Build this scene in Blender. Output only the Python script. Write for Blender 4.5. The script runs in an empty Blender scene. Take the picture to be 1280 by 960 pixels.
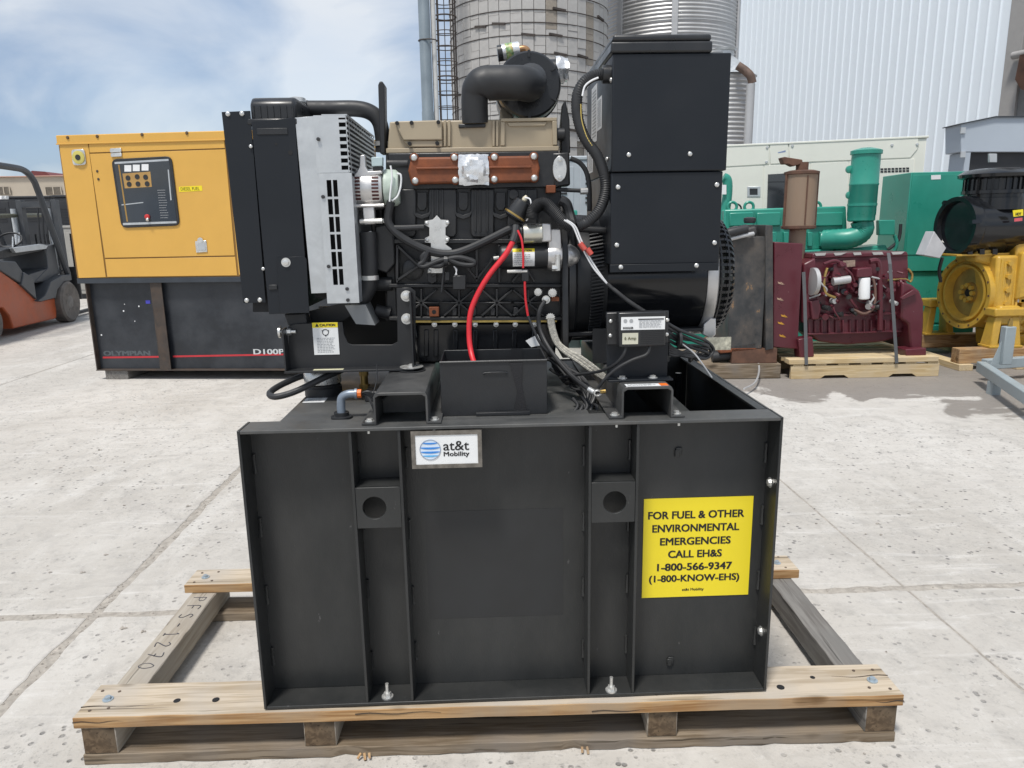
import bpy, bmesh, math, random
from math import sin, cos, tan, pi, radians, atan2, sqrt
from mathutils import Vector, Matrix, Euler
random.seed(7)
SC = bpy.context.scene
COL = SC.collection

# ------------------------------------------------------------------ camera
FPX, CAMH = 920.0, 1.6
PITCH, YAW, ROLL = radians(12.3), radians(1.9), radians(0.95)
fw = Vector((sin(YAW)*cos(PITCH), cos(YAW)*cos(PITCH), -sin(PITCH)))
r0 = Vector((cos(YAW), -sin(YAW), 0)); u0 = r0.cross(fw)
rt = cos(ROLL)*r0 - sin(ROLL)*u0; up = cos(ROLL)*u0 + sin(ROLL)*r0
cd = bpy.data.cameras.new('camera'); cam = bpy.data.objects.new('camera', cd); COL.objects.link(cam)
cd.sensor_width = 36.0; cd.lens = FPX/1280*36.0; cd.clip_start = 0.05; cd.clip_end = 2000
bk = -fw
cam.matrix_world = Matrix(((rt.x, up.x, bk.x, 0), (rt.y, up.y, bk.y, 0), (rt.z, up.z, bk.z, CAMH), (0, 0, 0, 1)))
SC.camera = cam
CP = Vector((0, 0, CAMH))
def ray(x, y): return fw + rt*((x-640)/FPX) - up*((y-480)/FPX)
def q(x, y, Y):                      # point of the upright plane y = Y seen at a pixel
    d = ray(x, y); return CP + d*(Y/d.y)
def g(x, y, z=0.0):                  # point at height z seen at a pixel
    d = ray(x, y); return CP + d*((z-CAMH)/d.z)

# ------------------------------------------------------------------ light
SUN_EL, SUN_AZ = radians(66), radians(-150)      # azimuth from +Y towards +X
w = bpy.data.worlds.new('World'); SC.world = w; w.use_nodes = True
nt = w.node_tree; nt.nodes.clear()
def N(t, **k):
    n = nt.nodes.new(t)
    for a, b in k.items(): setattr(n, a, b)
    return n
out = N('ShaderNodeOutputWorld'); bg = N('ShaderNodeBackground'); bg.inputs['Strength'].default_value = 0.125
sky = N('ShaderNodeTexSky', sky_type='NISHITA'); sky.sun_disc = False
sky.sun_elevation = SUN_EL; sky.sun_rotation = SUN_AZ; sky.air_density = 1.0; sky.dust_density = 1.5; sky.ozone_density = 1.5
tc = N('ShaderNodeTexCoord'); sep = N('ShaderNodeSeparateXYZ'); nt.links.new(tc.outputs['Generated'], sep.inputs[0])
mx = N('ShaderNodeMath', operation='MAXIMUM'); mx.inputs[1].default_value = 0.0; nt.links.new(sep.outputs[2], mx.inputs[0])
ad = N('ShaderNodeMath', operation='ADD'); ad.inputs[1].default_value = 0.45; nt.links.new(mx.outputs[0], ad.inputs[0])
dx = N('ShaderNodeMath', operation='DIVIDE'); dy = N('ShaderNodeMath', operation='DIVIDE')
nt.links.new(sep.outputs[0], dx.inputs[0]); nt.links.new(ad.outputs[0], dx.inputs[1])
nt.links.new(sep.outputs[1], dy.inputs[0]); nt.links.new(ad.outputs[0], dy.inputs[1])
cb = N('ShaderNodeCombineXYZ'); nt.links.new(dx.outputs[0], cb.inputs[0]); nt.links.new(dy.outputs[0], cb.inputs[1])
mpn = N('ShaderNodeMapping'); mpn.inputs['Location'].default_value = (3.1, 1.7, 0.0); mpn.inputs['Scale'].default_value = (1.0, 1.15, 1.0)
nt.links.new(cb.outputs[0], mpn.inputs[0])
cl = N('ShaderNodeTexNoise'); cl.inputs['Scale'].default_value = 0.95; cl.inputs['Detail'].default_value = 7.0; cl.inputs['Roughness'].default_value = 0.55
cl.inputs['Distortion'].default_value = 0.35
nt.links.new(mpn.outputs[0], cl.inputs['Vector'])
cr = N('ShaderNodeValToRGB'); cr.color_ramp.elements[0].position = 0.36; cr.color_ramp.elements[1].position = 0.60
cr.color_ramp.elements[0].color = (0.66, 0.66, 0.66, 1); cr.color_ramp.elements[1].color = (1, 1, 1, 1)
nt.links.new(cl.outputs[0], cr.inputs[0])
c2 = N('ShaderNodeTexNoise'); c2.inputs['Scale'].default_value = 2.0; c2.inputs['Detail'].default_value = 8.0; c2.inputs['Distortion'].default_value = 0.5
nt.links.new(mpn.outputs[0], c2.inputs['Vector'])
cw = N('ShaderNodeValToRGB'); cw.color_ramp.elements[0].position = 0.40; cw.color_ramp.elements[1].position = 0.60
cw.color_ramp.elements[0].color = (1.85, 2.5, 3.55, 1); cw.color_ramp.elements[1].color = (4.9, 5.05, 5.2, 1)
nt.links.new(c2.outputs[0], cw.inputs[0])
mxc = N('ShaderNodeMix', data_type='RGBA'); nt.links.new(cr.outputs[0], mxc.inputs[0])
nt.links.new(sky.outputs[0], mxc.inputs[6]); nt.links.new(cw.outputs[0], mxc.inputs[7])
nt.links.new(mxc.outputs[2], bg.inputs[0]); nt.links.new(bg.outputs[0], out.inputs[0])
sl = bpy.data.lights.new('sun', 'SUN'); so = bpy.data.objects.new('sun', sl); COL.objects.link(so)
sl.energy = 2.6; sl.angle = radians(9.0); sl.color = (1.0, 0.96, 0.9)
sdir = Vector((sin(SUN_AZ)*cos(SUN_EL), cos(SUN_AZ)*cos(SUN_EL), sin(SUN_EL)))
so.rotation_euler = (-sdir).to_track_quat('-Z', 'Y').to_euler(); so.location = (0, 0, 30)
SC.view_settings.view_transform = 'Standard'; SC.view_settings.look = 'None'; SC.view_settings.exposure = 0.48; SC.view_settings.gamma = 1.0

# ------------------------------------------------------------------ mesh helpers
def crom(pts, res=6, closed=False):
    P = [Vector(p) for p in pts]; n = len(P)
    if n < 3: return P
    o = []
    rng = range(n if closed else n-1)
    for i in rng:
        if closed: a, b, c, d = P[(i-1) % n], P[i], P[(i+1) % n], P[(i+2) % n]
        else: a, b, c, d = P[max(i-1, 0)], P[i], P[i+1], P[min(i+2, n-1)]
        for k in range(res):
            t = k/res; t2 = t*t; t3 = t2*t
            o.append(0.5*((2*b)+(c-a)*t+(2*a-5*b+4*c-d)*t2+(3*b-a-3*c+d)*t3))
    if not closed: o.append(P[-1].copy())
    return o

class B:
    def __init__(s): s.v = []; s.f = []
    def add(s, vs, fs):
        o = len(s.v); s.v += [Vector(p) for p in vs]; s.f += [tuple(i+o for i in f) for f in fs]; return s
    def box(s, x0, x1, y0, y1, z0, z1):
        return s.add([(x0,y0,z0),(x1,y0,z0),(x1,y1,z0),(x0,y1,z0),(x0,y0,z1),(x1,y0,z1),(x1,y1,z1),(x0,y1,z1)],
                     [(0,3,2,1),(4,5,6,7),(0,1,5,4),(1,2,6,5),(2,3,7,6),(3,0,4,7)])
    def pbox(s, xa, ya, xb, yb, Y, dep):          # box whose front face spans two pixels on the plane y=Y
        a, b = q(xa, ya, Y), q(xb, yb, Y)
        return s.box(min(a.x,b.x), max(a.x,b.x), Y, Y+dep, min(a.z,b.z), max(a.z,b.z))
    def obox(s, c, size, rot=(0,0,0)):
        R = Euler(rot).to_matrix(); c = Vector(c); h = Vector(size)/2
        vs = [c+R@Vector((sx*h.x, sy*h.y, sz*h.z)) for sz in (-1,1) for sx, sy in ((-1,-1),(1,-1),(1,1),(-1,1))]
        return s.add(vs, [(0,3,2,1),(4,5,6,7),(0,1,5,4),(1,2,6,5),(2,3,7,6),(3,0,4,7)])
    def prism(s, pts, ax, a, b):
        n = len(pts)
        mk = {'y': lambda p, t: (p[0], t, p[1]), 'x': lambda p, t: (t, p[0], p[1]), 'z': lambda p, t: (p[0], p[1], t)}[ax]
        vs = [mk(p, a) for p in pts]+[mk(p, b) for p in pts]
        return s.add(vs, [tuple(range(n)), tuple(range(2*n-1, n-1, -1))]+[(i, (i+1) % n, (i+1) % n+n, i+n) for i in range(n)])
    def pprism(s, pix, Y, dep):                    # polygon given in pixels on plane y=Y
        return s.prism([(q(x, y, Y).x, q(x, y, Y).z) for x, y in pix], 'y', Y, Y+dep)
    def cyl(s, p0, p1, r0, r1=None, n=16, cap=True):
        r1 = r0 if r1 is None else r1
        p0, p1 = Vector(p0), Vector(p1); d = (p1-p0).normalized()
        a = d.orthogonal().normalized(); b = d.cross(a)
        vs = []
        for p, r in ((p0, r0), (p1, r1)):
            for i in range(n):
                t = 2*pi*(i+0.5)/n; vs.append(p+a*(r*cos(t))+b*(r*sin(t)))
        fs = [(i, (i+1) % n, (i+1) % n+n, i+n) for i in range(n)]
        if cap: fs += [tuple(range(n-1, -1, -1)), tuple(range(n, 2*n))]
        return s.add(vs, fs)
    def lathe(s, prof, org, axis, n=24, ref=None):
        org = Vector(org); d = Vector(axis).normalized(); a = (Vector(ref) if ref else d.orthogonal()).normalized(); b = d.cross(a)
        vs = []; fs = []
        for r, h in prof:
            for i in range(n):
                t = 2*pi*i/n; vs.append(org+d*h+(a*cos(t)+b*sin(t))*max(r, 1e-4))
        for k in range(len(prof)-1):
            for i in range(n):
                j = (i+1) % n; fs.append((k*n+i, k*n+j, (k+1)*n+j, (k+1)*n+i))
        fs.append(tuple(range(n-1, -1, -1))); m = (len(prof)-1)*n; fs.append(tuple(range(m, m+n)))
        return s.add(vs, fs)
    def tube(s, pts, r, n=8, res=6, closed=False, ridge=0, flat=None):
        P = crom(pts, res, closed); m = len(P); vs = []; fs = []
        u = None
        for i in range(m):
            if closed: t = P[(i+1) % m]-P[i-1]
            else: t = P[min(i+1, m-1)]-P[max(i-1, 0)]
            t = t.normalized() if t.length > 1e-9 else Vector((0, 0, 1))
            u = t.orthogonal() if u is None else (u-t*u.dot(t))
            if u.length < 1e-6: u = t.orthogonal()
            u = u.normalized(); v = t.cross(u)
            rr = r(i/(m-1)) if callable(r) else r
            if ridge and i % 2: rr *= (1-ridge)
            for k in range(n):
                a = 2*pi*k/n; vs.append(P[i]+u*(rr*cos(a))+v*(rr*sin(a)*(flat or 1)))
        for i in range(m if closed else m-1):
            for k in range(n):
                l = (k+1) % n; j = (i+1) % m
                fs.append((i*n+k, i*n+l, j*n+l, j*n+k))
        if not closed: fs += [tuple(range(n-1, -1, -1)), tuple(range((m-1)*n, m*n))]
        return s.add(vs, fs)
    def bar(s, p0, p1, w, h, upv=(0,0,1)):          # rectangular bar between two points
        p0, p1 = Vector(p0), Vector(p1); d = (p1-p0).normalized(); u = Vector(upv)
        if abs(d.dot(u)) > 0.99: u = Vector((0, 1, 0))
        a = d.cross(u).normalized()*w/2; b = a.cross(d).normalized()*h/2
        vs = [p+sa*a+sb*b for p in (p0, p1) for sa, sb in ((-1,-1),(1,-1),(1,1),(-1,1))]
        return s.add(vs, [(0,3,2,1),(4,5,6,7),(0,1,5,4),(1,2,6,5),(2,3,7,6),(3,0,4,7)])
    def holeplate(s, x0, x1, z0, z1, cx, cz, r, y0, y1, n=32):
        ring = []; outer = []
        for i in range(n):
            t = 2*pi*i/n; c, d = cos(t), sin(t); ring.append((cx+r*c, cz+r*d))
            k = min(((x1-cx)/c if c > 1e-6 else (x0-cx)/c if c < -1e-6 else 1e9), ((z1-cz)/d if d > 1e-6 else (z0-cz)/d if d < -1e-6 else 1e9))
            outer.append([cx+k*c, cz+k*d])
        for px_, pz_ in ((x0,z0),(x1,z0),(x0,z1),(x1,z1)):
            j = min(range(n), key=lambda i: (outer[i][0]-px_)**2+(outer[i][1]-pz_)**2); outer[j] = [px_, pz_]
        vs = [(p[0], y, p[1]) for y in (y0, y1) for lst in (ring, outer) for p in lst]
        fs = []
        for i in range(n):
            j = (i+1) % n
            fs += [(i, j, n+j, n+i), (2*n+i, 3*n+i, 3*n+j, 2*n+j), (i, 2*n+i, 2*n+j, j), (n+i, n+j, 3*n+j, 3*n+i)]
        return s.add(vs, fs)
    def xf(s, M):
        s.v = [M@p for p in s.v]; return s
    def mesh(s, name, mat, smooth=35, centre=True):
        bm = bmesh.new(); vs = [bm.verts.new(p) for p in s.v]
        for f in s.f:
            try: bm.faces.new([vs[i] for i in f])
            except ValueError: pass
        bmesh.ops.recalc_face_normals(bm, faces=bm.faces)
        c = Vector((0, 0, 0))
        if centre and s.v:
            lo = Vector([min(p[i] for p in s.v) for i in range(3)]); hi = Vector([max(p[i] for p in s.v) for i in range(3)]); c = (lo+hi)/2
            bmesh.ops.translate(bm, verts=bm.verts, vec=-c)
        me = bpy.data.meshes.new(name); bm.to_mesh(me); bm.free()
        for m_ in (mat if isinstance(mat, (list, tuple)) else [mat]): me.materials.append(m_)
        if smooth:
            me.polygons.foreach_set('use_smooth', [True]*len(me.polygons)); me.set_sharp_from_angle(angle=radians(smooth))
        return me, c
    def build(s, name, mat, parent=None, bevel=0, smooth=35, seg=2, local=False, kind=None):
        # vertices are world coordinates unless local (then in the parent's frame)
        if parent is not None and not local:
            Mi = mw(parent).inverted(); s.v = [Mi@p for p in s.v]
        me, c = s.mesh(name, mat, smooth)
        o = bpy.data.objects.new(name, me); COL.objects.link(o); o.location = c
        if parent is not None: o.parent = parent
        if bevel:
            md = o.modifiers.new('bevel', 'BEVEL'); md.width = bevel; md.segments = seg; md.limit_method = 'ANGLE'; md.angle_limit = radians(40); md.harden_normals = False
        if kind: o['kind'] = kind
        return o

def mw(o):
    M = o.matrix_basis.copy(); p = o.parent
    while p: M = p.matrix_basis @ M; p = p.parent
    return M
def tag(o, label, cat, group=None):
    o['label'] = label; o['category'] = cat
    if group: o['group'] = group
    return o
def thing(name, label, cat, loc=(0,0,0), rz=0, group=None):
    o = bpy.data.objects.new(name, None); COL.objects.link(o); o.location = loc; o.rotation_euler = (0, 0, rz); o.empty_display_size = 0.2
    return tag(o, label, cat, group)
def inst(me, name, loc, parent=None, rot=(0,0,0), sc=1.0, local=False):
    o = bpy.data.objects.new(name, me); COL.objects.link(o)
    M = Matrix.Translation(Vector(loc)) @ Euler(rot).to_matrix().to_4x4() @ Matrix.Diagonal((sc, sc, sc, 1) if not isinstance(sc, tuple) else (*sc, 1))
    if parent is not None:
        o.parent = parent
        if not local: M = mw(parent).inverted() @ M
    o.matrix_basis = M
    return o

# ------------------------------------------------------------------ materials
def mat(name, col, rough=0.5, metal=0.0, var=0.12, scale=6.0, bump=0.0, bscale=80.0, dirt=None, damt=0.35, dscale=3.0, rvar=0.12, coat=0.0, stretch=(1,1,1), spec=0.5, chips=None):
    m = bpy.data.materials.new(name); m.use_nodes = True; t = m.node_tree; b = t.nodes['Principled BSDF']; L = t.links.new
    def n_(k, **kw):
        x = t.nodes.new(k)
        for a_, b_ in kw.items(): setattr(x, a_, b_)
        return x
    tcn = n_('ShaderNodeTexCoord'); mp = n_('ShaderNodeMapping'); mp.inputs['Scale'].default_value = stretch; L(tcn.outputs['Object'], mp.inputs[0])
    no = n_('ShaderNodeTexNoise'); no.inputs['Scale'].default_value = scale; no.inputs['Detail'].default_value = 6.0; no.inputs['Roughness'].default_value = 0.6; L(mp.outputs[0], no.inputs['Vector'])
    rp = n_('ShaderNodeValToRGB'); e = rp.color_ramp.elements; e[0].position = 0.3; e[1].position = 0.7
    e[0].color = (*[c*(1-var) for c in col], 1); e[1].color = (*[min(1, c*(1+var)) for c in col], 1); L(no.outputs[0], rp.inputs[0])
    cout = rp.outputs[0]
    if dirt:
        dn = n_('ShaderNodeTexNoise'); dn.inputs['Scale'].default_value = dscale; dn.inputs['Detail'].default_value = 9.0; dn.inputs['Roughness'].default_value = 0.7; L(mp.outputs[0], dn.inputs['Vector'])
        dr = n_('ShaderNodeMapRange'); dr.inputs[1].default_value = 0.42; dr.inputs[2].default_value = 0.72; dr.inputs[4].default_value = damt; L(dn.outputs[0], dr.inputs[0])
        mm = n_('ShaderNodeMix', data_type='RGBA'); mm.inputs[7].default_value = (*dirt, 1); L(dr.outputs[0], mm.inputs[0]); L(cout, mm.inputs[6]); cout = mm.outputs[2]
    if chips:
        ccol, thr, cs = chips
        cn = n_('ShaderNodeTexNoise'); cn.inputs['Scale'].default_value = cs; cn.inputs['Detail'].default_value = 5.0; cn.inputs['Roughness'].default_value = 0.65; L(mp.outputs[0], cn.inputs['Vector'])
        ch = n_('ShaderNodeMapRange'); ch.inputs[1].default_value = thr; ch.inputs[2].default_value = thr+0.03; L(cn.outputs[0], ch.inputs[0])
        mm = n_('ShaderNodeMix', data_type='RGBA'); mm.inputs[7].default_value = (*ccol, 1); L(ch.outputs[0], mm.inputs[0]); L(cout, mm.inputs[6]); cout = mm.outputs[2]
    L(cout, b.inputs['Base Color'])
    rr = n_('ShaderNodeMapRange'); rr.inputs[1].default_value = 0.3; rr.inputs[2].default_value = 0.7; rr.inputs[3].default_value = max(0.03, rough-rvar); rr.inputs[4].default_value = min(1, rough+rvar)
    L(no.outputs[0], rr.inputs[0]); L(rr.outputs[0], b.inputs['Roughness'])
    b.inputs['Metallic'].default_value = metal; b.inputs['Specular IOR Level'].default_value = spec
    if coat: b.inputs['Coat Weight'].default_value = coat; b.inputs['Coat Roughness'].default_value = 0.15
    if bump:
        bn = n_('ShaderNodeTexNoise'); bn.inputs['Scale'].default_value = bscale; bn.inputs['Detail'].default_value = 4.0; L(mp.outputs[0], bn.inputs['Vector'])
        bp = n_('ShaderNodeBump'); bp.inputs['Strength'].default_value = bump; bp.inputs['Distance'].default_value = 0.002; L(bn.outputs[0], bp.inputs['Height']); L(bp.outputs[0], b.inputs['Normal'])
    return m
def woodmat(name, col, dark, axis='x', scale=5.0, grey=None):
    # long grain along an axis, with growth rings, knots and stains
    m = bpy.data.materials.new(name); m.use_nodes = True; t = m.node_tree; b = t.nodes['Principled BSDF']; L = t.links.new
    tcn = t.nodes.new('ShaderNodeTexCoord'); mp = t.nodes.new('ShaderNodeMapping')
    st = {'x': (0.06, 1, 1), 'y': (1, 0.06, 1), 'z': (1, 1, 0.06)}[axis]
    mp.inputs['Scale'].default_value = st; L(tcn.outputs['Object'], mp.inputs[0])
    n1 = t.nodes.new('ShaderNodeTexNoise'); n1.inputs['Scale'].default_value = scale*8; n1.inputs['Detail'].default_value = 6; n1.inputs['Distortion'].default_value = 1.2; L(mp.outputs[0], n1.inputs['Vector'])
    n2 = t.nodes.new('ShaderNodeTexNoise'); n2.inputs['Scale'].default_value = 4.0; n2.inputs['Detail'].default_value = 6; L(tcn.outputs['Object'], n2.inputs['Vector'])
    r1 = t.nodes.new('ShaderNodeValToRGB'); r1.color_ramp.elements[0].position = 0.40; r1.color_ramp.elements[1].position = 0.60
    r1.color_ramp.elements[0].color = (*dark, 1); r1.color_ramp.elements[1].color = (*col, 1); L(n1.outputs[0], r1.inputs[0])
    r2 = t.nodes.new('ShaderNodeMapRange'); r2.inputs[1].default_value = 0.45; r2.inputs[2].default_value = 0.66; r2.inputs[4].default_value = 0.8; L(n2.outputs[0], r2.inputs[0])
    mm = t.nodes.new('ShaderNodeMix'); mm.data_type = 'RGBA'; mm.inputs[7].default_value = (*(grey or [c*0.6 for c in col]), 1); L(r2.outputs[0], mm.inputs[0]); L(r1.outputs[0], mm.inputs[6])
    ms = t.nodes.new('ShaderNodeMapping'); ms.inputs['Scale'].default_value = {'x': (0.035,1,1), 'y': (1,0.035,1), 'z': (1,1,0.035)}[axis]; L(tcn.outputs['Object'], ms.inputs[0])
    ns = t.nodes.new('ShaderNodeTexNoise'); ns.inputs['Scale'].default_value = 75.0; ns.inputs['Detail'].default_value = 3.0; L(ms.outputs[0], ns.inputs['Vector'])
    rs = t.nodes.new('ShaderNodeMapRange'); rs.inputs[1].default_value = 0.62; rs.inputs[2].default_value = 0.70; rs.inputs[4].default_value = 0.75; L(ns.outputs[0], rs.inputs[0])
    m4 = t.nodes.new('ShaderNodeMix'); m4.data_type = 'RGBA'; m4.inputs[7].default_value = (*[c*0.35 for c in dark], 1); L(rs.outputs[0], m4.inputs[0]); L(mm.outputs[2], m4.inputs[6]); mm = m4
    mk = t.nodes.new('ShaderNodeMapping'); mk.inputs['Scale'].default_value = {'x': (3.2,9,9), 'y': (9,3.2,9), 'z': (9,9,3.2)}[axis]; L(tcn.outputs['Object'], mk.inputs[0])
    nk = t.nodes.new('ShaderNodeTexNoise'); nk.inputs['Scale'].default_value = 5.0; L(tcn.outputs['Object'], nk.inputs['Vector'])
    vk = t.nodes.new('ShaderNodeTexVoronoi'); vk.inputs['Scale'].default_value = 1.0; L(mk.outputs[0], vk.inputs['Vector'])
    ak = t.nodes.new('ShaderNodeMath'); ak.operation = 'ADD'; L(vk.outputs['Distance'], ak.inputs[0]); L(nk.outputs[0], ak.inputs[1])
    rk = t.nodes.new('ShaderNodeMapRange'); rk.inputs[1].default_value = 0.52; rk.inputs[2].default_value = 0.66; rk.inputs[3].default_value = 0.8; rk.inputs[4].default_value = 0.0; L(ak.outputs[0], rk.inputs[0])
    m3 = t.nodes.new('ShaderNodeMix'); m3.data_type = 'RGBA'; m3.inputs[7].default_value = (*[c*0.4 for c in dark], 1); L(rk.outputs[0], m3.inputs[0]); L(mm.outputs[2], m3.inputs[6])
    L(m3.outputs[2], b.inputs['Base Color']); b.inputs['Roughness'].default_value = 0.85; b.inputs['Specular IOR Level'].default_value = 0.25
    bp = t.nodes.new('ShaderNodeBump'); bp.inputs['Strength'].default_value = 0.5; bp.inputs['Distance'].default_value = 0.002; L(n1.outputs[0], bp.inputs['Height']); L(bp.outputs[0], b.inputs['Normal'])
    return m

MT = {}
MT['tank'] = mat('black_tank_paint', (0.0195,0.021,0.0212), 0.42, var=0.25, scale=2.5, bump=0.2, bscale=220, dirt=(0.046,0.0455,0.044), damt=0.6, dscale=3.6, chips=((0.085,0.085,0.085), 0.69, 34), stretch=(1,1,0.4), rvar=0.16)
MT['dust_sheen'] = mat('dust_sheen_black_steel', (0.060,0.062,0.062), 0.5, var=0.3, scale=7, bump=0.15, bscale=200, dirt=(0.115,0.112,0.105), damt=0.7, dscale=5, chips=((0.16,0.155,0.15), 0.70, 30))  # paler black for top faces: dust and sky sheen both put into the colour
MT['black'] = mat('black_powder_coat', (0.018,0.019,0.021), 0.42, var=0.2, scale=4, bump=0.06, bscale=300)
MT['cabinet'] = mat('cabinet_paint', (0.0105,0.0130,0.0170), 0.42, var=0.1, scale=3, bump=0.1, bscale=420, spec=0.35)
MT['engine'] = mat('engine_black', (0.016,0.017,0.019), 0.40, var=0.3, scale=14, bump=0.3, bscale=160, dirt=(0.05,0.047,0.043), damt=0.35, dscale=9)
MT['rubber'] = mat('rubber', (0.022,0.023,0.025), 0.55, var=0.25, scale=20)
MT['plastic'] = mat('black_plastic', (0.02,0.021,0.023), 0.33, var=0.2, scale=10)
MT['gloss'] = mat('gloss_black', (0.010,0.011,0.013), 0.16, var=0.2, scale=6, rvar=0.06)
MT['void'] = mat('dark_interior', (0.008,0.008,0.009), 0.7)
MT['galv'] = mat('galvanised_sheet', (0.56,0.58,0.59), 0.42, 0.55, var=0.14, scale=11, rvar=0.12, dirt=(0.36,0.38,0.39), damt=0.5, dscale=6)
MT['zinc'] = mat('zinc_steel', (0.66,0.66,0.64), 0.32, 0.7, var=0.15, scale=30)
MT['alu'] = mat('cast_aluminium', (0.62,0.61,0.60), 0.38, 0.8, var=0.12, scale=25, bump=0.2, bscale=300)
MT['beige'] = mat('beige_rocker_cover', (0.36,0.30,0.21), 0.45, var=0.06, scale=8, bump=0.05, bscale=300)
MT['rust'] = mat('rust_orange', (0.195,0.056,0.019), 0.62, var=0.35, scale=16, bump=0.3, bscale=200, dirt=(0.11,0.034,0.014), damt=0.6, dscale=9)
MT['tape'] = mat('silver_tape', (0.72,0.73,0.74), 0.3, 0.6, var=0.15, scale=50, bump=0.8, bscale=60)
MT['red'] = mat('red_cable', (0.62,0.025,0.035), 0.35, var=0.1)
MT['white'] = mat('white_paint', (0.78,0.79,0.80), 0.45, var=0.05, scale=5)
MT['paper'] = mat('label_white', (0.76,0.77,0.77), 0.5, var=0.04)
MT['ink'] = mat('print_black', (0.012,0.011,0.012), 0.55, var=0.05)
MT['inkgrey'] = mat('print_grey', (0.35,0.36,0.37), 0.6, var=0.05)
MT['yellow'] = mat('label_yellow', (0.84,0.68,0.02), 0.42, var=0.05, scale=3, dirt=(0.70,0.54,0.02), damt=0.3)
MT['orange'] = mat('label_orange', (0.75,0.16,0.02), 0.5, var=0.05)
MT['brass'] = mat('brass', (0.42,0.29,0.10), 0.4, 0.8, var=0.2, scale=40)
MT['woodp'] = woodmat('weathered_pine_board', (0.44,0.28,0.14), (0.27,0.145,0.06), 'x', 5, grey=(0.33,0.25,0.17))
MT['woodt'] = woodmat('sunbleached_board', (0.52,0.44,0.34), (0.36,0.29,0.205), 'x', 5, grey=(0.42,0.38,0.33))
MT['wooddx'] = woodmat('grey_old_board', (0.25,0.20,0.145), (0.14,0.105,0.07), 'x', 5, grey=(0.19,0.165,0.14))
MT['woodg'] = woodmat('grey_beam', (0.40,0.36,0.30), (0.30,0.26,0.21), 'y', 5, grey=(0.35,0.32,0.28))
MT['woodd'] = woodmat('dark_beam', (0.22,0.21,0.195), (0.14,0.13,0.12), 'y', 5, grey=(0.18,0.175,0.165))
MT['woode'] = woodmat('end_grain_dark', (0.15,0.105,0.065), (0.085,0.058,0.036), 'y', 5, grey=(0.11,0.085,0.06))
MT['woody'] = woodmat('new_pine_x', (0.62,0.50,0.31), (0.50,0.37,0.20), 'x', 5, grey=(0.52,0.42,0.28))
MT['woodyy'] = woodmat('new_pine_y', (0.62,0.50,0.31), (0.50,0.37,0.20), 'y', 5, grey=(0.52,0.42,0.28))

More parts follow.
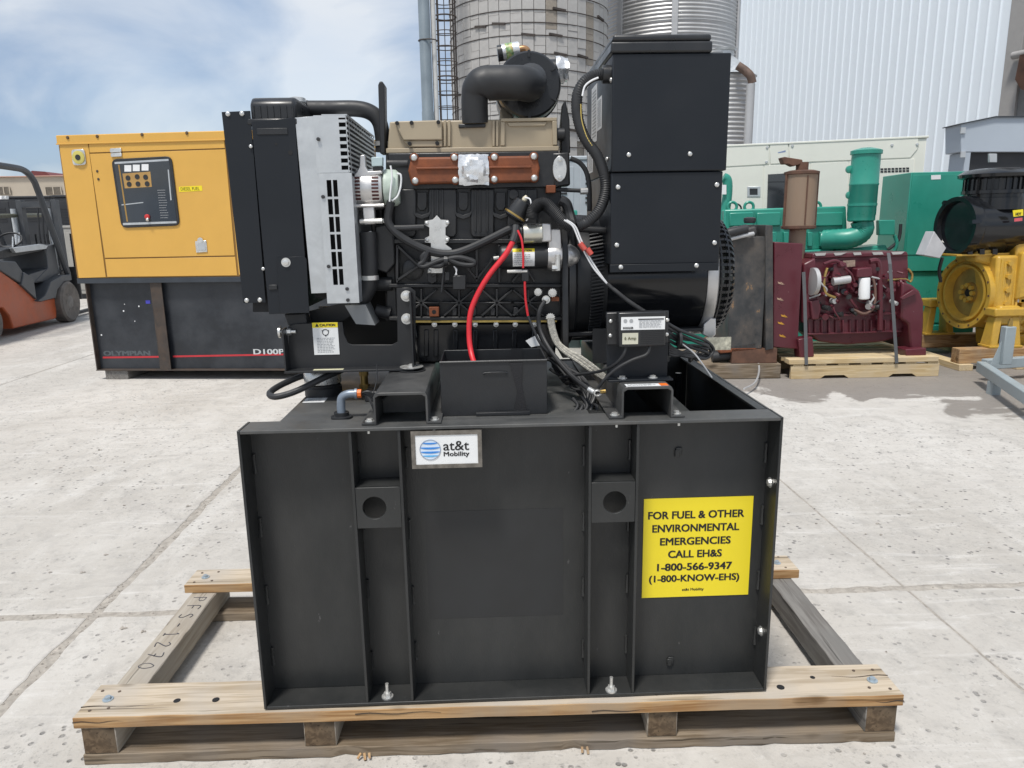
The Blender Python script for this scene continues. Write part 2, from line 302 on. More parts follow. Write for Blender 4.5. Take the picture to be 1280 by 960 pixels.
def concrete():
    m = bpy.data.materials.new('concrete'); m.use_nodes = True; t = m.node_tree; b = t.nodes['Principled BSDF']; L = t.links.new
    def n_(k, **kw):
        x = t.nodes.new(k)
        for a_, b_ in kw.items(): setattr(x, a_, b_)
        return x
    geo = n_('ShaderNodeNewGeometry'); P = geo.outputs['Position']
    def noise(s, d, ro=0.6, dist=0.0, scl=None, rot=0.0):
        x = n_('ShaderNodeTexNoise'); x.inputs['Scale'].default_value = s; x.inputs['Detail'].default_value = d; x.inputs['Roughness'].default_value = ro; x.inputs['Distortion'].default_value = dist
        if scl:
            mp = n_('ShaderNodeMapping'); mp.inputs['Scale'].default_value = scl; mp.inputs['Rotation'].default_value = (0, 0, rot); L(P, mp.inputs[0]); L(mp.outputs[0], x.inputs['Vector'])
        else: L(P, x.inputs['Vector'])
        return x.outputs[0]
    def rng(i, a, b_, c=0.0, d=1.0):
        x = n_('ShaderNodeMapRange'); x.inputs[1].default_value = a; x.inputs[2].default_value = b_; x.inputs[3].default_value = c; x.inputs[4].default_value = d; L(i, x.inputs[0]); return x.outputs[0]
    def mul(a, b_):
        x = n_('ShaderNodeMath', operation='MULTIPLY')
        for i, v in ((0, a), (1, b_)):
            if isinstance(v, float): x.inputs[i].default_value = v
            else: L(v, x.inputs[i])
        return x.outputs[0]
    def mix(f, a, col):
        x = n_('ShaderNodeMix', data_type='RGBA'); L(f, x.inputs[0]); L(a, x.inputs[6]); x.inputs[7].default_value = (*col, 1); return x.outputs[2]
    big = noise(0.45, 8, 0.62, 0.6); fine = noise(7, 9, 0.7, 0.3); streak = noise(1.6, 7, 0.65, 0.8, (1.6, 0.5, 1), 0.9)
    rp = n_('ShaderNodeValToRGB'); e = rp.color_ramp.elements; e[0].position = 0.33; e[1].position = 0.68; e[0].color = (0.405,0.380,0.343,1); e[1].color = (0.555,0.530,0.493,1); L(big, rp.inputs[0])
    c = rp.outputs[0]
    c = mix(rng(streak, 0.50, 0.70, 0, 0.75), c, (0.57,0.55,0.515))
    c = mix(rng(noise(0.9, 8, 0.7, 1.2), 0.55, 0.70, 0, 0.55), c, (0.335,0.315,0.29))
    c = mix(rng(fine, 0.50, 0.68, 0, 0.5), c, (0.31,0.295,0.275))
    worn = rng(noise(0.6, 6, 0.65, 0.9), 0.36, 0.52)
    c = mix(mul(rng(noise(34, 6, 0.75, 0.2), 0.54, 0.66, 0, 0.6), worn), c, (0.25,0.24,0.225))
    c = mix(rng(noise(21, 6, 0.75, 0.2), 0.58, 0.70, 0, 0.4), c, (0.66,0.645,0.62))
    c = mix(rng(noise(3.0, 7, 0.7, 0.6, (0.5, 4.0, 1), -0.25), 0.56, 0.68, 0, 0.5), c, (0.62,0.60,0.57))
    v = n_('ShaderNodeTexVoronoi'); v.inputs['Scale'].default_value = 26; L(P, v.inputs['Vector'])
    pit = mul(rng(v.outputs['Distance'], 0.16, 0.26, 1, 0), mul(rng(noise(9.0, 4, 0.6), 0.48, 0.58), worn))
    c = mix(mul(pit, 0.85), c, (0.15,0.145,0.14))
    v2 = n_('ShaderNodeTexVoronoi'); v2.inputs['Scale'].default_value = 75; L(P, v2.inputs['Vector'])
    pit2 = mul(rng(v2.outputs['Distance'], 0.14, 0.30, 1, 0), mul(rng(noise(5.0, 4, 0.6), 0.44, 0.60), worn))
    c = mix(mul(pit2, 0.55), c, (0.24,0.23,0.215))
    # scrape marks
    c = mix(rng(noise(2.2, 6, 0.7, 0.4, (0.35, 3.5, 1), 0.35), 0.62, 0.72, 0, 0.45), c, (0.29,0.27,0.25))
    # oily damp staining in the machine row, beyond a ragged edge
    sx = n_('ShaderNodeSeparateXYZ'); L(P, sx.inputs[0])
    edge = n_('ShaderNodeMath', operation='ADD'); L(sx.outputs[1], edge.inputs[0]); L(rng(noise(0.9, 6, 0.6, 0.9), 0.3, 0.7, -1.1, 1.1), edge.inputs[1])
    e2 = n_('ShaderNodeMath', operation='ADD'); L(edge.outputs[0], e2.inputs[0]); L(rng(sx.outputs[0], 1.0, 5.0, -1.2, 0.35), e2.inputs[1])
    st = mul(rng(e2.outputs[0], 6.0, 6.2), rng(sx.outputs[0], 0.5, 2.0))
    c = mix(mul(st, 0.80), c, (0.185,0.165,0.148))
    L(c, b.inputs['Base Color']); b.inputs['Specular IOR Level'].default_value = 0.25
    L(rng(st, 0, 1, 0.9, 0.55), b.inputs['Roughness'])
    h = n_('ShaderNodeMath', operation='SUBTRACT'); L(fine, h.inputs[0]); L(pit, h.inputs[1])
    bp = n_('ShaderNodeBump'); bp.inputs['Strength'].default_value = 0.8; bp.inputs['Distance'].default_value = 0.007; L(h.outputs[0], bp.inputs['Height']); L(bp.outputs[0], b.inputs['Normal'])
    return m
MT['concrete'] = concrete()
MT['jointfill'] = mat('joint_grit', (0.36,0.33,0.29), 0.95, var=0.3, scale=30, bump=1.0, bscale=90, dirt=(0.24,0.215,0.185), damt=0.6, dscale=14)
MT['stone'] = mat('grit_stone', (0.33,0.30,0.265), 0.9, var=0.4, scale=30)

# ------------------------------------------------------------------ ground: base sheet and slabs
gr = B(); gr.box(-600, 600, -40, 900, -0.6, -0.0045)
ground = gr.build('ground', MT['jointfill'], None, smooth=0); ground['kind'] = 'structure'
XJ = [-1.70+3.52*k for k in range(-8, 9)]; YJ = [2.92+4.30*k for k in range(-2, 11)]
def jw_x(k):  return 0.023 if k == 8 else (0.006 if k == 9 else 0.009)
def jw_y(k):  return 0.022 if k == 2 else 0.007
for i in range(len(XJ)-1):
    for j in range(len(YJ)-1):
        near = (XJ[i] > -7 and XJ[i] < 5 and YJ[j] < 8)
        x0, x1, y0, y1 = XJ[i]+jw_x(i), XJ[i+1]-jw_x(i+1), YJ[j]+jw_y(j), YJ[j+1]-jw_y(j+1)
        pts = []
        if near:
            rr = random.Random(i*31+j)
            def edge(p, qv, wd):
                n = 70; o = []; a = rr.random()*50
                for k in range(n):
                    t = k/n; s_ = t*12+a
                    amp = wd*(0.08*sin(s_*1.3)+0.10*sin(s_*3.7+1)+0.6*(rr.random()-0.5))
                    o.append((p[0]+(qv[0]-p[0])*t, p[1]+(qv[1]-p[1])*t, amp))
                return o
            for (p, qv, wd, nx, ny) in (((x0,y0),(x1,y0),jw_y(j),0,1),((x1,y0),(x1,y1),jw_x(i+1),-1,0),((x1,y1),(x0,y1),jw_y(j+1),0,-1),((x0,y1),(x0,y0),jw_x(i),1,0)):
                for k, (a, b_, am) in enumerate(edge(p, qv, wd)):
                    am = 0 if k == 0 else max(am, -wd*0.6)
                    pts.append((a+nx*am, b_+ny*am))
        else: pts = [(x0,y0),(x1,y0),(x1,y1),(x0,y1)]
        sb = B(); n = len(pts); cx, cy = (x0+x1)/2, (y0+y1)/2
        ins = [(p[0]+(0.006 if p[0] < cx else -0.006), p[1]+(0.006 if p[1] < cy else -0.006)) for p in pts]
        sb.add([(p[0], p[1], -0.10) for p in pts]+[(p[0], p[1], -0.003) for p in pts]+[(p[0], p[1], 0.0) for p in ins],
               [(k, (k+1) % n, (k+1) % n+n, k+n) for k in range(n)]+[(k+n, (k+1) % n+n, (k+1) % n+2*n, k+2*n) for k in range(n)]+[tuple(range(2*n, 3*n))])
        sb.build('concrete_slab', MT['concrete'], ground, smooth=0)
# loose grit lying in the wide joint and small clods on the slabs
gs = B(); rr = random.Random(3)
def pebble(x, y, z, r):
    vs = [Vector((rr.uniform(-1,1), rr.uniform(-1,1), rr.uniform(-0.6,0.6))).normalized()*r*rr.uniform(0.7,1.2) for _ in range(0)]
    o = [(1,0,0),(0,1,0),(-1,0,0),(0,-1,0),(0,0,0.8),(0,0,-0.6)]
    gs.add([(x+a*r*rr.uniform(0.7,1.3), y+b_*r*rr.uniform(0.7,1.3), z+c*r*rr.uniform(0.6,1.1)) for a, b_, c in o],
           [(0,1,4),(1,2,4),(2,3,4),(3,0,4),(1,0,5),(2,1,5),(3,2,5),(0,3,5)])
for k in range(420): pebble(-1.70+rr.gauss(0,0.022), rr.uniform(0.8,7), -0.003, rr.uniform(0.002,0.007))
for k in range(150): pebble(rr.uniform(-5,3.5), 2.92+rr.gauss(0,0.012), -0.003, rr.uniform(0.002,0.006))
for k in range(170): pebble(rr.uniform(-6,5), 1.6+5.5*rr.random(), 0.002, rr.uniform(0.002,0.0055))
for px_, py_, r_ in ((102,716,0.011),(62,716,0.008),(153,786,0.012),(178,790,0.009),(132,694,0.009),(75,585,0.010),(124,563,0.014),(155,578,0.006),(1096,655,0.010),(1101,669,0.007),(1082,668,0.006),(45,605,0.006),(1020,655,0.006),(235,633,0.012),(210,790,0.008),(155,632,0.007)):
    p = g(px_, py_); pebble(p.x, p.y, 0.003, r_); pebble(p.x+r_, p.y+0.3*r_, 0.002, r_*0.6)
o = gs.build('grit', MT['stone'], None, smooth=0, kind='stuff'); tag(o, 'dark grit and crumbs in the slab joints and on the concrete', 'grit')
# ================================================================== shared small meshes and text
def hexbolt_mesh(name, m, washer=True, r=1.0):
    b = B()                                           # faces -Y, unit head radius
    b.cyl((0,-0.75,0),(0,0,0),1.0,n=6)
    b.cyl((0,-0.85,0),(0,-0.75,0),0.72,0.95,n=12)
    if washer: b.cyl((0,-0.16,0),(0,0.02,0),1.5,n=20)
    return b.mesh(name, m, 30, centre=False)[0]
def roundbolt_mesh(name, m):
    b = B(); b.lathe([(1.0,0),(1.0,0.2),(0.85,0.45),(0.5,0.62),(0.0,0.68)], (0,0,0), (0,-1,0), 16)
    b.cyl((0,-0.72,0),(0,-0.66,0),0.3,n=6)
    return b.mesh(name, m, 40, centre=False)[0]
def starwasher_mesh(name, m):
    b = B(); pts = []
    for i in range(28):
        r_ = 1.45 if i % 2 else 1.15; t = 2*pi*i/28; pts.append((r_*cos(t), r_*sin(t)))
    b.prism(pts, 'y', -0.2, 0.0); b.cyl((0,-0.8,0),(0,-0.2,0),0.95,n=6); b.lathe([(0.7,0),(0.7,0.1),(0,0.12)],(0,-0.8,0),(0,-1,0),12)
    return b.mesh(name, m, 30, centre=False)[0]
BOLT = hexbolt_mesh('hex_bolt', MT['zinc']); SCREW = roundbolt_mesh('round_screw', MT['zinc']); STAR = starwasher_mesh('star_washer', MT['zinc'])
DBOLT = hexbolt_mesh('dark_hex_bolt', mat('dark_bolt', (0.03,0.03,0.032), 0.45, var=0.2), False)
def bolt(parent, x, y, Y, rpx, me=None, name='bolt', rot=(0,0,0)):
    p = q(x, y, Y); return inst(me or BOLT, name, p, parent, rot, rpx*Y/FPX)
FONT_CACHE = {}
def textmesh(body, thick=0.0, shear=0.0):
    key = (body, thick, shear)
    if key in FONT_CACHE: return FONT_CACHE[key]
    cu = bpy.data.curves.new('lettering', 'FONT'); cu.body = body; cu.size = 1.0; cu.offset = thick; cu.shear = shear; cu.resolution_u = 3; cu.extrude = 0.0
    to = bpy.data.objects.new('lettering', cu); COL.objects.link(to)
    bpy.context.view_layer.update()
    me = bpy.data.meshes.new_from_object(to.evaluated_get(bpy.context.evaluated_depsgraph_get()))
    bpy.data.objects.remove(to); vs = [v.co.copy() for v in me.vertices]; fs = [tuple(p.vertices) for p in me.polygons]
    bpy.data.meshes.remove(me)
    lo = Vector((min(v.x for v in vs), min(v.y for v in vs), 0)); hi = Vector((max(v.x for v in vs), max(v.y for v in vs), 0))
    vs = [v-(lo+hi)/2 for v in vs]
    FONT_CACHE[key] = (vs, fs, hi.x-lo.x, hi.y-lo.y); return FONT_CACHE[key]
def text(body, m, parent, c, w, h, xa=(1,0,0), ya=(0,0,1), thick=0.0, shear=0.0, name='lettering', local=False):
    # flat print, centred at c, spanning w x h metres, lying in the plane of xa and ya
    vs, fs, tw, th = textmesh(body, 0.0, shear); bold = thick; nrm = Vector(xa).normalized().cross(Vector(ya).normalized()); xa, ya = Vector(xa).normalized(), Vector(ya).normalized(); c = Vector(c)
    b = B(); ks = (-1, -0.33, 0.33, 1) if bold else (0,)
    for i, k in enumerate(ks):
        for j, l in enumerate((-0.5, 0.5) if bold else (0,)):
            b.add([c+xa*((v.x+k*bold)*w/(tw+2*bold))+ya*((v.y+l*bold)*h/(th+bold))+nrm*(0.00006*(2*i+j)) for v in vs], fs)
    return b.build(name, m, parent, smooth=0, local=local)
def lines(m, parent, c, w, h, rows, xa=(1,0,0), ya=(0,0,1), name='small_print', seed=1, local=False, th=0.45):
    rr = random.Random(seed); b = B(); xa, ya = Vector(xa).normalized(), Vector(ya).normalized(); c = Vector(c)
    for i in range(rows):
        yy = h/2-(i+0.5)*h/rows; x = -w/2
        end = w/2*rr.uniform(0.55, 1.0)
        while x < end:
            l = w*rr.uniform(0.05, 0.16); x2 = min(x+l, end); t = th*h/rows/2
            b.add([c+xa*x+ya*(yy-t), c+xa*x2+ya*(yy-t), c+xa*x2+ya*(yy+t), c+xa*x+ya*(yy+t)], [(0,1,2,3)]); x = x2+w*0.03
    return b.build(name, m, parent, smooth=0, local=local)

# ================================================================== timber pallet under the tank
PR = radians(-0.9)
pallet = thing('timber_skid', 'long weathered timber shipping skid carrying the black generator tank', 'pallet', (0.0, 2.42, 0.0), PR)
def board(name, x0, x1, y0, y1, z0, z1, m, ends=0.004, seed=0, n=26, rag=0.0, axis='x', edge=None):
    # sawn board with slightly uneven edges, local coordinates of the skid
    rr = random.Random(seed); b = B(); sec = []
    for i in range(n+1):
        t = i/n; a = [rr.uniform(-1,1)*0.0012 for _ in range(4)]
        rg = rag*max(0, rr.gauss(0,1)) if rag else 0
        if axis == 'x':
            x = x0+(x1-x0)*t
            sec.append([(x,y0+a[0]+rg,z0+abs(a[1])),(x,y1+a[2],z0),(x,y1+a[2],z1+a[3]),(x,y0+a[0]+rg*0.5,z1+a[3])])
        else:
            y = y0+(y1-y0)*t
            sec.append([(x0+a[0],y,z0),(x1+a[1],y,z0),(x1+a[1],y,z1+a[2]),(x0+a[0],y,z1+a[3])])
    vs = [p for s_ in sec for p in s_]; fs = [(0,1,2,3), tuple(4*n+k for k in (3,2,1,0))]
    for i in range(n):
        for k in range(4): fs.append((4*i+k, 4*i+(k+1) % 4, 4*i+4+(k+1) % 4, 4*i+4+k))
    b.add(vs, fs); o = b.build(name, m, pallet, bevel=0.002, smooth=25, local=True, seg=1)
    if edge:
        o.data.materials.append(edge)
        for p in o.data.polygons:
            if p.normal.y < -0.6: p.material_index = 1
    return o
yF = -0.440                                              # front edge, local
board('deck_board', -1.270, 1.262, yF, yF+0.165, 0.128, 0.166, MT['woodt'], seed=1, edge=MT['woodp'])
board('deck_board', -1.280, 1.276, yF+0.835, yF+0.975, 0.128, 0.166, MT['woodt'], seed=2, edge=MT['woodp'])
board('bottom_board', -1.256, 1.248, yF+0.002, yF+0.150, 0.0, 0.036, MT['wooddx'], seed=3, n=60, rag=0.006)
board('bottom_board', -1.256, 1.248, yF+0.83, yF+0.97, 0.0, 0.036, MT['wooddx'], seed=4)
lb = board('beam', -1.252, -1.150, yF+0.004, yF+0.972, 0.037, 0.127, MT['woodg'], seed=5, axis='y', edge=MT['woode'])
board('beam', 1.150, 1.246, yF+0.004, yF+0.972, 0.037, 0.127, MT['woodd'], seed=6, axis='y', edge=MT['woode'])
board('beam', -0.582, -0.485, yF+0.010, yF+0.972, 0.037, 0.127, MT['woodg'], seed=7, axis='y', edge=MT['woode'])
board('beam', 0.475, 0.565, yF+0.010, yF+0.972, 0.037, 0.127, MT['woodg'], seed=8, axis='y', edge=MT['woode'])
# handwriting on the left beam, read from the right-hand side
Mp = mw(pallet)
MT['pencil'] = mat('marker_pen', (0.06,0.06,0.07), 0.7, var=0.1)
hb = B()
strokes = {'P': [[(0,0),(0,1)],[(0,1),(.5,.95),(.55,.6),(0,.5)]], 'F': [[(0,0),(0,1),(.6,1)],[(0,.5),(.45,.5)]], 'S': [[(.55,.9),(.2,1),(0,.75),(.5,.4),(.45,.05),(0,.1)]],
           '-': [[(.05,.5),(.5,.5)]], '1': [[(.25,0),(.25,1),(.1,.85)],[(.05,0),(.45,0)]], '2': [[(0,.8),(.3,1),(.55,.75),(0,0),(.6,.02)]], '7': [[(0,1),(.6,1),(.2,0)],[(.15,.5),(.5,.5)]], '0': [[(.3,1),(0,.6),(.1,.1),(.45,.05),(.65,.5),(.5,.95),(.3,1)]]}
yy = yF+0.80
for ch in 'PFS-1270':
    for st in strokes[ch]:
        pts = [(-1.228+0.052*(p[1]), yy-0.045*p[0], 0.1276) for p in st]
        P_ = crom(pts, 4)
        for a, b_ in zip(P_[:-1], P_[1:]): hb.bar(a, b_, 0.0035, 0.0012)
    yy -= 0.066
hb.xf(Mp).build('handwriting', MT['pencil'], lb, smooth=0, kind='stuff')
LAG = B(); LAG.cyl((0,0,0),(0,0,0.004),1.6*0.01,n=16); LAG.cyl((0,0,0.004),(0,0,0.012),0.0095,n=6); LAGM = LAG.mesh('lag_bolt', mat('blue_zinc', (0.42,0.49,0.54), 0.4, 0.6, var=0.2), 30, False)[0]
for x, y in ((-1.205, yF+0.085), (1.20, yF+0.075), (-1.215, yF+0.90), (1.205, yF+0.90)): inst(LAGM, 'lag_bolt', (x, y, 0.1655), pallet, (0,0,random.random()), local=True)
for x, y, r_ in ((-0.985, yF+0.07, 0.011), (-0.865, yF+0.07, 0.011), (0.90, yF+0.055, 0.012), (1.02, yF+0.10, 0.008)): B().cyl((x,y,0.15),(x,y,0.1668),r_,n=14).build('nail_hole', MT['void'], pallet, smooth=0, local=True)
NAIL = B(); NAIL.cyl((0,0,0),(0,0,0.0012),0.005,n=10); NAILM = NAIL.mesh('nail_head', mat('rusty_nail', (0.10,0.07,0.05), 0.7), 30, False)[0]
for x in (-1.235, -1.18, -0.56, -0.51, 0.50, 0.545, 1.175, 1.225):
    for y in (yF+0.035, yF+0.13, yF+0.86, yF+0.95): inst(NAILM, 'nail_head', (x+random.uniform(-.012,.012), y+random.uniform(-.01,.01), 0.1664), pallet, local=True)
SPL = mat('split_shadow', (0.045,0.032,0.022), 0.9)
for x, l_, z_ in ((-1.27,0.16,0.150),(1.262,-0.13,0.145),(0.30,0.22,0.139),(-0.42,0.26,0.152)):
    b = B(); pts = [(x+l_*k/6, yF-0.0002, z_+0.003*sin(k*1.7)) for k in range(7)]; b.tube(pts, lambda t: 0.0022*(1-0.85*t), 5, 2); b.build('split', SPL, pallet, local=True)
for y0_, x, l_ in ((yF+0.05,-1.27,0.22),(yF+0.10,1.262,-0.18)):
    b = B(); pts = [(x+l_*k/6, y0_+0.004*sin(k*1.3), 0.1660) for k in range(7)]; b.tube(pts, lambda t: 0.0022*(1-0.85*t), 5, 2); b.build('split', SPL, pallet, local=True)
# loose splinters hanging from the bottom board
sp = B()
for x, l_ in ((0.27,0.035),(0.285,0.05),(-0.41,0.03),(-0.40,0.045),(-0.385,0.03)): sp.bar((x,yF-0.004,0.02),(x+random.uniform(-.01,.01),yF-0.016,0.02-l_*0.35),0.007,0.003)
sp.build('splinters', MT['woodp'], pallet, smooth=0, local=True, kind='stuff')

# ================================================================== black sub-base fuel tank
TZ = 0.170
tank = thing('fuel_tank', 'black steel sub-base fuel tank with ribbed front bolted on the timber skid', 'fuel tank', (0.07, 2.5, TZ))
TX0, TX1, TT = -0.703, 0.840, 1.048
T_ = MT['tank']
B().box(TX0+0.008, TX1-0.008, 2.0900, 2.098, TZ+0.001, TT-0.010).build('front_panel', T_, tank)
B().box(TX0, TX0+0.008, 2.0, 2.10, TZ, TT).build('side_plate', T_, tank, bevel=0.0015)
B().box(TX1-0.008, TX1, 2.0, 2.10, TZ, TT).build('side_plate', T_, tank, bevel=0.0015)
B().box(TX0+0.0085, TX1-0.0085, 2.0, 2.089, TZ, TZ+0.009).build('bottom_flange', T_, tank, bevel=0.0015)
B().box(TX0+0.0085, TX1-0.0085, 1.998, 2.066, TT-0.010, TT).build('top_flange', MT['dust_sheen'], tank, bevel=0.002)
B().box(TX0+0.0085, TX1-0.0085, 2.067, 2.10, TT-0.0095, TT-0.001).build('top_flange', MT['dust_sheen'], tank)
ribs = []
for px_ in (437, 498.5, 738, 798):
    x = q(px_, 545, 2.0).x
    B().box(x-0.004, x+0.004, 2.002, 2.089, TZ+0.0095, TT-0.0105).build('rib', T_, tank, bevel=0.001); ribs.append(x)
for xa, xb, cxp, cyp in ((ribs[0], ribs[1], 468, 635), (ribs[2], ribs[3], 768.5, 628)):
    c = q(cxp, cyp, 2.004); z0, z1 = c.z-0.062, c.z+0.062
    B().holeplate(xa+0.0045, xb-0.0045, z0, z1, c.x, c.z, 0.034, 2.004, 2.014).build('lifting_plate', T_, tank, bevel=0.001)
    B().box(xa+0.0045, xb-0.0045, 2.015, 2.089, z1-0.008, z1).build('lifting_gusset', T_, tank)
# stitch welds in the corners
rr = random.Random(5)
def weld(x, z0, z1, y=2.086, r=0.006):
    pts = []; z = z0
    while z < z1: pts.append((x+rr.uniform(-.001,.001), y, z)); z += 0.006
    w_ = B(); w_.tube(pts, lambda t: r*(1+0.25*sin(t*60)), 6, 1); w_.build('weld_bead', T_, tank)
for x in (TX0+0.012, ribs[0]+0.007, ribs[1]+0.007, ribs[2]-0.007, ribs[3]-0.007, TX1-0.012):
    for k in range(4):
        z = TZ+0.09+k*0.215+rr.uniform(-.02,.02); weld(x, z, z+0.065)
# tank body, open rupture basin on the right
B().box(-0.615, 0.300, 2.101, 2.985, TZ+0.01, TT-0.004).build('tank_top', MT['dust_sheen'], tank, bevel=0.003)
B().box(0.301, 0.829, 2.101, 2.985, TZ+0.01, TZ+0.018).build('basin_floor', T_, tank)
B().box(0.301, 0.829, 2.986, 2.994, TZ+0.01, TT).build('basin_wall', T_, tank)
b = B(); b.box(0.830, 0.838, 2.101, 2.994, TZ+0.01, TT); b.box(0.800, 0.829, 2.104, 2.984, TT-0.008, TT-0.0005); b.build('basin_wall', T_, tank, bevel=0.001)
B().box(0.8405, 0.848, 2.035, 2.98, TZ+0.02, TT-0.03).build('end_plate', T_, tank, bevel=0.0015)
B().cyl((0.745,2.80,TZ+0.02),(0.745,2.80,TT-0.03),0.012,n=12).build('vent_pipe', MT['gloss'], tank)
for px_, py_ in ((484.5, 871), (764, 863)):
    p = g(px_, py_, TZ+0.009)
    s_ = B(); s_.cyl(p, p+Vector((0,0,0.004)), 0.018, n=20); s_.cyl(p+Vector((0,0,0.004)), p+Vector((0,0,0.016)), 0.0115, n=6); s_.cyl(p+Vector((0,0,0.016)), p+Vector((0,0,0.046)), 0.0055, n=12)
    s_.build('hold_down_stud', MT['zinc'], tank)
for px_, py_ in ((960, 604), (947, 790)):
    p = q(px_, py_, 2.045)
    inst(BOLT, 'bolt', (TX1-0.008, 2.05, p.z), tank, (0, 0, radians(-90)), 0.0105)
for px_, py_ in ((847, 566), (837, 827)):
    p = q(px_, py_, 2.089); b = B(); b.box(p.x-0.009, p.x+0.006, 2.083, 2.0898, p.z-0.012, p.z+0.012); b.box(p.x-0.006, p.x+0.012, 2.084, 2.0896, p.z-0.005, p.z+0.018); b.build('weld_pad', T_, tank, bevel=0.002)
# ghost of a removed sticker
a, b_ = q(531, 640, 2.089), q(704, 768, 2.089)
B().box(a.x, b_.x, 2.0892, 2.0899, b_.z, a.z).build('sticker_mark', mat('faded_paint_patch', (0.020,0.021,0.022), 0.5, var=0.2, scale=6), tank)
# yellow sign on the recessed panel
A = q(805, 624, 2.088); Bq = q(935, 743, 2.088)
sx0, sx1, sz0, sz1 = A.x, Bq.x, Bq.z, A.z
ys = B().box(sx0, sx1, 2.0875, 2.0896, sz0, sz1).build('warning_sign', MT['yellow'], tank)
ys['label'] = 'yellow square emergency phone sign with black capitals'
rows = [('FOR FUEL & OTHER', 643, 120), ('ENVIRONMENTAL', 659.5, 109), ('EMERGENCIES', 676, 89), ('CALL EH&S', 692, 68), ('1-800-566-9347', 708, 95), ('(1-800-KNOW-EHS)', 723.5, 115)]
for s_, py_, wpx in rows:
    cxp = 871-(py_-624)*0.033; c = q(cxp, py_, 2.087); text(s_, MT['ink'], ys, c, wpx*2.27/FPX, (10.2 if s_[0] != '(' else 12.4)*2.24/FPX, thick=0.032)
c = q(866, 737, 2.087); text('at&t Mobility', MT['ink'], ys, c, 28*2.24/FPX, 4.6*2.24/FPX, thick=0.02)
# at&t sign in its frame, hung at the front edge
a, b_ = q(513, 540, 1.99), q(603, 584, 1.99)
fx0, fx1, fz0, fz1 = a.x, b_.x, b_.z, min(a.z, TT-0.004)
fr = B(); t_ = 0.0115
fr.box(fx0, fx1, 1.991, 1.9965, fz1-t_, fz1); fr.box(fx0, fx1, 1.991, 1.9965, fz0, fz0+t_); fr.box(fx0, fx0+t_, 1.991, 1.9965, fz0+t_, fz1-t_); fr.box(fx1-t_, fx1, 1.991, 1.9965, fz0+t_, fz1-t_)
sg = fr.build('sign_frame', mat('worn_steel_frame', (0.17,0.155,0.135), 0.5, 0.4, var=0.4, scale=40, bump=0.4), tank)
B().box(fx0+t_, fx1-t_, 1.993, 1.9962, fz0+t_, fz1-t_).build('sign_plate', MT['paper'], sg)
ccx, ccz, rad = fx0+0.053, (fz0+fz1)/2+0.001, 0.0295
gl = B(); gl.lathe([(rad,0),(rad,0.0008)], (ccx,1.993,ccz), (0,-1,0), 40); gl.build('globe_emblem', mat('globe_white_blue', (0.62,0.72,0.82), 0.4, var=0.08), sg)
MT['attblue'] = mat('globe_blue', (0.035,0.22,0.62), 0.4, var=0.25, scale=30); MT['attblue2'] = mat('globe_light_blue', (0.10,0.40,0.72), 0.4, var=0.2, scale=30); MT['attgrey'] = mat('globe_grey', (0.28,0.33,0.42), 0.4, var=0.2, scale=30)
for zc, dz, sag, m_ in ((0.62,0.16,-0.07,'attblue'),(0.16,0.20,-0.08,'attblue'),(-0.26,0.20,-0.07,'attblue'),(-0.64,0.16,-0.05,'attblue2')):
    up_, lo_ = [], []
    for i in range(17):
        u = -1+2*i/16
        wz = sqrt(max(0, 1-min(1,(abs(zc)+0.02))**2))*0.98; x = u*wz
        th_ = dz*(1-u*u)**0.6*0.5; mid = zc+sag*(1-u*u)+0.04
        up_.append((ccx+rad*x, ccz+rad*(mid+th_))); lo_.append((ccx+rad*x, ccz+rad*(mid-th_)))
    pts = up_+lo_[::-1][1:-1]
    B().prism(pts, 'y', 1.9912, 1.9921).build('emblem_band', MT[m_], sg, smooth=0)
rg = B(); rg.tube([(ccx+rad*0.98*cos(t), 1.9918, ccz+rad*0.98*sin(t)) for t in [2*pi*k/40 for k in range(40)]], 0.0011, 5, 1, closed=True); rg.build('emblem_rim', MT['attgrey'], sg)
text('at&t', MT['ink'], sg, (fx0+0.126, 1.9925, ccz+0.0095), 0.073, 0.0275, thick=0.012)
text('Mobility', MT['ink'], sg, (fx0+0.1265, 1.9925, ccz-0.0165), 0.073, 0.0175, thick=0.028)
# hat-section support channels across the tank top
SZ = 1.142
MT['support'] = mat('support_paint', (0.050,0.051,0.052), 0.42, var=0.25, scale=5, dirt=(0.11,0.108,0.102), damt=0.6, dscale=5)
def hat(xl, xr, yl, name='support_channel'):
    t = 0.006; f_ = 0.042
    pts = [(xl-f_,TT+.001),(xl-f_,TT+.001+t),(xl-t,TT+.001+t),(xl-t,SZ-.012),(xl,SZ-t*0.3),(xl+.012,SZ),(xr-.012,SZ),(xr,SZ-t*0.3),(xr+t,SZ-.012),(xr+t,TT+.001+t),(xr+f_,TT+.001+t),(xr+f_,TT+.001),(xr,TT+.001),(xr,SZ-.014),(xr-.010,SZ-t-.002),(xl+.010,SZ-t-.002),(xl,SZ-.014),(xl,TT+.001)]
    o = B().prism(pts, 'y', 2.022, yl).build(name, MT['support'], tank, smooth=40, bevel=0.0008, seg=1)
    for x in (xl-0.022, xr+0.022):
        for yb in (2.046, yl-0.03): inst(BOLT, 'bolt', (x, yb, TT+.001+t), tank, (radians(-90),0,0), 0.0095)
        bb = B(); bb.cyl((x,2.012,TT-0.02),(x,2.012,TT-0.0102),0.004,n=8); bb.build('bolt_end', MT['zinc'], tank)
    return o
hat(-0.318, -0.178, 2.93); B().box(-0.317, -0.179, 2.16, 2.166, TT+0.002, SZ-0.008).build('lit_gap_plate', MT['support'], tank); hat(0.385, 0.520, 2.93)  # plate added in the left channel, stands for the lit tank top seen through
B().box(0.301, 0.345, 2.10, 2.98, TT-0.060, TT-0.004).build('cross_member', T_, tank)
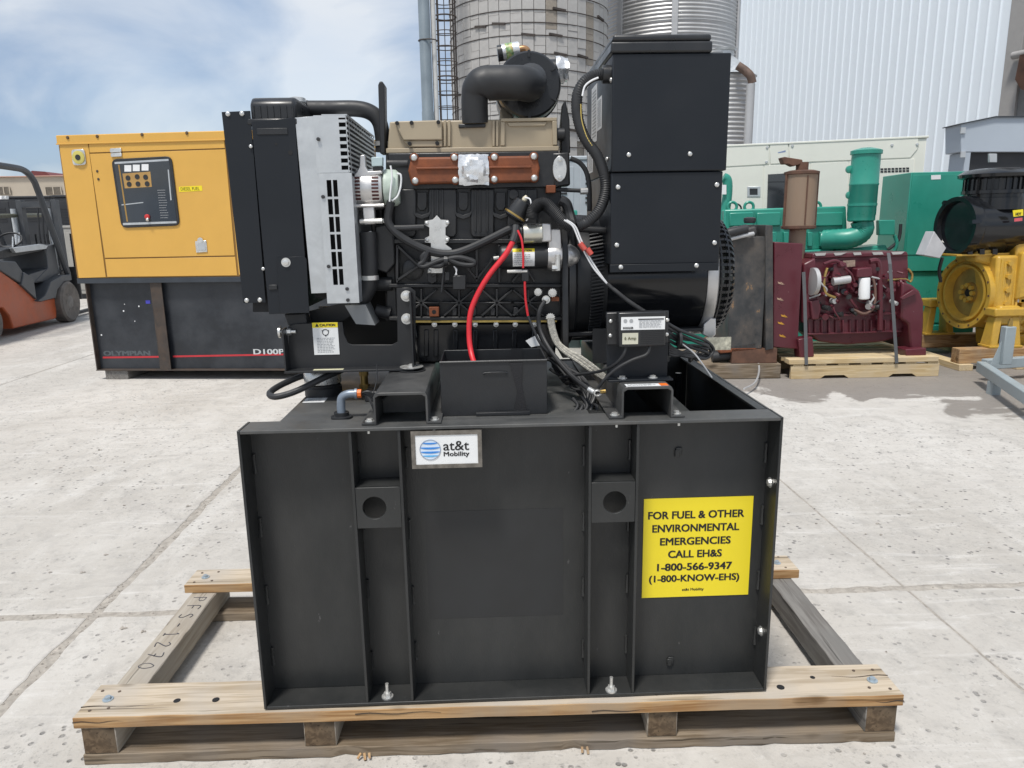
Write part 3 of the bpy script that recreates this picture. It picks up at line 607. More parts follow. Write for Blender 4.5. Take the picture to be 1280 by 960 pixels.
B().box(0.54, 0.60, 2.10, 2.98, TT-0.060, TT-0.004).build('cross_member', T_, tank)
# warning label on the right-hand channel
a, b_ = q(777, 475.5, 2.02), q(836, 484.5, 2.02)
lbx = B(); y0 = 2.03
lbl = lbx.box(0.392, 0.512, 2.026, 2.056, SZ+0.0002, SZ+0.0012).build('warning_label', MT['paper'], tank)
B().box(0.490, 0.5125, 2.0255, 2.0565, SZ+0.0013, SZ+0.0018).build('label_band', MT['orange'], lbl)
lines(MT['inkgrey'], lbl, (0.44,2.041,SZ+0.0016), 0.085, 0.022, 4, (1,0,0), (0,1,0), seed=4)
# filler neck, hose, fittings on the left of the tank top
p = g(404, 492, TT); fx, fy = p.x, p.y
fy = 2.46; fx = q(404, 480, fy).x
fn = B(); fn.lathe([(0.062,0),(0.062,0.028),(0.058,0.032),(0.058,0.038)], (fx,fy,TT-0.004), (0,0,1), 28); fc = fn.build('filler_neck', MT['rubber'], tank)
cp = B(); cp.lathe([(0.055,0),(0.062,0.004),(0.062,0.040),(0.056,0.050),(0.05,0.052)], (fx,fy,TT+0.035), (0,0,1), 28); cp.build('filler_cap', MT['zinc'], tank)
hs = B(); hs.tube([q(428,462,2.40), q(405,472,2.36), q(370,489,2.34), q(345,496,2.33), q(337,492,2.36), q(348,483,2.41), q(372,472,2.47), q(392,466,2.52)], 0.0105, 10, 8); hs.build('breather_hose', MT['rubber'], tank)
MT['blueplastic'] = mat('grey_blue_fitting', (0.20,0.24,0.29), 0.4, 0.3, var=0.2)
p = g(424, 524, TT); ex, ey = p.x+0.002, p.y+0.03
e_ = B(); e_.lathe([(0.032,0),(0.032,0.006),(0.022,0.008),(0.022,0.018)], (ex,ey,TT-0.004), (0,0,1), 24); e_.build('sender_flange', MT['plastic'], tank)
e_ = B(); e_.tube([(ex,ey,TT+0.012),(ex,ey,TT+0.035),(ex+0.004,ey,TT+0.058),(ex+0.022,ey,TT+0.068),(ex+0.045,ey,TT+0.069)], 0.0125, 12, 5); e_.cyl((ex+0.043,ey,TT+0.069),(ex+0.05,ey,TT+0.069),0.016,n=16); e_.build('sender_elbow', MT['blueplastic'], tank)
B().cyl((ex+0.05,ey,TT+0.069),(ex+0.062,ey,TT+0.069),0.013,n=8).build('sender_nut', MT['orange'], tank)
wv = B(); wv.tube([(ex+0.06,ey,TT+.069),(ex+.085,ey-.005,TT+.075),(ex+.10,ey,TT+.055),(ex+.105,ey,TT+.025),(ex+.12,ey+.01,TT+.045),(ex+.14,ey+.02,TT+.06)], 0.004, 6, 6)
wv.tube([(ex+0.06,ey,TT+.069),(ex+.08,ey,TT+.058),(ex+.095,ey-.01,TT+.03),(ex+.10,ey-.01,TT+.012)], 0.004, 6, 6); wv.tube([(ex+.09,ey,TT+.05),(ex+.105,ey+.02,TT+.10),(ex+.108,ey+.03,TT+.15)], 0.002, 6, 6); wv.build('sender_wire', MT['rubber'], tank)
p = g(456, 487, TT); bf = B(); bf.cyl((p.x,p.y,TT-.004),(p.x,p.y,TT+.02),0.018,n=6); bf.cyl((p.x,p.y,TT+.02),(p.x,p.y,TT+.05),0.0135,n=12); bf.cyl((p.x,p.y,TT+.05),(p.x,p.y,TT+.075),0.016,n=6); bf.cyl((p.x,p.y,TT+.075),(p.x,p.y,TT+.12),0.011,n=12); bf.build('brass_fitting', MT['brass'], tank)
p = g(394, 499, TT); l1 = B().box(p.x-0.035, p.x+0.035, p.y-0.03, p.y+0.03, TT-.0038, TT-.0028).build('data_label', MT['paper'], tank)
lines(MT['inkgrey'], l1, (p.x,p.y,TT-.0024), 0.05, 0.04, 5, (1,0,0), (0,1,0), seed=9)
p = g(468, 500, TT); B().box(p.x-0.03, p.x+0.05, p.y-0.01, p.y+0.12, TT-.0038, TT+0.03).build('junction_box', MT['plastic'], tank, bevel=0.003)
# ================================================================== open generator set on the tank
def qx(x, y, X):                     # point of the plane x = X seen at a pixel
    d = ray(x, y); return CP + d*(X/d.x)
gen = thing('generator_set', 'open diesel generator set with black engine, radiator and cabinet mounted on the fuel tank', 'generator', (0.05, 2.6, 1.143))
E_ = MT['engine']; K_ = MT['black']
def pt(x, y, Y): return q(x, y, Y)
def ppath(lst, Y): return [q(p[0], p[1], p[2] if len(p) > 2 else Y) for p in lst]
# ---- skid rails
rail = B(); RY = 2.37
rail.pprism([(360,408),(369,405),(428,402.5),(430,418),(435,429),(440,431),(490,431),(497,427),(496,360),(513,359.5),(519.5,364),(519.5,459),(361,461)], RY, 0.006)
rl = rail.build('skid_rail', K_, gen, bevel=0.0008, seg=1)
a, b_ = q(361, 461, RY), q(519.5, 459, RY)
B().box(a.x, b_.x, RY-0.055, RY-0.0005, 1.146, 1.153).build('skid_flange', K_, gen, bevel=0.001)
B().box(b_.x-0.006, b_.x, RY-0.045, RY-0.001, 1.1535, q(519,364,RY).z).build('skid_flange', K_, gen, bevel=0.001)
B().box(a.x, a.x+0.006, RY-0.05, RY-0.001, 1.1535, q(361,409,RY).z).build('skid_flange', K_, gen, bevel=0.001)
B().box(a.x, 0.66, 2.86, 2.868, 1.146, 1.30).build('skid_rail', K_, gen)
B().box(0.345, 0.60, RY, RY+0.006, 1.146, 1.26).build('skid_rail', K_, gen)
B().box(a.x+0.01, a.x+0.02, RY+0.01, 2.855, 1.15, 1.29).build('skid_crossbar', K_, gen)
for x, y in ((508, 370), (508.5, 398.5)): bolt(gen, x, y, RY, 4.6)
for x, y in ((-0.245, RY-0.03), (0.45, RY-0.03)):
    B().lathe([(0.038,0),(0.038,0.002)], (x,y,1.1535), (0,0,1), 20).build('washer', MT['zinc'], gen)
    inst(BOLT, 'bolt', (x, y, 1.156), gen, (radians(-90),0,0), 0.0095)
# caution label
A, C2 = q(390, 403.5, RY-0.002), q(424.5, 443, RY-0.002)
cs = B().box(A.x, C2.x, RY-0.0015, RY-0.0004, C2.z, A.z).build('caution_label', MT['paper'], gen)
zt = A.z-(A.z-C2.z)*0.155
B().box(A.x, C2.x, RY-0.0022, RY-0.0016, zt, A.z).build('label_band', MT['yellow'], cs)
text('CAUTION', MT['ink'], cs, ((A.x+C2.x)/2+0.008, RY-0.0026, (zt+A.z)/2), (C2.x-A.x)*0.62, 0.0085, thick=0.05)
tr = B(); c0 = Vector((A.x+0.015, RY-0.0026, (zt+A.z)/2)); tr.prism([(c0.x-0.006,c0.z-0.005),(c0.x+0.006,c0.z-0.005),(c0.x,c0.z+0.006)], 'y', RY-0.0027, RY-0.0023); tr.build('warning_triangle', MT['ink'], cs)
cc = Vector(((A.x+C2.x)/2, RY-0.002, A.z-(A.z-C2.z)*0.30)); rg = B(); rg.tube([(cc.x+0.0095*cos(t), RY-0.002, cc.z+0.0095*sin(t)) for t in [2*pi*k/24 for k in range(24)]], 0.0012, 5, 1, closed=True)
rg.build('pictogram', MT['ink'], cs)
for ang in (90+180, 30, 150): 
    t = radians(ang); B().bar((cc.x+0.009*cos(t), RY-0.002, cc.z+0.009*sin(t)), (cc.x+0.0135*cos(t), RY-0.002, cc.z+0.0135*sin(t)), 0.003, 0.001).build('pictogram', MT['ink'], cs)
lines(MT['inkgrey'], cs, ((A.x+C2.x)/2, RY-0.002, A.z-(A.z-C2.z)*0.70), (C2.x-A.x)*0.72, (A.z-C2.z)*0.48, 10, seed=2)
a = q(392, 461, RY-0.04); B().box(a.x, a.x+0.095, RY-0.050, RY-0.032, 1.1532, 1.1540).build('data_label', mat('label_cream', (0.62,0.60,0.40), 0.5), gen)
# rubber mounts
for x in (-0.245,): B().lathe([(0.045,0),(0.045,0.002)], (x,RY-0.03,1.143), (0,0,1), 20).build('mount_pad', MT['rubber'], gen)

# ---- radiator
YR = 2.33
fl = B().pprism([(277,140),(312.5,138.5),(332,378),(304,379)], YR+0.004, 0.004)
radf = fl.build('radiator_flange', MT['cabinet'], gen)
for x, y in ((285,142.5),(302.5,142),(308.5,375.5),(325,375)): bolt(gen, x, y, YR+0.004, 2.9, SCREW, 'screw')
for x, y in ((313.5,183),(329,336)): bolt(gen, x, y, YR, 2.2, SCREW, 'screw')
b = B().pprism([(314,152),(368,147),(386.5,391),(336,393)], YR, 0.006); side = b.build('radiator_side', MT['cabinet'], gen, bevel=0.001, seg=1)
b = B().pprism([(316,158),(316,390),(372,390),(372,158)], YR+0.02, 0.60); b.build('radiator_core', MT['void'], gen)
b = B(); e0, e1 = q(321,160.5,YR), q(360,168,YR); b.box(e0.x, e1.x, YR-0.0025, YR-0.0003, e1.z, e0.z); b.build('embossed_slot', MT['black'], side, bevel=0.0012)
p = q(345,180,YR); B().cyl((p.x,YR-0.0008,p.z),(p.x,YR+0.002,p.z),0.004,n=12).build('hole', MT['void'], side)
p = q(363,191,YR); b = B(); b.lathe([(0.007,0),(0.007,0.001)], (p.x,YR-0.0008,p.z), (0,1,0), 16); b.build('hole', MT['void'], side)
p = q(357.5,328,YR-0.003); inst(BOLT, 'bolt', p, gen, (0,0,0), 0.0095)
b = B().pprism([(346,322),(380,320),(383,324),(386.5,391),(350,392)], YR-0.0035, 0.003); b.build('radiator_plate', MT['cabinet'], side, bevel=0.0006, seg=1)
b = B(); e0, e1 = q(336,356,YR), q(347,362,YR); b.box(e0.x, e1.x, YR-0.004, YR-0.0003, e1.z, e0.z); b.build('embossed_slot', MT['black'], side, bevel=0.0015)
# radiator foot
b = B().pprism([(355,393),(382,392),(384,406),(360,407)], YR+0.05, 0.05); b.build('radiator_foot', MT['rubber'], gen, bevel=0.003)
b = B(); p = q(352,415,YR+0.03); b.cyl(p+Vector((-0.012,0,0)), p+Vector((0.045,0,0)), 0.006, n=10); b.cyl(p+Vector((-0.008,0,0)), p+Vector((-0.001,0,0)), 0.019, n=18); b.cyl(p+Vector((0.016,0,0)), p+Vector((0.030,0,0)), 0.011, n=6); b.build('mount_bolt', MT['zinc'], gen)
b = B().pprism([(386,389),(432,378),(446,372),(452,386),(428,401),(390,404)], YR+0.14, 0.012); b.build('radiator_brace', K_, gen)
# top tank with filler
z0, z1 = q(340,153,YR).z, q(340,121,YR+0.03).z; x0, x1 = q(314,135,YR+0.03).x, q(371,135,YR+0.03).x
b = B(); b.prism([(YR+0.012,z0),(YR+0.012,z1-0.02),(YR+0.035,z1),(YR+0.50,z1),(YR+0.55,z1-0.03),(YR+0.55,z0)], 'x', x0, x1); tt = b.build('top_tank', MT['plastic'], gen, bevel=0.012, seg=3)
b = B(); b.box(x0-0.008, x1+0.004, YR+0.002, YR+0.56, z0-0.006, z0+0.012); b.build('top_tank_seam', MT['plastic'], gen, bevel=0.004)
for i in range(7):
    xx = x0+0.012+i*(x1-x0-0.02)/6; B().box(xx-0.0015, xx+0.0015, YR+0.009, YR+0.013, z0+0.015, z1-0.028).build('tank_rib', MT['plastic'], tt)
b = B(); p = q(380,133,YR+0.2); b.lathe([(0.020,0),(0.020,0.02),(0.026,0.022),(0.026,0.034),(0.018,0.037)], (p.x-0.02,p.y,z1-0.012), (0,0,1), 20); b.build('radiator_cap', MT['zinc'], gen)
b = B(); hp = ppath([(374,136),(410,136),(446,136),(464,141),(474,152),(478,170),(479,190)], 2.56); b.tube(hp, 0.0255, 14, 6); b.build('radiator_hose', MT['rubber'], gen)
for x, y, ax in ((382,136,(1,0,0)),(478.5,180,(0,0,1))):
    p = q(x,y,2.56); d = Vector(ax)*0.007; B().cyl(p-d, p+d, 0.0275, n=20).build('hose_clamp', MT['zinc'], gen)
# galvanised fan shroud
G_ = MT['galv']
B().pprism([(368.5,147),(394,145),(412,366),(389,367)], YR+0.004, 0.003).build('shroud_panel', G_, gen, bevel=0.0008, seg=1)
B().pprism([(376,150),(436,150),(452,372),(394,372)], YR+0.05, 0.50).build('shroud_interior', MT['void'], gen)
xl, xr = q(394,180,YR).x, q(433.5,180,YR).x; zt, zb = q(415,144,YR).z, q(415,216,YR).z
xs_ = q(425,180,YR).x
up_ = B(); up_.box(xl, xs_, YR, YR+0.003, zb, zt)
ns = 8; hh = (zt-zb)/ns
for i in range(ns): 
    z = zb+i*hh; up_.box(xs_, xr, YR, YR+0.003, z, z+hh*0.40)
up_.box(xs_, xr, YR, YR+0.003, zt-hh*0.35, zt)
up_.build('shroud_vent_panel', G_, gen, smooth=0, kind='stuff')
# lower slotted panel: uprights and crossbars around two columns of slots
xl2, xr2 = q(398,217,YR-0.002).x, q(439.5,217,YR-0.002).x; zb2 = q(425,379,YR-0.002).z; zt2 = zb-0.001
ca, cb2, cc_, cd_ = q(408.5,230,YR).x, q(414.5,230,YR).x, q(416.5,230,YR).x, q(422,230,YR).x
y0, y1 = YR-0.003, YR-0.0002
lp = []
lo = B(); zs0, zs1 = q(415,225,YR).z, q(424,356,YR).z
lo.box(xl2, ca, y0, y1, zb2, zt2); lo.box(cb2, cc_, y0, y1, zs1, zs0); lo.box(cd_, xr2, y0, y1, zb2, zt2)
lo.box(ca, cd_, y0, y1, zs0, zt2); lo.box(ca, cd_, y0, y1, zb2, zs1)
for i in range(1, 6):
    z = zs0+(zs1-zs0)*i/6; lo.box(ca, cb2, y0, y1, z-0.0035, z+0.0035); lo.box(cc_, cd_, y0, y1, z-0.0035, z+0.0035)
lo.build('shroud_slot_panel', G_, gen, smooth=0, kind='stuff')
for x, y in ((398,174),(404,246),(411,333),(434,361),(435,375)): bolt(gen, x, y, YR-0.003, 2.3, DBOLT, 'screw')
# mesh guard facing the engine
gx = xr+0.002; gm = B(); ny, nz = 13, 13
for i in range(ny): yy = YR+0.005+i*0.56/(ny-1); gm.box(gx-0.002, gx, yy-0.003, yy+0.003, zb-0.01, zt)
for i in range(nz): z = zb-0.01+(zt-zb+0.01)*i/(nz-1); gm.box(gx+0.0002, gx+0.002, YR+0.002, YR+0.57, z-0.003, z+0.003)
gm.build('fan_guard', G_, gen, smooth=0, kind='stuff')
B().box(xr2-0.003, xr2, YR+0.001, YR+0.52, zb2, zb-0.012).build('shroud_return', G_, gen)
B().box(xl2+0.02, xr2-0.004, YR+0.001, YR+0.55, zt+0.0005, zt+0.003).build('shroud_top', G_, gen)
b = B().pprism([(431,382),(457,381),(469,406.5),(445,405)], YR+0.03, 0.10); b.build('shroud_bracket', mat('dull_galvanised', (0.22,0.23,0.235), 0.5, 0.4), gen)
b = B(); b.tube(ppath([(460,290),(461,305),(462,340),(460,360),(452,373),(438,378)], 2.41), 0.0265, 14, 6); b.build('lower_hose', MT['rubber'], gen)
p = q(462.5,347,2.41); B().cyl(p-Vector((0,0,.007)), p+Vector((0,0,.007)), 0.0285, n=22).build('hose_clamp', MT['zinc'], gen)

# ---- engine block
YE = 2.44
eb = B(); a, b_ = q(486,233,YE), q(703,400,YE); eb.box(a.x, b_.x, YE+0.025, YE+0.38, b_.z, a.z); blk = eb.build('engine_block', E_, gen, bevel=0.004)
hd = B(); a, b_ = q(484,191,YE), q(699,234,YE); hd.box(a.x, b_.x, YE+0.012, YE+0.36, b_.z, a.z); head = hd.build('cylinder_head', E_, gen, bevel=0.004)
def casting(name, pts, Y, dep, bev=0.003): return B().pprism(pts, Y, dep).build(name, E_, blk, bevel=bev)
# coolant jacket pads with arched pockets
for (xa, xb) in ((492,520),(535,571),(588,618),(634,672)):
    casting('jacket_pad', [(xa,236),(xb,236),(xb,292),(xb-3,297),(xa+3,297),(xa,292)], YE+0.008, 0.018, 0.005)
for cxp in (527.5, 579, 626):
    casting('jacket_pocket', [(cxp-6,240),(cxp+6,240),(cxp+6,258),(cxp+3,263),(cxp-3,263),(cxp-6,258)], YE+0.012, 0.014, 0.002)
    casting('jacket_arch', [(cxp-11,262),(cxp-8,266),(cxp,269),(cxp+8,266),(cxp+11,262),(cxp+11,266),(cxp+8,271),(cxp,274),(cxp-8,271),(cxp-11,266)], YE+0.006, 0.02, 0.001)
for x in (541,547,553,594,600,609,649,658): casting('rib', [(x-1.2,237),(x+1.2,237),(x+1.2,290),(x-1.2,290)], YE+0.003, 0.008, 0.001)
p = q(642,243,YE); B().cyl((p.x,YE-0.002,p.z),(p.x,YE+0.02,p.z),0.016,n=20).build('core_plug', E_, blk, bevel=0.002)
for (ya, yb) in ((299,304.5),(355,359.5),(396,400.5)): casting('ledge', [(486,ya),(703,ya),(703,yb),(486,yb)], YE-0.004 if ya < 390 else YE-0.010, 0.03, 0.002)
def ribbar(xa, ya, xb, yb, wd=3.2, Y=YE+0.002):
    p0, p1 = q(xa,ya,Y), q(xb,yb,Y); B().bar(p0, p1, 0.030, wd*Y/FPX, upv=(p1-p0).cross(Vector((0,1,0)))).build('rib', E_, blk, bevel=0.0012, seg=1)
for seg_ in ((497,307,527,335),(497,350,527,330),(572,320,596,349),(596,349,620,318),(596,306,596,352),(624,306,624,353),(497,306,497,353),(540,345,572,322),(640,306,668,352),(668,320,640,352)): ribbar(*seg_)
for cxp in (527, 574, 621, 660):
    for dx_, dy_ in ((-21,-17),(21,-17),(-21,17),(21,17)): ribbar(cxp, 378, cxp+dx_*0.9, 378+dy_*0.95, 2.6)
    ribbar(cxp, 361, cxp, 395, 2.4); p = q(cxp,378,YE); B().cyl((p.x,YE-0.012,p.z),(p.x,YE+0.02,p.z),0.010,n=14).build('rib_hub', E_, blk)
    ribbar(cxp-22, 378, cxp+22, 378, 2.0)
for xp in (536, 568, 592, 616, 645):
    casting('bolt_boss', [(xp-3.2,384),(xp+3.2,384),(xp+3.2,395),(xp-3.2,395)], YE-0.008, 0.03, 0.003)
B().pprism([(534,342),(540,338),(546,342),(546,352),(540,355),(534,352)], YE-0.004, 0.02).build('core_plug', E_, blk, bevel=0.002)
b = B(); a, b_ = q(503,329,YE), q(527,346,YE); c = (a+b_)/2; b.lathe([(0.034,0),(0.034,0.008),(0.028,0.011)], (c.x,YE+0.015,c.z), (0,-1,0), 20); b.build('cover_plate', E_, blk)
p = q(543,389,YE); b = B(); b.box(p.x-.016,p.x+.016,YE-0.02,YE+0.02,p.z-.016,p.z+.016); b.build('rusty_lug', MT['rust'], blk, bevel=0.002); p2 = p; B().cyl((p.x,YE-0.0205,p.z),(p.x,YE-0.01,p.z),0.007,n=14).build('lug_hole', MT['void'], blk)
# gasket line and oil pan
b = B().pprism([(512,401),(696,400.5),(696,402.6),(512,403.4)], YE-0.012, 0.03); b.build('pan_gasket', mat('gasket_sealant', (0.30,0.22,0.06), 0.5, var=0.4, scale=30), blk)
for x in (543,568.5,594,620,644,668): bolt(blk, x, 405.5, YE-0.006, 2.2, None, 'bolt')
b = B().pprism([(516,404),(696,402.5),(694,452),(522,454)], YE+0.01, 0.33); pan = b.build('oil_pan', MT['gloss'], gen, bevel=0.008)
for x in (533,545,569,594,619,643,668): b = B().pprism([(x-3,412),(x+3,412),(x+3,446),(x-3,446)], YE+0.004, 0.01); b.build('pan_rib', MT['gloss'], pan, bevel=0.003)
# front timing cover and lower brackets at the fan end
b = B().pprism([(482,190),(503,190),(505,400),(482,402)], YE+0.03, 0.32); b.build('timing_cover', E_, gen, bevel=0.006)
b = B().pprism([(468,282),(492,279),(494,330),(484,342),(470,338)], YE-0.01, 0.05); b.build('water_pump', E_, gen, bevel=0.006)
for x, y in ((463,292),(467,326),(481,276)): bolt(gen, x, y, YE-0.012, 2.0, None, 'bolt')
for (xa, ya, xb, yb, r_) in ((470,310,488,310,0.018),(468,355,490,355,0.022),(484,205,510,205,0.014),(470,388,488,392,0.02)):
    p0, p1 = q(xa,ya,YE+0.02), q(xb,yb,YE+0.02); B().cyl(p0, p1, r_, n=14).build('coolant_pipe', MT['rubber'], gen)
b = B(); p = q(474,320,YE+0.1); b.cyl((p.x-0.018,p.y,p.z),(p.x+0.012,p.y,p.z),0.055,n=28); b.build('crank_pulley', E_, gen, bevel=0.003)
bt = B(); bt.tube([(p.x,p.y+0.055,p.z),(p.x,p.y,p.z-0.056),(p.x,p.y-0.055,p.z),(p.x,q(450,250,YE).y-0.02,q(450,262,YE).z),(p.x,q(450,230,YE).y+0.05,q(450,225,YE).z),(p.x,p.y+0.10,q(450,215,YE).z)], 0.007, 6, 4, closed=True); bt.build('drive_belt', MT['rubber'], gen)
B().pprism([(462,255),(500,255),(500,402),(462,402)], 2.78, 0.02).build('gap_blocker', MT['void'], gen)  # added dark sheet, hides the bright background showing through the gap
# rocker cover
YC = 2.47; BG = MT['beige']
b = B().pprism([(487,152),(696,147.5),(697,187),(484,190)], YC, 0.24); rc = b.build('rocker_cover', BG, gen, bevel=0.005, seg=3)
B().pprism([(482.5,185.5),(698.5,182.5),(698.5,188.5),(482.5,191.5)], YC-0.012, 0.26).build('cover_flange', BG, rc, bevel=0.002)
B().pprism([(492.5,151.5),(552,150),(553,175),(504,175.5)], YC-0.020, 0.03).build('cover_boss', BG, rc, bevel=0.004, seg=3)
B().pprism([(504,175.8),(553,175.2),(553,183.5),(512,184)], YC-0.014, 0.02).build('cover_step', BG, rc, bevel=0.003)
for x in (556,561.5,617,621.5): B().pprism([(x-1.6,150),(x+1.6,150),(x+1.6,183),(x-1.6,183)], YC-0.010, 0.02).build('cover_rib', BG, rc, bevel=0.002)
for pts in ([(626,148),(696,146.8),(696,151),(626,152)], [(626,152.3),(631,152.2),(631,182),(626,182)], [(690.5,151.2),(696,151.1),(696.5,181),(691,181)]):
    B().pprism(pts, YC-0.010, 0.02).build('cover_rib', BG, rc, bevel=0.0015)
B().pprism([(634,153.5),(684,152.5),(681,157),(637,158)], YC-0.006, 0.012).build('cover_lip', BG, rc, bevel=0.001)
for x, y in ((496.5,154),(514.5,153.5),(548,152.8),(512,179.5),(546.5,179)):
    p = q(x, y, YC-0.021); B().cyl((p.x,YC-0.024,p.z),(p.x,YC-0.012,p.z),0.0062,n=14).build('cover_bolt', MT['void'], rc)
B().pprism([(573,155),(607,154),(607,159),(573,160)], YC-0.012, 0.07).build('intake_flange', MT['plastic'], gen, bevel=0.003)
# exhaust manifold, rust brown, with taped outlet
YM = 2.415; RU = MT['rust']
b = B().pprism([(513,200),(520,196.5),(664,194.5),(672,197),(675,210),(673,224),(666,227.5),(520,230),(513,227),(510,213)], YM+0.004, 0.05); man = b.build('exhaust_manifold', RU, gen, bevel=0.007, seg=3)
B().pprism([(520,209),(664,207),(664,210),(520,212)], YM-0.003, 0.02).build('manifold_rib', RU, man, bevel=0.002)
for x, y in ((517.5,197),(568,197),(618,196.5),(667.5,195.5),(519,226),(569,225),(618,224),(668,222.5)):
    p = q(x,y,YM); B().lathe([(0.0145,0),(0.0145,0.012),(0.012,0.016)], (p.x,YM+0.018,p.z), (0,-1,0), 18).build('manifold_boss', RU, man)
    inst(SCREW, 'bolt', (p.x,YM+0.003,p.z), man, (0,random.random(),0), 0.0105)
rr = random.Random(11); tp = B(); nx_, nz_ = 12, 12; c0 = q(592,212,YM-0.008)
vs = []
for i in range(nx_):
    for j in range(nz_):
        u, v = i/(nx_-1)*2-1, j/(nz_-1)*2-1; d = sqrt(u*u+v*v)
        vs.append((c0.x+u*0.047+rr.uniform(-.002,.002), YM-0.008+0.014*max(0,d-0.75)+rr.uniform(-.0016,.0016)-(0.006 if d < 0.72 else 0), c0.z+v*0.047+rr.uniform(-.002,.002)))
fs = [(i*nz_+j,(i+1)*nz_+j,(i+1)*nz_+j+1,i*nz_+j+1) for i in range(nx_-1) for j in range(nz_-1)]
tp.add(vs, fs); tp.build('foil_tape', MT['tape'], man, smooth=20)
B().lathe([(0.040,0),(0.040,0.010),(0.034,0.012)], (c0.x,YM+0.008,c0.z), (0,-1,0), 24).build('outlet_flange', MT['tape'], man)
# coolant outlet cover on the right of the head
b = B().pprism([(690,191),(712,190),(713,232),(692,234)], YE+0.01, 0.08); b.build('water_outlet', E_, gen, bevel=0.006)
pts = [(699.8+8.8*cos(t)*(1 if abs(sin(t)) < 0.8 else 0.85), 211+16.5*sin(t)) for t in [2*pi*k/24 for k in range(24)]]
cv = B().pprism(pts, YE-0.004, 0.012).build('cover_plate', MT['zinc'], gen, bevel=0.0015)
for y in (199.5, 222): bolt(cv, 700, y, YE-0.004, 2.6)
p = q(688,236.5,YE); b = B(); b.box(p.x-.014,p.x+.016,YE-0.012,YE+0.03,p.z-.012,p.z+.012); b.build('rusty_lug', RU, gen, bevel=0.002)
B().cyl(q(695,237,YE+0.02), q(728,238.5,YE+0.02), 0.0065, n=10).build('link_rod', MT['rubber'], gen)
b = B(); p = q(730,239,YE+0.02); b.cyl(p-Vector((.012,0,0)), p+Vector((.012,0,0)), 0.011, n=8); b.build('rod_end', MT['zinc'], gen)
# lifting eyes
b = B().pprism([(472.5,106),(474.5,101.5),(478,101.5),(480.5,106),(481.5,192),(475,192)], YE+0.05, 0.06); b.build('lifting_eye', K_, gen, bevel=0.003)
b = B().pprism([(701,160),(704,130),(707,124),(712,150),(713,191),(702,192)], YE+0.05, 0.06); b.build('lifting_eye', K_, gen, bevel=0.003)
p = q(705,168,YE+0.05); B().cyl(p+Vector((-.03,-.002,0)), p+Vector((0,-.002,0)), 0.02, n=12).build('lifting_eye_bolt', K_, gen)
# ---- intake elbow and air cleaner
R1 = 0.0525
c_ = q(661,107,2.62); ax, az = c_.x, c_.z
yt = 2.46; lft = q(593,104,yt)
zt_ = lft.z
path = [(ax+0.004,2.66,az+0.004),(ax+0.004,2.56,az+0.006),(ax-0.006,2.50,zt_+0.001),(ax-0.035,yt+0.005,zt_),(ax-0.08,yt,zt_),(lft.x+0.06,yt,zt_),(lft.x+0.028,yt,zt_-0.003),(lft.x+0.004,yt+0.004,zt_-0.022),(lft.x-0.001,yt+0.01,zt_-0.055),(lft.x-0.001,yt+0.02,q(592,152,yt).z)]
b = B(); b.tube(path, lambda t: R1 if t < 0.70 else R1-0.010*min(1,(t-0.70)/0.12), 22, 8); b.build('intake_elbow', MT['rubber'], gen, smooth=60)
ac = B(); ac.lathe([(0.050,-0.02),(0.052,0.0),(0.100,0.0),(0.106,0.006),(0.108,0.02),(0.108,0.075),(0.104,0.08),(0.104,0.09),(0.112,0.092),(0.112,0.105),(0.104,0.108),(0.104,0.37),(0.09,0.39),(0.0,0.39)], (ax,2.60,az), (0,1,0), 48); acl = ac.build('air_cleaner', MT['plastic'], gen)
for k in range(5): 
    t = radians(-150+k*60); B().bar((ax+0.085*cos(t),2.598,az+0.085*sin(t)), (ax+0.107*cos(t),2.598,az+0.107*sin(t)), 0.008, 0.006).build('cover_rib', MT['plastic'], acl)
b = B(); p0, p1 = q(676,90,2.72), q(699,89,2.72); b.cyl(p0, p1, 0.040, n=24); b.build('air_inlet', MT['plastic'], acl)
tb = B(); rr = random.Random(4); p0, p1 = q(695,89,2.71), q(710,88,2.70); n = 14
prof = [];
vs = []; 
for i in range(5):
    t = i/4; c = p0.lerp(p1, t)
    for k in range(n):
        a = 2*pi*k/n; r_ = (0.044-0.006*t)*(1+rr.uniform(-.16,.16)); vs.append((c.x+rr.uniform(-.004,.004), c.y+r_*cos(a), c.z+r_*sin(a)))
fs = [(i*n+k, i*n+(k+1) % n, (i+1)*n+(k+1) % n, (i+1)*n+k) for i in range(4) for k in range(n)]+[tuple(range(4*n,5*n))]
tb.add(vs, fs); tb.build('foil_tape', MT['tape'], acl, smooth=20)
b = B(); b.tube(ppath([(660,78),(660,66),(656,61),(648,62)], 2.68), 0.0115, 12, 5); b.build('brass_elbow', mat('copper_brass', (0.42,0.24,0.12), 0.35, 0.6), acl)
p0, p1 = q(628,66,2.68), q(649,62,2.68); b = B(); b.cyl(p0, p1, 0.027, n=20); ind = b.build('restriction_indicator', MT['tape'], acl)
b = B(); b.cyl(q(622,67,2.68), q(630,66,2.68), 0.026, n=20); b.build('indicator_cap', MT['plastic'], acl)
MT['rainbow'] = mat('indicator_print', (0.25,0.45,0.20), 0.4, var=0.8, scale=60, dirt=(0.65,0.25,0.10), damt=0.9, dscale=50)
b = B(); b.cyl(q(632,65.4,2.68), q(641,63.6,2.68), 0.0275, n=20); b.build('indicator_band', MT['rainbow'], acl)
b = B().pprism([(625,140),(632,118),(640,112),(640,150),(625,150)], 2.66, 0.2); b.build('air_cleaner_bracket', mat('olive_bracket', (0.12,0.11,0.09), 0.5), gen)
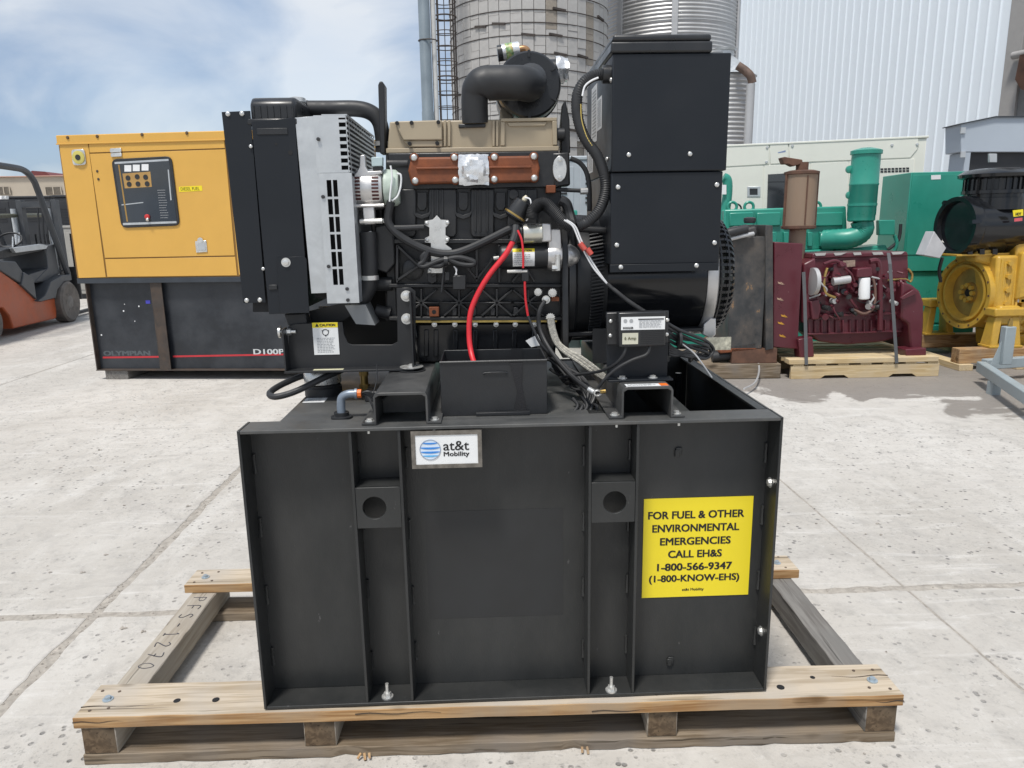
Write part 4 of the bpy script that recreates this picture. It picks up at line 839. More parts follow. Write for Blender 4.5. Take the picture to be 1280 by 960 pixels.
# ---- charging alternator
AL = MT['alu']; YA = 2.375
c = q(461.5,237,YA+0.06); ca_ = Vector((c.x, YA+0.062, c.z)); Ra = 0.0625
b = B(); b.lathe([(0.030,-0.05),(0.050,-0.048),(Ra-0.002,-0.036),(Ra,-0.028),(Ra,0.036),(Ra-0.006,0.046),(0.045,0.048)], ca_, (1,0,0), 36); alt = b.build('charging_alternator', AL, gen)
MT['winding'] = mat('dark_red_winding', (0.06,0.012,0.010), 0.6)
for sx_ in (-0.030, 0.027):
    for k in range(7):
        dz = -0.030+k*0.0105; yy = ca_.y-sqrt(Ra*Ra-dz*dz)
        B().obox((ca_.x+sx_, yy+0.0010, ca_.z+dz), (0.021, 0.006, 0.0058), (-math.asin(dz/Ra),0,0)).build('vent_slot', MT['winding'], alt)
b = B().pprism([(441,221),(446,214),(449,208),(449.5,194),(456,193),(457,208),(460,214),(477,213),(478,217),(441,225)], YA+0.012, 0.03); b.build('alternator_ear', AL, alt, bevel=0.003)
b = B().pprism([(453,259),(467,258),(469,280),(455,281)], YA+0.005, 0.04); b.build('alternator_foot', AL, alt, bevel=0.003)
p0, p1 = q(450,277,YA+0.01), q(478,276,YA+0.01); B().cyl(p0, p1, 0.0085, n=10).build('pivot_bolt', MT['zinc'], alt)
p0, p1 = q(444,257.5,YA+0.006), q(480,256.5,YA+0.006); B().cyl(p0, p1, 0.0055, n=10).build('through_bolt', AL, alt)
MT['palegreen'] = mat('pale_green_plastic', (0.48,0.56,0.49), 0.4, var=0.15, scale=30); MT['paleblue'] = mat('pale_blue_connector', (0.42,0.52,0.54), 0.4, var=0.08)
b = B(); b.lathe([(0.054,0.0),(0.058,0.004),(0.056,0.036),(0.048,0.046)], (ca_.x+0.050,ca_.y,ca_.z+0.004), (1,0,0), 24); b.build('rear_cover', MT['palegreen'], alt)
b = B().pprism([(464,196.5),(478,196),(478,207.5),(464.5,208)], YA+0.01, 0.03); b.build('connector', MT['paleblue'], gen, bevel=0.002)
b = B().pprism([(466,208.5),(478,208),(478,212.5),(466,213)], YA+0.014, 0.03); b.build('connector', MT['plastic'], gen)
b = B(); b.tube(ppath([(488,207),(490,220),(488,240),(487,252)], YA), 0.003, 6, 6); b.tube(ppath([(496,217),(501,219),(501,232),(497,245),(490,251)], YA+0.01), 0.003, 6, 6); b.build('white_wire', MT['white'], gen, kind='stuff')
# ---- wiring harness
W_ = MT['rubber']; YH = 2.395
def cable(pts, rpx, Y=YH, m=W_, name='cable', n=10, res=7, **k):
    b = B(); b.tube(ppath(pts, Y), rpx*Y/FPX, n, res, **k); return b.build(name, m, gen)
cable([(489,252),(485,270),(488,283),(503,297),(525,309),(545,316),(566,317),(586,311),(612,299),(634,288),(643,285)], 5.0)
cable([(487,285),(505,285),(530,284)], 3.6)
cable([(533,316),(528,322),(533,330),(550,332),(560,324),(575,322),(592,327),(590,331),(575,330),(558,323)], 3.4, YH-0.008)
cable([(535,314),(530,326),(524,331),(531,333),(548,326),(557,324)], 3.0, YH-0.012)
cable([(556,322),(554,345),(552,365)], 1.4, YH)
b = B(); p = q(557.5,326,YH-0.012); b.cyl(p-Vector((.006,0,0)), p+Vector((.006,0,0)), 0.016, n=14); b.build('cable_tie', MT['plastic'], gen)
for pts, yy in (([(556,340),(562,340),(562,351),(556,351)], YH), ([(566,345),(582,344),(582,362),(566,362)], YH-0.005), ([(652,337),(661,337),(661,352),(652,352)], YH-0.02)): B().pprism(pts, yy, 0.022).build('connector', MT['plastic'], gen, bevel=0.002)
b = B(); b.tube(ppath([(568,333),(570,338),(571,344)], YH-0.006), 0.0016, 6, 5); b.tube(ppath([(567,333),(571,337),(569,344)], YH-0.006), 0.0016, 6, 5); b.build('white_wire', MT['white'], gen, kind='stuff')
zz = [(541,274.5),(546,269),(551,274.5),(560.5,275),(562,280),(557,284.5),(557,294),(562,297),(561,302),(556.5,305),(565,311),(562,315),(553.5,317),(553.5,341.5),(534.5,341.5),(534.5,337),(539,333),(538.5,304),(531,303),(531,297.5),(536.5,295),(536.5,284.5),(530.5,281),(531,276)]
pl = B().pprism(zz, YE-0.022, 0.004).build('timing_plate', MT['zinc'], gen, bevel=0.0008, seg=1)
for x, y in ((533.5,279),(559.5,278.5),(534,300),(559,300),(537,339)): bolt(pl, x, y, YE-0.022, 2.4, SCREW, 'screw')
# ---- starter motor
YS = 2.37
p0, p1 = q(625,321,YS+0.045), q(684,320,YS+0.045); r_ = 0.040
sm = B(); sm.lathe([(0.030,-0.004),(r_-0.003,0.0),(r_,0.006),(r_,(p1-p0).length)], p0, p1-p0, 32); st = sm.build('starter_motor', MT['black'], gen)
p2 = q(702,320,YS+0.045); b = B(); b.lathe([(r_+0.002,0),(r_+0.004,0.01),(r_+0.004,0.035),(r_+0.001,0.045)], p1, p2-p1, 32); b.build('starter_housing', AL, st)
b = B().pprism([(686,287),(701,286),(702,312),(686,312)], YS+0.01, 0.05); b.build('starter_housing', AL, st, bevel=0.003)
p3 = q(709,320,YS+0.05); b = B(); b.lathe([(r_-0.002,0),(r_-0.003,0.012),(r_-0.012,0.028),(r_-0.024,0.038),(0.004,0.042)], p3, (1,0,0), 28); b.build('starter_nose', AL, st)
s0, s1 = q(653,292,YS+0.02), q(677,291,YS+0.02); b = B(); b.lathe([(0.026,0),(0.032,0.003),(0.032,(s1-s0).length)], s0, s1-s0, 28); b.build('solenoid', mat('passivated_zinc', (0.62,0.62,0.60), 0.25, 0.8, var=0.2, scale=9, dirt=(0.60,0.55,0.30), damt=0.5, dscale=8), st)
b = B(); b.lathe([(0.024,0),(0.030,0.0),(0.030,0.016)], q(646,292.5,YS+0.02), s1-s0, 24); b.build('solenoid_cap', MT['plastic'], st)
b = B().pprism([(677,279),(689,279),(690,302),(677,303)], YS+0.0, 0.045); b.build('solenoid_neck', AL, st, bevel=0.005, seg=3)
b = B(); b.cyl(q(617,323,YS+0.03), q(626,322,YS+0.03), 0.0065, n=8); b.cyl(q(634,339.5,YS+0.01), q(659,339,YS+0.01), 0.006, n=10); b.build('starter_stud', MT['zinc'], st, kind='stuff')
b = B(); p = q(697,338,YS+0.0); b.cyl(p, p+Vector((0,0,0.05)), 0.009, n=10); b.cyl(p+Vector((-0.018,0,0.008)), p+Vector((0.0,0,0.008)), 0.010, n=6); b.build('starter_bolt', MT['zinc'], st)
# warning sticker wrapped on the starter body
cs_ = (p0+p1)/2; xa_, xb_ = q(641,321,YS).x, q(668.5,321,YS).x; stv = []; nn = 10
def wrap(z0_, z1_, off, x0_, x1_, m, nm, par):
    b = B(); vs = []
    for i in range(nn+1):
        dz = z0_+(z1_-z0_)*i/nn; yy = cs_.y-sqrt(max(1e-6,(r_+off)**2-dz*dz)); vs += [(x0_,yy,cs_.z+dz),(x1_,yy,cs_.z+dz)]
    b.add(vs, [(2*i,2*i+1,2*i+3,2*i+2) for i in range(nn)]); return b.build(nm, m, par)
wl = wrap(-0.030, 0.0155, 0.0006, xa_, xb_, MT['paper'], 'warning_label', st); wrap(0.0157, 0.026, 0.0006, xa_, xb_, MT['yellow'], 'label_band', wl)
text('CAUTION', MT['ink'], wl, ((xa_+xb_)/2+0.006, cs_.y-sqrt(r_*r_-0.0205**2)-0.0022, cs_.z+0.0205), 0.040, 0.006, ya=(0,0.52,0.85), thick=0.05)
lines(MT['inkgrey'], wl, ((xa_+xb_)/2, cs_.y-r_-0.0022, cs_.z-0.008), 0.062, 0.036, 6, seed=3)
# oil pressure sender
b = B(); u0_, u1_ = q(643,270,YS+0.02), q(656,249,YS+0.02); b.lathe([(0.018,-0.012),(0.022,-0.010),(0.036,-0.004),(0.036,0.004),(0.033,0.006),(0.031,0.035),(0.028,0.052),(0.012,0.056)], u0_, u1_-u0_, 26); se = b.build('oil_sender', MT['plastic'], gen)
b = B(); b.lathe([(0.0365,0),(0.0368,0.003),(0.0365,0.006)], u0_, u1_-u0_, 26); b.build('sender_band', MT['brass'], se)
b = B(); b.lathe([(0.008,0),(0.009,0.008),(0.005,0.018)], u1_+(u1_-u0_).normalized()*-0.006, u1_-u0_, 12); b.build('sender_terminal', mat('cream_terminal', (0.60,0.55,0.42), 0.5), se)
cable([(656,247,YS),(663,250,YS-.01),(663,265,YS-.01),(658,276,YS)], 0.9, YS, MT['white'], 'white_wire', 6)
# battery cables
cable([(645,283,2.36),(644,294,2.345),(641,303,2.335)], 5.2, 2.35, W_, 'cable_boot')
cable([(642,300,2.335),(632,318,2.325),(612,343,2.315),(597,368,2.31),(588,392,2.305),(586.5,420,2.30),(589,441,2.28),(594,458,2.24)], 3.4, 2.33, MT['red'], 'red_battery_cable', 12)
cable([(647,288,2.34),(652,300,2.33),(654,318,2.325),(654,335,2.325)], 1.4, 2.33, MT['red'], 'red_wire', 8)
cable([(656,352,2.35),(657,375,2.35),(660,395,2.35)], 1.5, 2.35, MT['red'], 'red_wire', 8)
cable([(660,395,2.35),(667,412,2.34),(676,430,2.33),(690,445,2.33)], 1.8, 2.35)
# corrugated conduits
def conduit(pts, rpx, Y, name='corrugated_conduit', res=14):
    b = B(); b.tube(ppath(pts, Y), rpx*Y/FPX, 14, res, ridge=0.10); return b.build(name, MT['rubber'], gen, smooth=50)
conduit([(665,274),(667,263),(674,256),(682,256),(692,265),(703,277),(716,284)], 8.3, 2.36, res=16)
conduit([(722,283),(736,276),(748,264),(755,248),(757,232),(754,214),(746,194),(733,176),(725,158),(721,138),(722,118),(730,103),(742,95),(754,93)], 6.9, 2.34, res=12)
cable([(700,250,2.42),(708,255,2.42),(712,268,2.42),(716,282,2.40)], 6.5, 2.42)
cable([(713,198),(724,203),(732,213),(736,228),(737,246),(737,264)], 3.0, 2.46)
b = B(); p = q(757,93,2.345); b.cyl(p-Vector((.010,0,0)), p+Vector((.022,0,0)), 0.026, n=20); b.build('conduit_gland', MT['plastic'], gen)
b = B(); p0, p1 = q(722,286,2.40), q(757,288,2.40); b.cyl(p0, p1, 0.0105, n=12); b.build('support_rod', K_, gen)
b = B(); b.tube(ppath([(728,120),(731,108),(739,101),(748,97)], 2.325), 0.0032, 6, 6); b.build('white_wire', MT['white'], gen)
b = B(); b.tube(ppath([(726,130),(727,150),(733,170),(740,182)], 2.325), 0.0018, 6, 6); b.build('yellow_wire', mat('yellow_wire', (0.55,0.42,0.12), 0.5), gen)
for dx_ in (0, 3): cable([(705+dx_,275,2.33),(716+dx_,283,2.33),(723+dx_,299,2.33),(733+dx_,320,2.33),(744+dx_,338,2.33),(760,356,2.33)], 1.1, 2.33, MT['white'], 'white_wire', 6)
for x0_, y0_, x1_, y1_ in ((725,304,731,312),(734,311,739,318)): B().cyl(q(x0_,y0_,2.325), q(x1_,y1_,2.325), 0.009, n=12).build('splice', mat('red_splice', (0.55,0.09,0.07), 0.35), gen)
cable([(759,355,2.33),(770,364,2.31),(785,376,2.25),(806,390,2.17)], 2.6, 2.3)
# ground straps
for x, y, r_ in ((672.5,365,3.6),(690.5,366,4.0),(688,397,4.2)): bolt(gen, x, y, 2.40, r_, STAR, 'star_bolt')
bolt(gen, 682.5, 374.5, 2.40, 3.4, None, 'bolt')
b = B(); a = q(694,374,2.41); b.box(a.x-.012,a.x+.012,2.405,2.44,a.z-.006,a.z+.006); b.build('rusty_lug', RU, gen)
MT['braid'] = mat('tinned_braid', (0.40,0.385,0.34), 0.5, 0.6, var=0.3, scale=120, bump=1.0, bscale=260)
for k, dx_ in enumerate((-2.4, 0, 2.4)):
    b = B(); b.tube(ppath([(688+dx_,398,2.395),(691+dx_,414,2.385),(697+dx_,429,2.37),(709+dx_,440-dx_*0.6,2.35),(724+dx_,449-dx_,2.33),(742+dx_,462-dx_,2.31),(756,472-dx_,2.30)], 2.38), 0.0068, 8, 6, ridge=0.12); b.build('ground_strap', MT['braid'], gen)
cable([(681,376,2.395),(674,390,2.385),(674,408,2.38),(682,428,2.35),(697,450,2.29),(716,471,2.22),(738,488,2.14)], 2.9, 2.3)
b = B(); b.cyl(q(736,486.5,2.145), q(743,490.5,2.13), 0.009, n=12); p = q(747,491.5,2.125); b.tube([p+Vector((0.010*cos(t),0,0.010*sin(t)*0.8)) for t in [2*pi*k/16 for k in range(16)]], 0.003, 6, 1, closed=True); b.build('cable_lug', MT['zinc'], gen, kind='stuff')
b = B(); b.cyl(q(750,490,2.125), q(757,489,2.125), 0.006, n=8); b.build('brass_stud', MT['brass'], gen)
rr = random.Random(8)
for k in range(15):
    x0_, y0_ = rr.uniform(684,698), rr.uniform(446,462)
    cable([(x0_,y0_,2.36),(x0_+14,y0_+10+rr.uniform(-4,10),2.33),(720+rr.uniform(-8,8),478+rr.uniform(-8,14),2.28),(738+rr.uniform(-5,6),492+rr.uniform(-6,10),2.22),(736+rr.uniform(-8,4),508,2.18),(730+rr.uniform(-16,8),518,2.16)], rr.uniform(1.6,2.4), 2.3)
for k in range(5):
    x0_ = 716+k*6; cable([(x0_,500+rr.uniform(-4,6),2.20),(x0_+6,508,2.17),(x0_+rr.uniform(-12,4),519,2.15),(x0_-12,523,2.16)], 2.3, 2.2)
b = B().pprism([(657,426),(672,418),(678,431),(664,434)], 2.37, 0.001); b.build('paper_tag', MT['paper'], gen)
# ---- generator end
gz = q(800,345,2.62).z; GA = Vector((0, 2.63, gz)); Rg = 0.205
def gxp(px_): return q(px_, 345, 2.47).x
b = B(); b.prism([(2.40,gz-0.25),(2.40,gz+0.10),(2.46,gz+0.25),(2.80,gz+0.25),(2.86,gz+0.1),(2.86,gz-0.25)], 'x', gxp(700), gxp(708)); b.build('flywheel_housing', E_, gen, bevel=0.003)
b = B(); b.lathe([(Rg+0.03,0),(Rg+0.03,0.02),(Rg+0.012,0.03),(Rg+0.006,gxp(757)-gxp(709))], (gxp(709),2.63,gz), (1,0,0), 64); b.build('adapter_ring', K_, gen)
lv = B(); 
for k in range(34):
    t = radians(100+k*4.6); r_ = Rg+0.010
    y_, z_ = 2.63+r_*cos(t), gz-r_*sin(t)
    t = -t
lv2 = B()
for k in range(30):
    z_ = gz+0.16-k*0.0112; dz = z_-gz; yy = 2.63-sqrt(max(0.0001,(Rg+0.014)**2-dz*dz))
    lv2.obox(((gxp(736)+gxp(752))/2, yy, z_), (gxp(752)-gxp(736), 0.012, 0.0045), (-math.asin(max(-.99,min(.99,dz/(Rg+0.014)))), radians(-9), 0))
lv2.build('louvre_slats', K_, gen, kind='stuff')
b = B(); b.lathe([(Rg,0),(Rg,gxp(880)-gxp(757))], (gxp(757),2.63,gz), (1,0,0), 64); b.build('generator_body', MT['gloss'], gen)
b = B(); b.lathe([(Rg+0.004,0),(Rg+0.006,0.006),(Rg+0.006,0.034),(Rg-0.002,0.040)], (gxp(880),2.63,gz), (1,0,0), 64); b.build('end_ring', AL, gen)
xe = gxp(896); fgm = B()
for k in range(56):
    t = 2*pi*k/56; prof = [(Rg-0.006,0.0),(Rg-0.004,0.02),(Rg-0.012,0.04),(Rg-0.035,0.055),(Rg-0.08,0.062),(0.06,0.064)]
    P_ = [Vector((xe+h, 2.63+r_*cos(t), gz+r_*sin(t))) for r_, h in prof]
    for a, c in zip(P_[:-1], P_[1:]): fgm.bar(a, c, 0.009, 0.008, upv=(0,cos(t),sin(t)))
for r_, h in ((Rg-0.004,0.004),(Rg-0.006,0.03),(Rg-0.04,0.056),(0.07,0.064)):
    fgm.tube([(xe+h, 2.63+r_*cos(2*pi*k/40), gz+r_*sin(2*pi*k/40)) for k in range(40)], 0.004, 5, 1, closed=True)
fgm.build('fan_guard', MT['plastic'], gen, smooth=0, kind='stuff')
b = B(); b.lathe([(Rg-0.02,0),(Rg-0.05,0.02),(0.05,0.02)], (xe,2.63,gz), (1,0,0), 32); b.build('fan', MT['void'], gen)
b = B(); p = q(884,357,2.45); b.box(p.x-.035,p.x+.012,2.43,2.45,p.z-.014,p.z+.014); b.build('lead_clamp', K_, gen, bevel=0.003)
b = B().pprism([(880,405),(888,398),(895,398),(895,418),(889,424),(878,418)], 2.46, 0.03); b.build('end_ring_foot', AL, gen, bevel=0.003)
b = B().pprism([(702,416),(880,410),(880,414),(702,421)], 2.46, 0.30); b.build('generator_foot', K_, gen, bevel=0.002)
b = B(); a = q(882,421,2.4); b.box(a.x,a.x+0.085,2.395,2.40,a.z-0.045,a.z-0.002); pl_ = b.build('rating_plate', mat('worn_plate', (0.5,0.48,0.38), 0.5, 0.2, var=0.5, scale=60), gen)
# ---- control cabinet
YB = 2.30; CB = MT['cabinet']
a, b_ = q(766,67,YB), q(908,213,YB); X0, X1 = a.x, b_.x
cbx = B().box(X0, X1, YB, YB+0.55, b_.z, a.z).build('control_cabinet', CB, gen, bevel=0.0035)
cab_top = a.z
a2, b2 = q(762,215.5,YB+0.006), q(901,329,YB+0.006)
low = B().box(X0+0.001, X1-0.008, YB+0.006, YB+0.55, b2.z, a2.z-0.001).build('cabinet_base', CB, gen, bevel=0.0035)
B().box(X0-0.001, X1-0.012, YB-0.004, YB+0.004, b2.z-0.022, b2.z+0.002).build('cabinet_flange', CB, gen, bevel=0.001)
for x, y in ((786,193.5),(862.5,192.5)): bolt(cbx, x, y, YB, 2.8, SCREW, 'screw')
for x, y in ((772.5,234),(896,231),(771,306.5),(893,303.5)): bolt(low, x, y, YB+0.006, 3.0, SCREW, 'screw')
for x, y in ((776,334),(870.5,332)): bolt(gen, x, y, YB-0.004, 3.0, SCREW, 'screw')
for x, y, Xs, ro in ((764,100,X0,90),(759,199,X0,90)): p = qx(x,y,Xs); inst(SCREW, 'screw', p, cbx, (0,0,radians(-90)), 0.0075)
p = q(911,98,YB); inst(SCREW, 'screw', (X1, YB+0.03, p.z), cbx, (0,0,radians(90)), 0.0075)
# lid
l0, l1 = q(766,66,YB).x, q(890,66,YB).x; lz = cab_top
b = B(); b.box(l0-0.006, l1, YB-0.006, YB+0.53, lz+0.001, lz+0.032); lid = b.build('cabinet_lid', MT['plastic'], gen, bevel=0.006, seg=3)
b = B(); b.box(l0+0.000, l1-0.002, YB+0.0, YB+0.52, lz+0.0325, q(800,42.5,YB).z); b.build('cabinet_lid', MT['plastic'], gen, bevel=0.008, seg=3)
b = B(); b.box(l1+0.01, X1-0.004, YB+0.06, YB+0.4, lz+0.0005, lz+0.022); b.build('lid_gasket', mat('grey_plastic', (0.20,0.21,0.22), 0.4), gen, bevel=0.008)
# paper labels on the cabinet's engine-facing side
for (xa, ya, xb, yb) in ((740,112,746,176),(747,125,752,160),(735,190,741,215)):
    pa, pb = qx(xa,ya,X0), qx(xb,yb,X0)
    lb_ = B().box(X0-0.0012, X0-0.0003, min(pa.y,pb.y), max(pa.y,pb.y), min(pa.z,pb.z), max(pa.z,pb.z)).build('wiring_label', MT['paper'], cbx)
    lines(MT['inkgrey'], lb_, (X0-0.0016,(pa.y+pb.y)/2,(pa.z+pb.z)/2), abs(pa.y-pb.y)*0.8, abs(pa.z-pb.z)*0.85, 14, (0,1,0), (0,0,1), seed=int(xa))
# ---- battery charger on its bracket
YK = 2.135
B().pprism([(757.5,390),(836,388),(834,472),(758.5,473)], YK, 0.004).build('charger_bracket', CB, gen, bevel=0.0008, seg=1)
a, b_ = q(757.5,471,YK), q(837,469,YK); B().box(a.x, b_.x, YK-0.045, YK-0.0005, SZ+0.0005, SZ+0.006).build('charger_bracket', CB, gen, bevel=0.001)
for x in (a.x+0.045, a.x+0.135): inst(BOLT, 'bolt', (x, YK-0.022, SZ+0.006), gen, (radians(-90),0,0), 0.0095)
ch = B().pprism([(758,391),(836,388.5),(835.5,429),(759,431.5)], YK-0.018, 0.0175).build('battery_charger', MT['plastic'], gen, bevel=0.003)
B().pprism([(773,391),(832,389),(832,432.5),(774,434.5)], YK-0.055, 0.037).build('charger_cover', MT['plastic'], ch, bevel=0.004)
for k in range(8):
    y_ = 414+k*2.3; B().pprism([(801,y_),(830,y_-1),(830,y_),(801,y_+1)], YK-0.0562, 0.002).build('charger_fin', MT['plastic'], ch)
for x, y in ((763.5,401.5),(763,419.5),(834,400),(833.5,418)): bolt(ch, x, y, YK-0.018, 2.5, SCREW, 'screw')
a, b_ = q(776.5,396.5,YK-0.0558), q(831,411.5,YK-0.0558); lb_ = B().box(a.x, b_.x, YK-0.0565, YK-0.0553, b_.z, a.z).build('charger_label', MT['paper'], ch)
text('KOHLER', MT['ink'], ch, (a.x+0.0205, YK-0.0575, b_.z+0.006), 0.030, 0.0055, thick=0.05)
for k in range(2): B().lathe([(0.0055,0),(0.0055,0.0005)], (a.x+0.012+k*0.017, YK-0.0568, a.z-0.011), (0,-1,0), 14).build('emblem', MT['inkgrey'], ch)
B().box(a.x+0.049, b_.x-0.004, YK-0.0575, YK-0.057, a.z-0.0085, a.z-0.0055).build('print_bar', MT['ink'], ch)
lines(MT['inkgrey'], ch, ((a.x+0.049+b_.x-0.004)/2, YK-0.0575, a.z-0.021), 0.068, 0.022, 6, seed=6)
a, b_ = q(778,416.5,YK-0.0558), q(797.5,430,YK-0.0558); B().box(a.x, b_.x, YK-0.0565, YK-0.0553, b_.z, a.z).build('amp_label', mat('label_cream2', (0.56,0.55,0.44), 0.5), ch)
text('6 Amp', mat('print_olive', (0.13,0.13,0.07), 0.6), ch, ((a.x+b_.x)/2, YK-0.0575, (a.z+b_.z)/2), 0.034, 0.011, thick=0.02)
cable([(782,434,2.09),(779,444,2.09),(768,456,2.11),(750,464,2.16),(725,468,2.24),(700,472,2.30)], 2.1, 2.1)
cable([(812,433,2.09),(808,443,2.085),(790,450,2.085),(772,460,2.09),(757,473,2.10),(748,485,2.115)], 2.1, 2.1)
# cable coil on the right of the charger
for k in range(5):
    o_ = k*3.2; j_ = [0,2.5,-2,4,-3.5][k]; cable([(834,404+o_*1.6,2.14),(850,413+o_*1.5,2.15+.01*k),(868,420+o_*1.2+j_,2.19+.01*k),(884,427+o_+j_,2.25),(892-o_*1.2,438+j_,2.27),(882-o_*1.5,448-j_,2.25),(862,444-o_*0.2+j_,2.19),(846,438+o_*0.5,2.17),(835,430+o_,2.15)], 2.1, 2.2)
cable([(850,428,2.16),(866,440,2.15),(876,452,2.13),(890,472,2.12)], 1.0, 2.15, MT['inkgrey'], 'cable_tie', 6)
b = B(); p = q(849,424,2.16); b.cyl(p-Vector((.004,0,.0)), p+Vector((.004,0,.0)), 0.026, n=16); b.build('cable_tie', MT['plastic'], gen)

# ================================================================== battery box
bb = thing('battery_box', 'open empty black plastic battery box with strap standing on the tank top', 'battery box', (0.018, 2.24, TT-0.004))
bx0, bx1, by0, by1, bz0, bz1 = -0.140, 0.174, 2.118, 2.330, TT-0.0038, 1.207
b = B(); BBM = mat('battery_box_plastic', (0.017,0.0185,0.021), 0.40, var=0.15, scale=8, bump=0.15, bscale=240, dirt=(0.04,0.04,0.04), damt=0.4)
B().box(bx0, bx1, by0, by0+0.004, bz0, bz1).build('front_wall', BBM, bb, bevel=0.0015)
B().box(bx0, bx1, by1, by1+0.004, bz0, bz1).build('back_wall', BBM, bb, bevel=0.0015)
B().box(bx0, bx0+0.004, by0+0.0045, by1-0.0005, bz0, bz1).build('side_wall', BBM, bb, bevel=0.0015)
B().box(bx1-0.004, bx1, by0+0.0045, by1-0.0005, bz0, bz1).build('side_wall', BBM, bb, bevel=0.0015)
B().box(bx0+0.0045, bx1-0.0045, by0+0.0045, by1-0.0005, bz0, bz0+0.004).build('floor', BBM, bb)
b = B(); b.tube([(bx0,by0-0.001,bz1),(bx1,by0-0.001,bz1)], 0.004, 6, 1); b.build('rim', BBM, bb)
p = q(619,467,by0); b = B(); b.tube([(p.x-0.032,by0-0.002,p.z-0.003),(p.x-0.030,by0-0.004,p.z+0.004),(p.x+0.030,by0-0.004,p.z+0.004),(p.x+0.032,by0-0.002,p.z-0.003)], 0.0022, 6, 3); b.build('handle', BBM, bb)
sx_ = q(650,455,by0).x
b = B(); b.box(sx_-0.020, sx_+0.018, by1-0.003, by1-0.0008, bz0+0.06, bz1+0.001); b.build('strap', MT['black'], bb)
pa = [(640,453.5),(654,453),(653,470),(652,490),(657,523.5),(641,524),(644,505),(648,480)]
B().pprism([(637,453.5),(653,453),(652,480),(660,522),(641,523),(647,490)], by0-0.004, 0.002).build('strap', mat('nylon_strap', (0.012,0.012,0.014), 0.7, bump=0.6, bscale=400), bb)
b = B(); a, c = q(595,520,by0-0.012), q(662,519,by0-0.012); b.box(a.x, c.x, by0-0.022, by0-0.0045, TT+0.0005, TT+0.010); b.build('hold_down_bar', MT['black'], bb, bevel=0.001)
# ================================================================== the yard behind
class Frame:
    """local frame of a thing: pixels are met with its own upright planes local y = const"""
    def __init__(s, org, rz):
        s.o = Vector(org); s.rz = rz; s.M = Matrix.Translation(s.o) @ Matrix.Rotation(rz, 4, 'Z'); s.i = s.M.inverted()
    def p(s, x, y, yl=0.0):
        c = s.i @ CP; d = s.i.to_3x3() @ ray(x, y); t = (yl-c.y)/d.y; return c+d*t
    def px(s, x, y, xl):                # plane local x = const
        c = s.i @ CP; d = s.i.to_3x3() @ ray(x, y); t = (xl-c.x)/d.x; return c+d*t
    def poly(s, pix, yl, dep, b=None):
        b = b or B(); return b.prism([(s.p(x, y, yl).x, s.p(x, y, yl).z) for x, y in pix], 'y', yl, yl+dep)
def rnd(pix, r=0.18, n=4):
    # quad with rounded corners
    o = []; m = len(pix)
    for i in range(m):
        a, c, d = Vector(pix[i-1]), Vector(pix[i]), Vector(pix[(i+1) % m]); la, ld = (a-c).length, (d-c).length; k = min(la, ld)*r
        p0, p1 = c+(a-c)/la*k, c+(d-c)/ld*k
        for j in range(n+1): t = j/n; o.append(tuple((1-t)**2*p0+2*t*(1-t)*c+t*t*p1))
    return o
def rect(xa, ya, xb, yb): return [(xa, ya), (xb, ya), (xb, yb), (xa, yb)]

# ---- yellow enclosed generator on black tank
FY = Frame((-4.276, 8.079, 0.10), radians(-6.7))
yg = thing('enclosed_generator', 'yellow enclosed generator on black fuel tank with red stripe, standing on wood blocks', 'generator', FY.o, FY.rz)
MT['catyellow'] = mat('yellow_enclosure', (0.66,0.375,0.075), 0.42, var=0.05, scale=2, dirt=(0.60,0.345,0.075), damt=0.35, dscale=1.6)
MT['ygtank'] = mat('yellow_set_tank', (0.022,0.026,0.033), 0.42, var=0.3, scale=3, dirt=(0.06,0.062,0.065), damt=0.5, dscale=3, chips=((0.16,0.15,0.14), 0.74, 14))
MT['ygrail'] = mat('blue_black_rail', (0.035,0.042,0.052), 0.4, var=0.15)
MT['ygrust'] = mat('rusty_black', (0.050,0.040,0.034), 0.6, var=0.4, scale=8, dirt=(0.10,0.06,0.035), damt=0.6, dscale=6)
L_, W2 = 2.95, 1.1
zb = FY.p(98, 348, -0.03).z
YM_ = MT['catyellow']
encl = B().box(-0.065, L_, -0.03, W2, zb, 2.36); encl = encl.build('enclosure', mat('seam_brown', (0.22,0.115,0.025), 0.6), yg, bevel=0.006, local=True)
B().box(-0.072, L_, -0.042, W2+0.01, 2.362, 2.455).build('roof', YM_, yg, bevel=0.008, local=True)
B().box(-0.076, L_, -0.050, -0.0425, 2.362, 2.375).build('roof_lip', YM_, yg, bevel=0.002, local=True)
B().box(-0.068, L_, -0.034, W2, zb-0.055, zb-0.001).build('base_rail', MT['ygrail'], yg, bevel=0.003, local=True)
# door and corner panel as raised sheets with gaps between
def ysheet(name, pix, dep=0.006, yl=-0.030): o = FY.poly(pix, yl-dep, dep-0.0005).build(name, YM_, yg, bevel=0.002, local=True, seg=1); return o
ysheet('corner_panel', [(73.5,178.5),(109.5,177.5),(132.3,346.5),(98.3,347.6)])
ysheet('top_panel', [(110.8,177.5),(279.5,171),(281,185),(111.8,190.8)])
yd = ysheet('door', [(112,192.3),(281.3,186.6),(293.5,319.3),(131,322.4)])
ysheet('lower_panel', [(131.3,324),(293.7,320.9),(296.5,344.3),(134,346.2)])
B().box(1.72, L_-0.02, -0.036, -0.0305, zb+0.02, 2.34).build('door', YM_, yg, bevel=0.002, local=True)
def face(pix, yl, dep, name, m, par=None, bev=0.0): return FY.poly(pix, yl, dep).build(name, m, par or yg, bevel=bev, local=(par is None)) if par is None else FY.poly(pix, yl, dep).xf(FY.M).build(name, m, par, bevel=bev)
